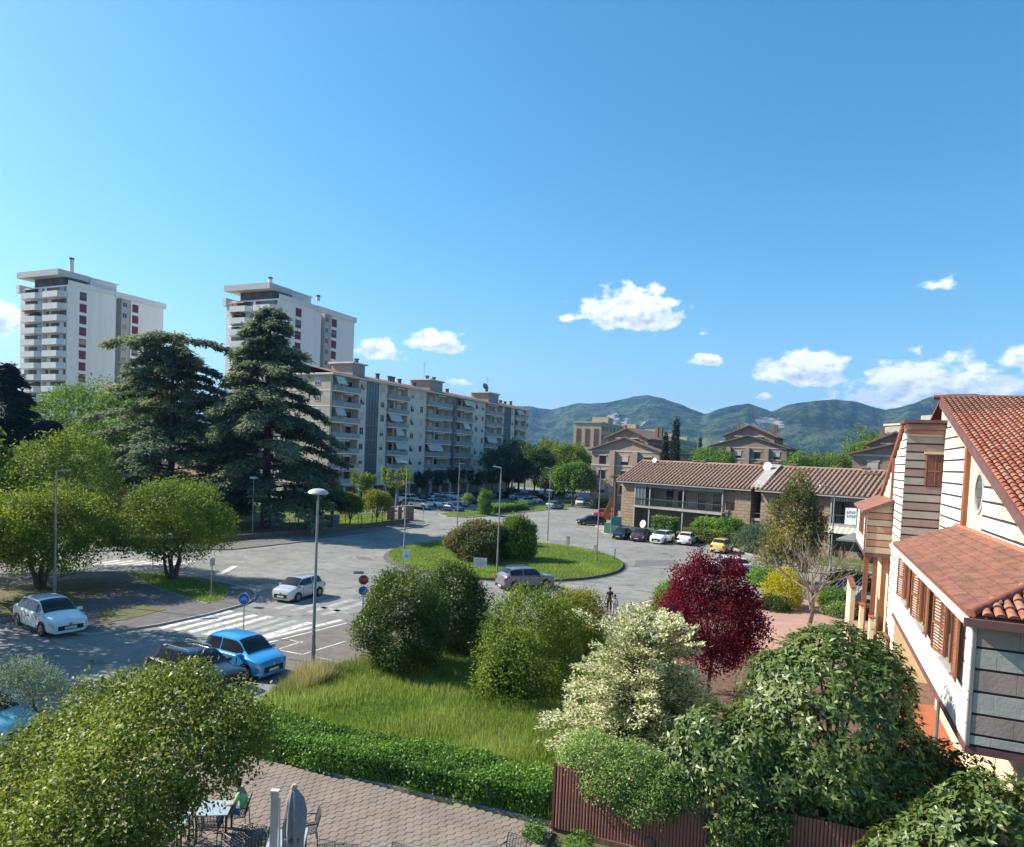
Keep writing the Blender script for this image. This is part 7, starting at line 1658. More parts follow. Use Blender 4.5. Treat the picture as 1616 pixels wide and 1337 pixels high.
M_signb = mat('sign_blue', (.012, .14, .50), .45); M_signr = mat('sign_red', (.34, .028, .022), .5, (.28, .025, .02), 2); M_signw = mat('sign_white', (.66, .66, .64), .5); M_signg = mat('sign_grey', (.40, .40, .39), .6, (.30, .30, .30), 5)
def pole(t, h, r=.03): mb = MB(); mb.tube([(0, 0, -.05), (0, 0, h)], r, 8); return mb.build('post', M_galv, t, 50)
def disc(name, r, n, m, par, z, y=0.0, th=.02, rot0=0, smooth=False):
    mb = MB(); mb.extr([(r * math.cos(2 * PI * k / n + rot0), y, z + r * math.sin(2 * PI * k / n + rot0)) for k in range(n)], (0, -th, 0)); return mb.build(name, m, par, smooth)
def text(body, size, m, par, loc, rot=(PI / 2, 0, 0), nm='lettering', ext=.002, xs=1.0):
    cu = bpy.data.curves.new(nm, 'FONT'); cu.body = body; cu.size = size; cu.align_x = 'CENTER'; cu.align_y = 'CENTER'; cu.extrude = ext; cu.resolution_u = 2
    o = bpy.data.objects.new(nm, cu); link(o); bpy.context.view_layer.update()
    me = bpy.data.meshes.new_from_object(o.evaluated_get(bpy.context.evaluated_depsgraph_get())); bpy.data.objects.remove(o); bpy.data.curves.remove(cu)
    me.materials.clear(); me.materials.append(m); q = bpy.data.objects.new(nm, me); link(q, par); q.location = loc; q.rotation_euler = rot; q.scale = (xs, 1, 1); return q
# blue cycle and footpath sign
p = gp(384, 1003, .02); t = thing('path_sign', 'round blue cycle path sign on a thin post by the zebra crossing', 'traffic sign', (p[0], p[1], 0), YAW + R(-8)); pole(t, 2.0)
s_ = disc('sign_disc', .33, 28, M_signw, t, 2.05, -.031); s2 = disc('sign_face', .30, 28, M_signb, s_, 2.05, -.052, .004)
bk = MB()
for x in (-.13, .13):
    for k in range(14):
        a0, a1 = 2 * PI * k / 14, 2 * PI * (k + 1) / 14
        bk.quad((x + .085 * math.cos(a0), -.058, 2.0 + .085 * math.sin(a0)), (x + .085 * math.cos(a1), -.058, 2.0 + .085 * math.sin(a1)), (x + .062 * math.cos(a1), -.058, 2.0 + .062 * math.sin(a1)), (x + .062 * math.cos(a0), -.058, 2.0 + .062 * math.sin(a0)))
def seg(mb, x0, z0, x1, z1, w_=.02, y=-.058):
    d = np.array([x1 - x0, z1 - z0]); d /= np.linalg.norm(d); nx, nz = -d[1] * w_ / 2, d[0] * w_ / 2; mb.quad((x0 + nx, y, z0 + nz), (x0 - nx, y, z0 - nz), (x1 - nx, y, z1 - nz), (x1 + nx, y, z1 + nz))
for s in ((-.13, 2.0, -.06, 2.13), (-.06, 2.13, .08, 2.13), (.08, 2.15, .13, 2.0), (-.06, 2.13, .0, 2.0), (.0, 2.0, -.13, 2.0), (0, 2.0, .08, 2.13), (-.09, 2.16, -.03, 2.16), (.05, 2.17, .11, 2.17)): seg(bk, *s)
bk.build('bicycle_symbol', M_signw, s2)
# stop sign with a street name plate
p = gp(571, 1000, .03); t = thing('stop_sign', 'weathered red octagonal stop sign rising over the egg-shaped bush', 'traffic sign', (p[0], p[1], 0), YAW + R(6)); pole(t, 3.05, .035)
zst = CAMH - 0
dp = CM[2][0] * p[0] + CM[2][1] * p[1]
def z_at(px, py, xy): q = CM.T @ np.array([(px - CX) / F, (py - CY) / F, 1]); k = math.hypot(*xy) / math.hypot(q[0], q[1]); return CAMH + k * q[2]
zs = z_at(574, 915, p); r_ = .30
s_ = disc('sign_plate', r_, 8, M_signw, t, zs, -.036, rot0=PI / 8); s2 = disc('sign_face', r_ * .92, 8, M_signr, s_, zs, -.057, .004, PI / 8); text('STOP', .225, mat('faded_sign_yellow', (.55, .42, .26), .6), s2, (0, -.064, zs), xs=.95)
s3 = disc('keep_disc', .27, 24, M_signw, t, zs - .62, -.036); disc('sign_face', .245, 24, M_signb, s3, zs - .62, -.057, .004)
mb = MB(); mb.obox((-.30, -.0, zs + .40), (.62, -.30, .06), (.01, .02, 0), (0, 0, .17)); n_ = mb.build('street_name_plate', M_signg, t)
mb = MB()
for k in range(3): mb.obox((-.30, -.014, zs + .36 + .045 * k), (.52, -.252, .05), (.006, .014, 0), (0, 0, .014))
mb.build('lettering', M_blackp, n_)
# panels on the roundabout
p = gp(640, 893, .2); t = thing('white_panel', 'leaning white panel on two legs at the left of the roundabout', 'sign', (p[0], p[1], .2), YAW + R(12)); M_wp = mat('white_panel_sheet', (.72, .72, .72), .5)
mb = MB(); mb.extr([(-.3, 0, .45), (.3, 0, .40), (.34, 0, 1.42), (-.32, 0, 1.55)], (0, .02, 0)); mb.build('panel', M_wp, t)
for x in (-.28, .28): mb = MB(); mb.tube([(x, .03, 0), (x, .03, 1.3)], .02, 5); mb.build('leg', M_galv, t)
mb = MB(); mb.extr([(-.1, -.006, .85), (.18, -.006, .75), (.2, -.006, .95), (-.05, -.006, 1.0)], (0, .004, 0)); mb.build('print', M_signg, t)
p = gp(757, 903, .2); t = thing('info_board', 'white lettered notice board on the front of the roundabout', 'sign', (p[0], p[1], .2), YAW + R(2))
mb = MB(); mb.box(-.60, .60, 0, .03, .45, 1.25); bd = mb.build('panel', M_wp, t)
for x in (-.5, .5): mb = MB(); mb.tube([(x, .05, -.05), (x, .05, 1.2)], .025, 5); mb.build('leg', M_galv, t)
mb = MB(); rnd = random.Random(8)
for r_ in range(4):
    x = -.38
    while x < .40: wd = rnd.uniform(.05, .12); mb.box(x, x + wd, -.008, -.001, .60 + .15 * r_, .655 + .15 * r_); x += wd + .035
for x in (-.5, .5): mb.lathe([(.05, 0), (.05, .006)], 10, (x, 0, .85)) if False else mb.box(x - .05, x + .05, -.008, -.001, .78, .90)
mb.build('lettering', M_signg, bd)
GBL = 'marker posts on the roundabout'
for (x, y, lab, hh, ww) in ((896, 860, 'pale concrete marker post at the back right of the roundabout', 1.0, .32), (939, 874, 'pale marker post beside the right roundabout lamp', .9, .24), (970, 884, 'thin dark marker post at the right tip of the roundabout', 1.1, .07)):
    p = gp(x, y, .2); t = thing('marker_post', lab, 'bollard', (p[0], p[1], .2), 0, GBL); mb = MB(); mb.box(-ww / 2, ww / 2, -ww / 2, ww / 2, 0, hh); mb.build('post', M_conc if ww > .1 else M_blackp, t); mb = MB(); mb.box(-ww * .6, ww * .6, -ww * .6, ww * .6, hh + .001, hh + .06); mb.build('cap', M_conc if ww > .1 else M_blackp, t)
for (x, y, h, lab) in ((333, 949, 2.9, 'bare thin sign post seen edge-on at the tip of the grass triangle'), (241, 899, 2.4, 'thin post at the far zebra crossing left'), (667, 832, 2.6, 'sign post at the end of the park pavement'), (701, 806, 2.3, 'thin sign post before the shaded car park')):
    p = gp(x, y, .12); t = thing('sign_post', lab, 'sign post', (p[0], p[1], .1), YAW + R(80)); pole(t, h, .035); mb = MB(); mb.box(-.25, .25, -.045, -.03, h - .55, h - .05); mb.build('sign_plate', M_signg, t)

# park edge: low wall with railing, gate piers, banner, bin, boards
def park_edge():
    pts = gps([(150, 863), (369, 853), (430, 848), (500, 841), (570, 834), (645, 824)], .12); M_brw = mat('brown_wall', (.20, .12, .09), .9, (.15, .095, .07), 1.2)
    t = thing('park_fence', 'low brown wall with dark railings along the park pavement', 'fence', (*pts[0], .1)); o = np.array([*pts[0]])
    for i in range(len(pts) - 1):
        p, q = np.array(pts[i]) - o, np.array(pts[i + 1]) - o; d = q - p; L = np.linalg.norm(d); d /= L; nn = np.array([-d[1], d[0]])
        mb = MB(); c = (p + q) / 2; mb.obox((*c, .3), (*(d * L), 0), (*(nn * .25), 0), (0, 0, .6)); mb.build('wall', M_brw, t)
        k = 0
        while k < L:
            mb = MB(); mb.tube([(*(p + d * k), .6), (*(p + d * k), 1.9)], .035, 5); mb.build('railing_post', M_blackp, t); k += 2.4
        mb = MB()
        for z in (.75, 1.3, 1.8): mb.tube([(*p, z), (*q, z)], .018, 4)
        k = .1
        while k < L: mb.tube([(*(p + d * k), .7), (*(p + d * k), 1.8)], .009, 3, False); k += .3
        mb.build('railing', M_blackp, t)
    p = gp(628, 821, .12); M_bk = mat('pinkish_brick', (.30, .18, .14), .9, (.24, .14, .11), 1)
    t = thing('gate_piers', 'brick gate wall with an opening at the corner of the park', 'wall', (*p, .1), R(52))
    for x0, x1, h in ((-1.8, -.6, 1.9), (-.1, .5, 2.0), (.9, 2.4, 2.1)): mb = MB(); mb.box(x0, x1, -.2, .2, 0, h); mb.build('wall', M_bk, t); mb = MB(); mb.box(x0 - .08, x1 + .08, -.28, .28, h + .001, h + .12); mb.build('coping', M_conc, t)
    p = gp(472, 836, .15); t = thing('banner', 'tall pale grey banner hanging in the shaded park', 'banner', (*p, .1), YAW); mb = MB(); mb.box(-.38, .38, -.02, .02, 1.5, 5.2); mb.build('cloth', mat('grey_banner', (.42, .43, .43), .8), t); mb = MB(); mb.tube([(-.5, 0, 0), (-.5, 0, 5.4)], .035, 6); mb.tube([(-.5, 0, 5.25), (.4, 0, 5.25)], .02, 5); mb.build('mast', M_galv, t)
    p = gp(491, 838, .15); t = thing('orange_bin', 'orange bin under the banner in the park', 'bin', (*p, .15)); mb = MB(); mb.lathe([(.32, 0), (.42, 1.0), (.42, 1.05)], 12); mb.build('tub', mat('orange_plastic', (.60, .12, .03), .5), t, 40); mb = MB(); mb.lathe([(.44, 1.06), (.40, 1.14), (.1, 1.2)], 12); mb.build('lid', mat('orange_lid', (.5, .10, .03), .5), t, 40)
    cols = [(.42, .40, .38), (.34, .20, .15), (.30, .34, .38), (.45, .43, .40)]
    for i, (x, lab) in enumerate(((505, 'pale printed board behind the railing, nearest the orange bin'), (519, 'reddish printed board, middle of three behind the railing'), (530, 'bluish printed board, right of three behind the railing'))):
        p = gp(x, 838.5 - i * .8, .15); t = thing('display_board', lab, 'board', (*p, .15), YAW + R(12), 'printed boards behind the park railing'); mb = MB(); mb.box(-.42, .42, -.02, .02, .5, 2.0); mb.build('panel', mat('board_print', cols[i], .7, tuple(c * .5 for c in cols[i]), 4), t)
        for x_ in (-.38, .38): mb = MB(); mb.tube([(x_, .04, 0), (x_, .04, 2.0)], .025, 5); mb.build('leg', M_galv, t)
park_edge()
# orange board leaning by the villa corner, garden walls, parked-row fence
p = gp(948, 829, .1); q = gp(964, 812, .1); t = thing('orange_board', 'rust-orange slanted board leaning at the corner of the housing', 'board', (*p, .1), YAW)
mb = MB(); mb.extr([(-.5, 0, .0), (.5, 0, .0), (2.2, .5, 4.3), (1.5, .5, 4.3)], (0, .12, 0)); mb.build('panel', mat('rust_orange', (.42, .16, .06), .7, (.34, .13, .05), 2), t); mb = MB(); mb.tube([(1.6, .6, 0), (1.8, .6, 4.0)], .06, 6); mb.build('prop', M_galv, t)
def planter():
    p = gp(1085, 856, .1); t = thing('garden_wall', 'low pale garden wall behind the yellow car and white hatchback', 'wall', (*p, .1)); pts = gps([(1085, 850), (1128, 857), (1160, 862), (1204, 876), (1216, 868)], .12)
    for i in range(len(pts) - 1):
        a, b_ = np.array(pts[i]) - np.array(p), np.array(pts[i + 1]) - np.array(p); d = b_ - a; L = np.linalg.norm(d); nn = np.array([-d[1], d[0]]) / L
        mb = MB(); mb.obox((*((a + b_) / 2), .35), (*d, 0), (*(nn * .3), 0), (0, 0, .7)); mb.build('wall', M_conc, t)
    p = gp(975, 838, .1); t = thing('site_fence', 'green mesh fence panels behind the black parked cars', 'fence', (-26.5, 93.9, .1)); M_gm = mat('green_mesh', (.06, .14, .11), .7, (.05, .11, .09), 2)
    for k in range(4): mb = MB(); mb.box(k * 2 + .05, k * 2 + 1.95, -.02, .02, .15, 1.6 - .1 * k); mb.build('panel', M_gm, t, rot=(0, 0, R(-12))); 
    p = gp(972, 832, .1); t = thing('notice_board', 'small pale green notice board above the black car', 'sign', (-24.6, 93.2, .1), YAW); mb = MB(); mb.box(-.75, .75, -.03, .03, 1.3, 2.6); mb.build('panel', mat('pale_green_sign', (.32, .46, .42), .6), t); mb = MB(); mb.tube([(-.7, .05, 0), (-.7, .05, 2.5)], .04, 5); mb.tube([(.7, .05, 0), (.7, .05, 2.5)], .04, 5); mb.build('legs', M_galv, t); mb = MB(); mb.box(-.65, .65, -.035, -.0301, 1.4, 2.5); mb.build('sign_face', mat('teal_print', (.10, .26, .23), .6), t)
    t = thing('garden_wall', 'low grey wall with railings along the garden under the leaning bay', 'wall', (*gp(1300, 905, .1), .1), R(-13)); mb = MB(); mb.box(-6, 12, -.15, .15, 0, .7); mb.build('wall', M_conc, t); mb = MB(); mb.tube([(-6, 0, 1.3), (12, 0, 1.3)], .03, 4); mb.tube([(-6, 0, 1.0), (12, 0, 1.0)], .02, 4); mb.build('railing', M_galv, t)
    t = thing('grey_parasol', 'grey square garden parasol in front of the housing loggia', 'parasol', (*gp(1345, 885, .1), .1), R(-10)); mb = MB(); mb.add([(-1.6, -1.6, 2.5), (1.6, -1.6, 2.5), (1.6, 1.6, 2.5), (-1.6, 1.6, 2.5), (0, 0, 3.3)], [(0, 1, 4), (1, 2, 4), (2, 3, 4), (3, 0, 4)]); mb.extr([(-1.6, -1.6, 2.3), (1.6, -1.6, 2.3), (1.6, -1.6, 2.5), (-1.6, -1.6, 2.5)], (0, -.01, 0)); mb.build('canopy', mat('slate_canvas', (.19, .20, .20), .9), t); mb = MB(); mb.tube([(0, 0, 0), (0, 0, 3.2)], .04, 6); mb.build('pole', M_galv, t)
planter()

# ribbed fence along the bottom: every slat its own piece
def ribfence():
    M_sl = mat('rust_slat', (.33, .135, .098), .75, (.25, .10, .075), 4, .2, 20, stretch=(1, 1, .25)); t = thing('ribbed_fence', 'rust-brown fence of narrow upright slats below the overhanging shrubs', 'fence', (-6.17, 18.17, .05), R(2.6))
    s_ = MB(); s_.extr([(.0, -.012, .03), (.022, -.03, .03), (.05, -.03, .03), (.072, -.012, .03)], (0, 0, 1.80)); sm = [s_.mesh('slat', M_sl)]; rnd = random.Random(2)
    for k in range(105): inst(sm[0], 'slat', (.05 + k * .088, rnd.uniform(-.003, .003), rnd.uniform(-.006, .006)), t)
    mb = MB(); mb.box(-.02, 9.4, .005, .03, .05, 1.78); mb.build('backing', mat('dark_rust_backing', (.07, .028, .022), .8), t)
    for x in (-.06, 3.1, 6.2, 9.3): mb = MB(); mb.box(x, x + .07, -.02, .07, 0, 1.88); mb.build('post', mat('rust_post', (.17, .07, .05), .7), t)
    mb = MB(); mb.lathe([(.13, -.01), (.15, 0), (.12, .05), (.05, .09)], 14); mb.build('wall_lamp', M_plumf, t, 50, loc=(2.72, -.05, .26), rot=(PI / 2, 0, 0))
ribfence()

# ---------------------------------------------------------------- plaza furniture
M_chair = mat('graphite_metal', (.045, .042, .048), .5, (.06, .056, .062), 4, metal=.4); M_tab = mat('pale_blue_tabletop', (.36, .42, .46), .35, spec=.5)
GCH = 'metal terrace chairs'
def chair(lab):
    t = thing('terrace_chair', lab, 'chair', (0, 0, 0), 0, GCH); w_ = .27
    def bars(fn, nm):      # woven panel: fn maps (u, v) to a point
        mb = MB(); n1, n2 = 7, 7
        for k in range(n1 + 1):
            u = k / n1; mb.tube([fn(u, v) for v in (0, .5, 1)], .0085 if 0 < k < n1 else .014, 4)
        for k in range(n2 + 1):
            v = k / n2; mb.tube([fn(u, v) for u in (0, .5, 1)], .0085 if 0 < k < n2 else .014, 4)
        return mb.build(nm, M_chair, t)
    bars(lambda u, v: (-.21 - .10 * v - .02 * math.sin(PI * u), (u - .5) * 2 * w_, .52 + .36 * v), 'backrest'); bars(lambda u, v: (-.22 + .44 * u, (v - .5) * 2 * w_, .45 - .012 * math.sin(PI * u)), 'seat')
    for (x, y) in ((.21, w_), (.21, -w_), (-.23, w_), (-.23, -w_)):
        mb = MB(); mb.tube([(x, y, .45 if x < 0 else .66), (x * 1.12, y, 0)], .014, 5); mb.build('leg', M_chair, t)
    for sg in (1, -1): mb = MB(); mb.tube([(-.26, sg * w_, .68), (0, sg * (w_ + .02), .69), (.21, sg * w_, .66)], .015, 5); mb.build('armrest', M_chair, t)
    return t
def place(px, py, z=.085): p = gp(px, py, z); return (p[0], p[1], z)
ch0 = chair('empty terrace chair right of the folded parasol'); ch0.location = place(484, 1334); ch0.rotation_euler = (0, 0, YAW + R(200))
def pc(px, py, hd, lab): return dup(ch0, place(px, py), YAW + R(hd), lab, GCH)
pc(622, 1400, 248, 'terrace chair cut by the bottom edge near the hedge'); pc(372, 1352, 140, 'terrace chair seen from behind left of the pale post'); pc(402, 1362, 118, 'terrace chair directly beside the pale post'); cp = pc(375, 1308, 190, 'terrace chair the person in green sits on')
pc(805, 1382, 240, 'terrace chair of which only the tip shows at the bottom'); pc(330, 1330, 95, 'terrace chair under the leafy tree'); pc(282, 1325, 60, 'terrace chair left of the pale tables under the tree')
def table(lab, loc, rz, w_=.8, l=.8):
    t = thing('terrace_table', lab, 'table', loc, rz, 'terrace tables'); mb = MB(); mb.box(-l / 2, l / 2, -w_ / 2, w_ / 2, .72, .745); mb.build('tabletop', M_tab, t)
    for sx in (1, -1):
        for sy in (1, -1): mb = MB(); mb.box(sx * (l / 2 - .06), sx * (l / 2 - .02), sy * (w_ / 2 - .06), sy * (w_ / 2 - .02), 0, .719); mb.build('leg', M_chair, t)
table('pale blue terrace table in front of the seated person', place(338, 1318), YAW + R(10)); table('pale terrace table under the lower left tree', place(268, 1340), YAW + R(10)); table('terrace table under the folded parasol', place(452, 1368), YAW + R(10), .8, .9)
# folded parasol and its side post
p = place(459, 1402); t = thing('folded_parasol', 'folded grey parasol standing among the terrace chairs', 'parasol', p, 0); rnd = random.Random(6); cz = []
for (z, r, k) in ((2.42, .035, .0), (2.36, .09, .15), (2.15, .15, .35), (1.85, .21, .42), (1.5, .25, .45), (1.15, .235, .5), (.9, .26, .5), (.78, .21, .5)): cz.append((z, r, k))
vs = []; NP = 32
for i, (z, r, k) in enumerate(cz):
    for j in range(NP):
        a = 2 * PI * j / NP; f = 1 - k * .5 * (1 + math.cos(8 * a + z * 1.3)) * .8; e = .10 * max(0, math.cos(a - 1.0 + YAW)) * (1.2 - abs(z - 1.9)) * (z < 2.3); vs.append(((r * f + max(0, e)) * math.cos(a), (r * f + max(0, e)) * math.sin(a), z + .05 * math.sin(8 * a) * (i == len(cz) - 1)))
mb = MB(); mb.add(vs, [(i * NP + j, (i + 1) * NP + j, (i + 1) * NP + (j + 1) % NP, i * NP + (j + 1) % NP) for i in range(len(cz) - 1) for j in range(NP)] + [tuple(range(NP))]); mb.build('canopy', mat('grey_canvas', (.27, .265, .29), .9, (.22, .215, .24), 3), t, 70)
mb = MB(); mb.tube([(0, 0, -.0), (0, 0, 2.3)], .024, 8); mb.build('pole', M_galv, t); mb = MB(); mb.lathe([(.07, 2.39), (.08, 2.44), (.05, 2.50)], 10); mb.build('cap', mat('sand_cap', (.42, .38, .30), .8), t, 40); mb = MB(); mb.box(-.3, .3, -.3, .3, 0, .07); mb.build('base', M_conc, t)
mb = MB(); mb.lathe([(.2, 1.28), (.215, 1.26), (.215, 1.22), (.2, 1.2)], 14); mb.build('strap', mat('dark_strap', (.12, .12, .13), .9), t)
p = place(431, 1396); t = thing('parasol_mast', 'flat pale grey mast beside the folded parasol', 'post', p, YAW); M_mast = mat('pale_aluminium', (.50, .52, .53), .45, metal=.3)
mb = MB(); mb.box(-.10, .06, -.05, .05, 0, 2.25); mb.build('mast', M_mast, t); mb = MB(); mb.tube([(.13, 0, .1), (.10, 0, 2.1)], .022, 6); mb.build('rod', M_signw, t); mb = MB(); mb.box(-.115, .075, -.065, .065, 2.251, 2.29); mb.build('cap', M_signw, t)

# ---------------------------------------------------------------- people
def skinned(name, verts, edges, rad, m, par, lev=2, root=0):
    me = bpy.data.meshes.new(name); me.from_pydata(verts, edges, []); o = bpy.data.objects.new(name, me); link(o)
    md = o.modifiers.new('skin', 'SKIN'); 
    sk = me.skin_vertices[0].data if me.skin_vertices else None
    if sk is None:
        bpy.context.view_layer.objects.active = o; o.select_set(True); bpy.ops.mesh.customdata_skin_add(); sk = me.skin_vertices[0].data
    for i, r in enumerate(rad): sk[i].radius = (r, r) if not hasattr(r, '__len__') else r
    sk[root].use_root = True; md.use_smooth_shade = True
    sb = o.modifiers.new('sub', 'SUBSURF'); sb.levels = lev; sb.render_levels = lev
    bpy.context.view_layer.update(); m2 = bpy.data.meshes.new_from_object(o.evaluated_get(bpy.context.evaluated_depsgraph_get())); bpy.data.objects.remove(o)
    m2.materials.clear(); m2.materials.append(m); q = bpy.data.objects.new(name, m2); link(q, par)
    m2.polygons.foreach_set('use_smooth', [True] * len(m2.polygons)); return q
M_skin = mat('skin', (.40, .22, .14), .6, (.36, .19, .12), 5); M_skind = mat('tanned_skin', (.20, .11, .07), .6); M_hair = mat('dark_hair', (.02, .014, .011), .7, (.03, .022, .017), 20)
def cloth(n, c): return mat(n, c, .9, tuple(x * .8 for x in c), 8)
def head(par, loc, s, hair_long, face, skin, hairm):
    hd = MB(); prof = [(.02, -.115), (.048, -.105), (.062, -.07), (.074, -.02), (.078, .03), (.070, .075), (.045, .105), (.01, .118)]
    vs = []
    for r, z in prof:
        for k in range(14):
            a = 2 * PI * k / 14; vs.append((r * 1.18 * math.cos(a) + (.012 if z < -.05 else 0), r * math.sin(a), z))
    n = 14; hd.add(vs, [(i * n + k, i * n + (k + 1) % n, (i + 1) * n + (k + 1) % n, (i + 1) * n + k) for i in range(len(prof) - 1) for k in range(n)])
    hd.add([(.085, -.012, -.03), (.085, .012, -.03), (.112, 0, -.035), (.088, 0, .012)], [(0, 1, 2), (1, 3, 2), (3, 0, 2)])          # nose
    for sg in (1, -1): hd.obox((0, sg * .080, -.015), (.035, 0, 0), (0, .014, 0), (0, 0, .055))                                       # ears
    h = hd.build('head', skin, par, 60, loc=loc, rot=(0, 0, face)); h.scale = (s, s, s)
    ey = MB()
    for sg in (1, -1): ey.obox((.086, sg * .030, .005), (.006, 0, 0), (0, .022, 0), (0, 0, .011))
    ey.obox((.082, 0, -.068), (.006, 0, 0), (0, .04, 0), (0, 0, .009)); ey.build('face', mat('face_dark', (.06, .03, .025), .6), h)
    hr = MB(); vs = []; P2 = [(.088, -.04 - hair_long), (.094, .0), (.092, .045), (.080, .09), (.05, .122), (.01, .134)]
    for r, z in P2:
        for k in range(14):
            a = 2 * PI * k / 14; f = 1.0 if math.cos(a) < .35 or z > .06 else .72; vs.append((r * 1.16 * f * math.cos(a) - .010, r * 1.05 * math.sin(a), z if math.cos(a) < .35 else max(z, .055)))
    hr.add(vs, [(i * n + k, i * n + (k + 1) % n, (i + 1) * n + (k + 1) % n, (i + 1) * n + k) for i in range(len(P2) - 1) for k in range(n)]); hr.build('hair', hairm, h, 60)
    return h
def hand(verts, edges, rad, wrist, dirv, side, s=1.0):
    """palm and five unequal bent fingers as chains rooted in the palm"""
    d = np.array(dirv) / np.linalg.norm(dirv); sd = np.array(side) / np.linalg.norm(side); up = np.cross(d, sd); w_ = len(verts) - 1
    palm = np.array(wrist) + d * .055 * s; verts.append(tuple(palm)); rad.append((.032 * s, .018 * s)); edges.append((wrist_i(verts, wrist), len(verts) - 1)); pi_ = len(verts) - 1
    for k, (o, l) in enumerate(((-.030, .062), (-.010, .072), (.010, .068), (.029, .054))):
        a = palm + sd * o * s + d * .03 * s; b_ = a + d * l * .55 * s - up * .006 * s; c = a + d * l * .9 * s - up * .028 * s
        i0 = len(verts); verts += [tuple(a), tuple(b_), tuple(c)]; rad += [.0095 * s, .009 * s, .0075 * s]; edges += [(pi_, i0), (i0, i0 + 1), (i0 + 1, i0 + 2)]
    a = np.array(wrist) + d * .03 * s - sd * .03 * s; b_ = a + d * .03 * s - sd * .028 * s - up * .01 * s; c = b_ + d * .028 * s - sd * .006 * s
    i0 = len(verts); verts += [tuple(a), tuple(b_), tuple(c)]; rad += [.011 * s, .0095 * s, .008 * s]; edges += [(wrist_i(verts, wrist), i0), (i0, i0 + 1), (i0 + 1, i0 + 2)]
def wrist_i(verts, w_): return min(range(len(verts)), key=lambda i: sum((verts[i][k] - w_[k]) ** 2 for k in range(3)))
def standing(lab, loc, rz, h, top, bottom, skin, step=.12, shirt=True):
    t = thing('person', lab, 'person', loc, rz); s = h / 1.75
    V = [(0, 0, .95), (0, 0, 1.12), (0, 0, 1.28), (0, 0, 1.42), (0, 0, 1.50), (.01, 0, 1.58)]; E = [(i, i + 1) for i in range(5)]; Rr = [(.135, .10), (.12, .095), (.15, .105), (.13, .09), (.055, .055), (.06, .06)]
    for sg in (1, -1):
        i = len(V); V += [(0, sg * .16, 1.42), (-.04 * sg, sg * .235, 1.16), (.06 + .05 * sg, sg * .25, .93)]; Rr += [.058, .044, .032]; E += [(3, i), (i, i + 1), (i + 1, i + 2)]; hand(V, E, Rr, V[-1], (.2, 0, -1), (1, 0, .2))
        i = len(V); V += [(0, sg * .09, .90), (step * sg * .6 + .03, sg * .095, .50), (step * sg - .03 * (sg < 0), sg * .10, .10), (step * sg + .14, sg * .11, .035)]; Rr += [.092, .062, .043, .035]; E += [(0, i), (i, i + 1), (i + 1, i + 2), (i + 2, i + 3)]
    V = [tuple(x * s for x in v) for v in V]; b_ = skinned('body', V, E, [tuple(np.array(r) * s) if hasattr(r, '__len__') else r * s for r in Rr], skin, t, 2)
    # clothing as shells over the body
    tv = [(0, 0, .93), (0, 0, 1.12), (0, 0, 1.28), (0, 0, 1.43)]; te = [(0, 1), (1, 2), (2, 3)]; tr_ = [(.15, .115), (.135, .11), (.165, .12), (.135, .095)]
    for sg in (1, -1): i = len(tv); tv += [(0, sg * .165, 1.42), (-.02 * sg, sg * .215, 1.27)]; tr_ += [.07, .062]; te += [(3, i), (i, i + 1)]
    skinned('shirt', [tuple(x * s for x in v) for v in tv], te, [tuple(np.array(r) * s) if hasattr(r, '__len__') else r * s for r in tr_], top, t, 2)
    pv = [(0, 0, .96)]; pe = []; pr_ = [(.15, .112)]
    for sg in (1, -1): i = len(pv); pv += [(0, sg * .09, .88), (step * sg * .6 + .03, sg * .096, .50), (step * sg * .95, sg * .10, .16)]; pr_ += [.105, .078, .066]; pe += [(0, i), (i, i + 1), (i + 1, i + 2)]
    skinned('trousers', [tuple(x * s for x in v) for v in pv], pe, [tuple(np.array(r) * s) if hasattr(r, '__len__') else r * s for r in pr_], bottom, t, 2)
    head(t, (.015 * s, 0, 1.665 * s), s, .03, 0, skin, M_hair); return t
p = gp(959, 968, .05); standing('person in dark clothes walking behind the cream-flowered shrub', (p[0] - .05, p[1] + .5, .03), YAW + R(100), 1.72, cloth('black_top', (.025, .022, .025)), cloth('dark_trousers', (.03, .03, .035)), M_skind)
p = gp(964, 972, .05); standing('shorter person in a white top walking beside the dark-clothed one', (p[0] + .2, p[1] + .1, .03), YAW + R(96), 1.45, cloth('white_top', (.68, .68, .68)), cloth('pale_trousers', (.55, .55, .56)), M_skind)
p = gp(757, 976, .05); standing('passer-by whose dark head shows behind the twin bushes', (p[0] + .02, p[1] + .2, .03), YAW + R(180), 1.75, cloth('brown_top', (.10, .06, .05)), cloth('grey_trousers', (.08, .08, .09)), M_skind)
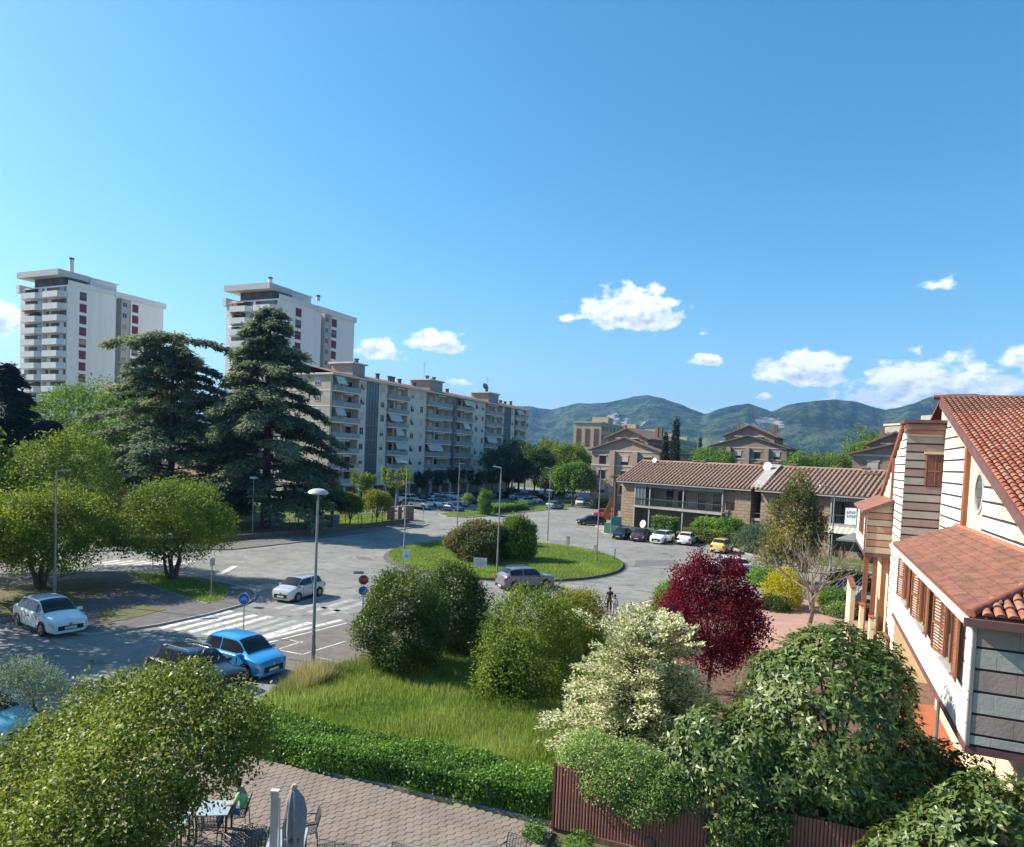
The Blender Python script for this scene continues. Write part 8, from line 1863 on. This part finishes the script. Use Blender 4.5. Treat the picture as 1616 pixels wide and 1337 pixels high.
# seated person in green
def seated():
    l = cp.location; rz = cp.rotation_euler[2]; t = thing('person', 'person in a light green top and jeans sitting by the lower left tree', 'person', (l[0], l[1], l[2]), rz)
    V = [(-.10, 0, .56), (-.13, 0, .72), (-.12, 0, .90), (-.07, 0, 1.05), (-.02, 0, 1.12), (.01, 0, 1.18)]; E = [(i, i + 1) for i in range(5)]; Rr = [(.14, .12), (.13, .105), (.155, .115), (.13, .095), (.055, .055), (.06, .06)]
    for sg in (1, -1):
        i = len(V); V += [(-.05, sg * .17, 1.04), (.06, sg * .24, .80), (.30, sg * .15, .74)]; Rr += [.058, .045, .033]; E += [(3, i), (i, i + 1), (i + 1, i + 2)]; hand(V, E, Rr, V[-1], (1, -.3 * sg, -.1), (0, 1, 0))
        i = len(V); V += [(0, sg * .10, .55), (.40, sg * .14, .56), (.46, sg * .14, .10), (.62, sg * .15, .045)]; Rr += [.095, .068, .045, .035]; E += [(0, i), (i, i + 1), (i + 1, i + 2), (i + 2, i + 3)]
    skinned('body', V, E, Rr, M_skin, t, 2)
    g = cloth('mint_green_top', (.30, .62, .30)); tv = [(-.10, 0, .56), (-.13, 0, .72), (-.12, 0, .90), (-.07, 0, 1.06)]; te = [(0, 1), (1, 2), (2, 3)]; tr_ = [(.16, .135), (.15, .125), (.175, .135), (.14, .105)]
    for sg in (1, -1): i = len(tv); tv += [(-.05, sg * .175, 1.04), (.03, sg * .23, .86)]; tr_ += [.074, .066]; te += [(3, i), (i, i + 1)]
    skinned('shirt', tv, te, tr_, g, t, 2)
    pv = [(-.10, 0, .55)]; pe = []; pr_ = [(.155, .125)]
    for sg in (1, -1): i = len(pv); pv += [(.02, sg * .10, .56), (.41, sg * .14, .565), (.46, sg * .14, .14)]; pr_ += [.108, .082, .066]; pe += [(0, i), (i, i + 1), (i + 1, i + 2)]
    skinned('jeans', pv, pe, pr_, cloth('blue_jeans', (.10, .17, .28)), t, 2)
    head(t, (.045, 0, 1.275), 1.0, .03, 0, M_skin, M_hair)
seated()
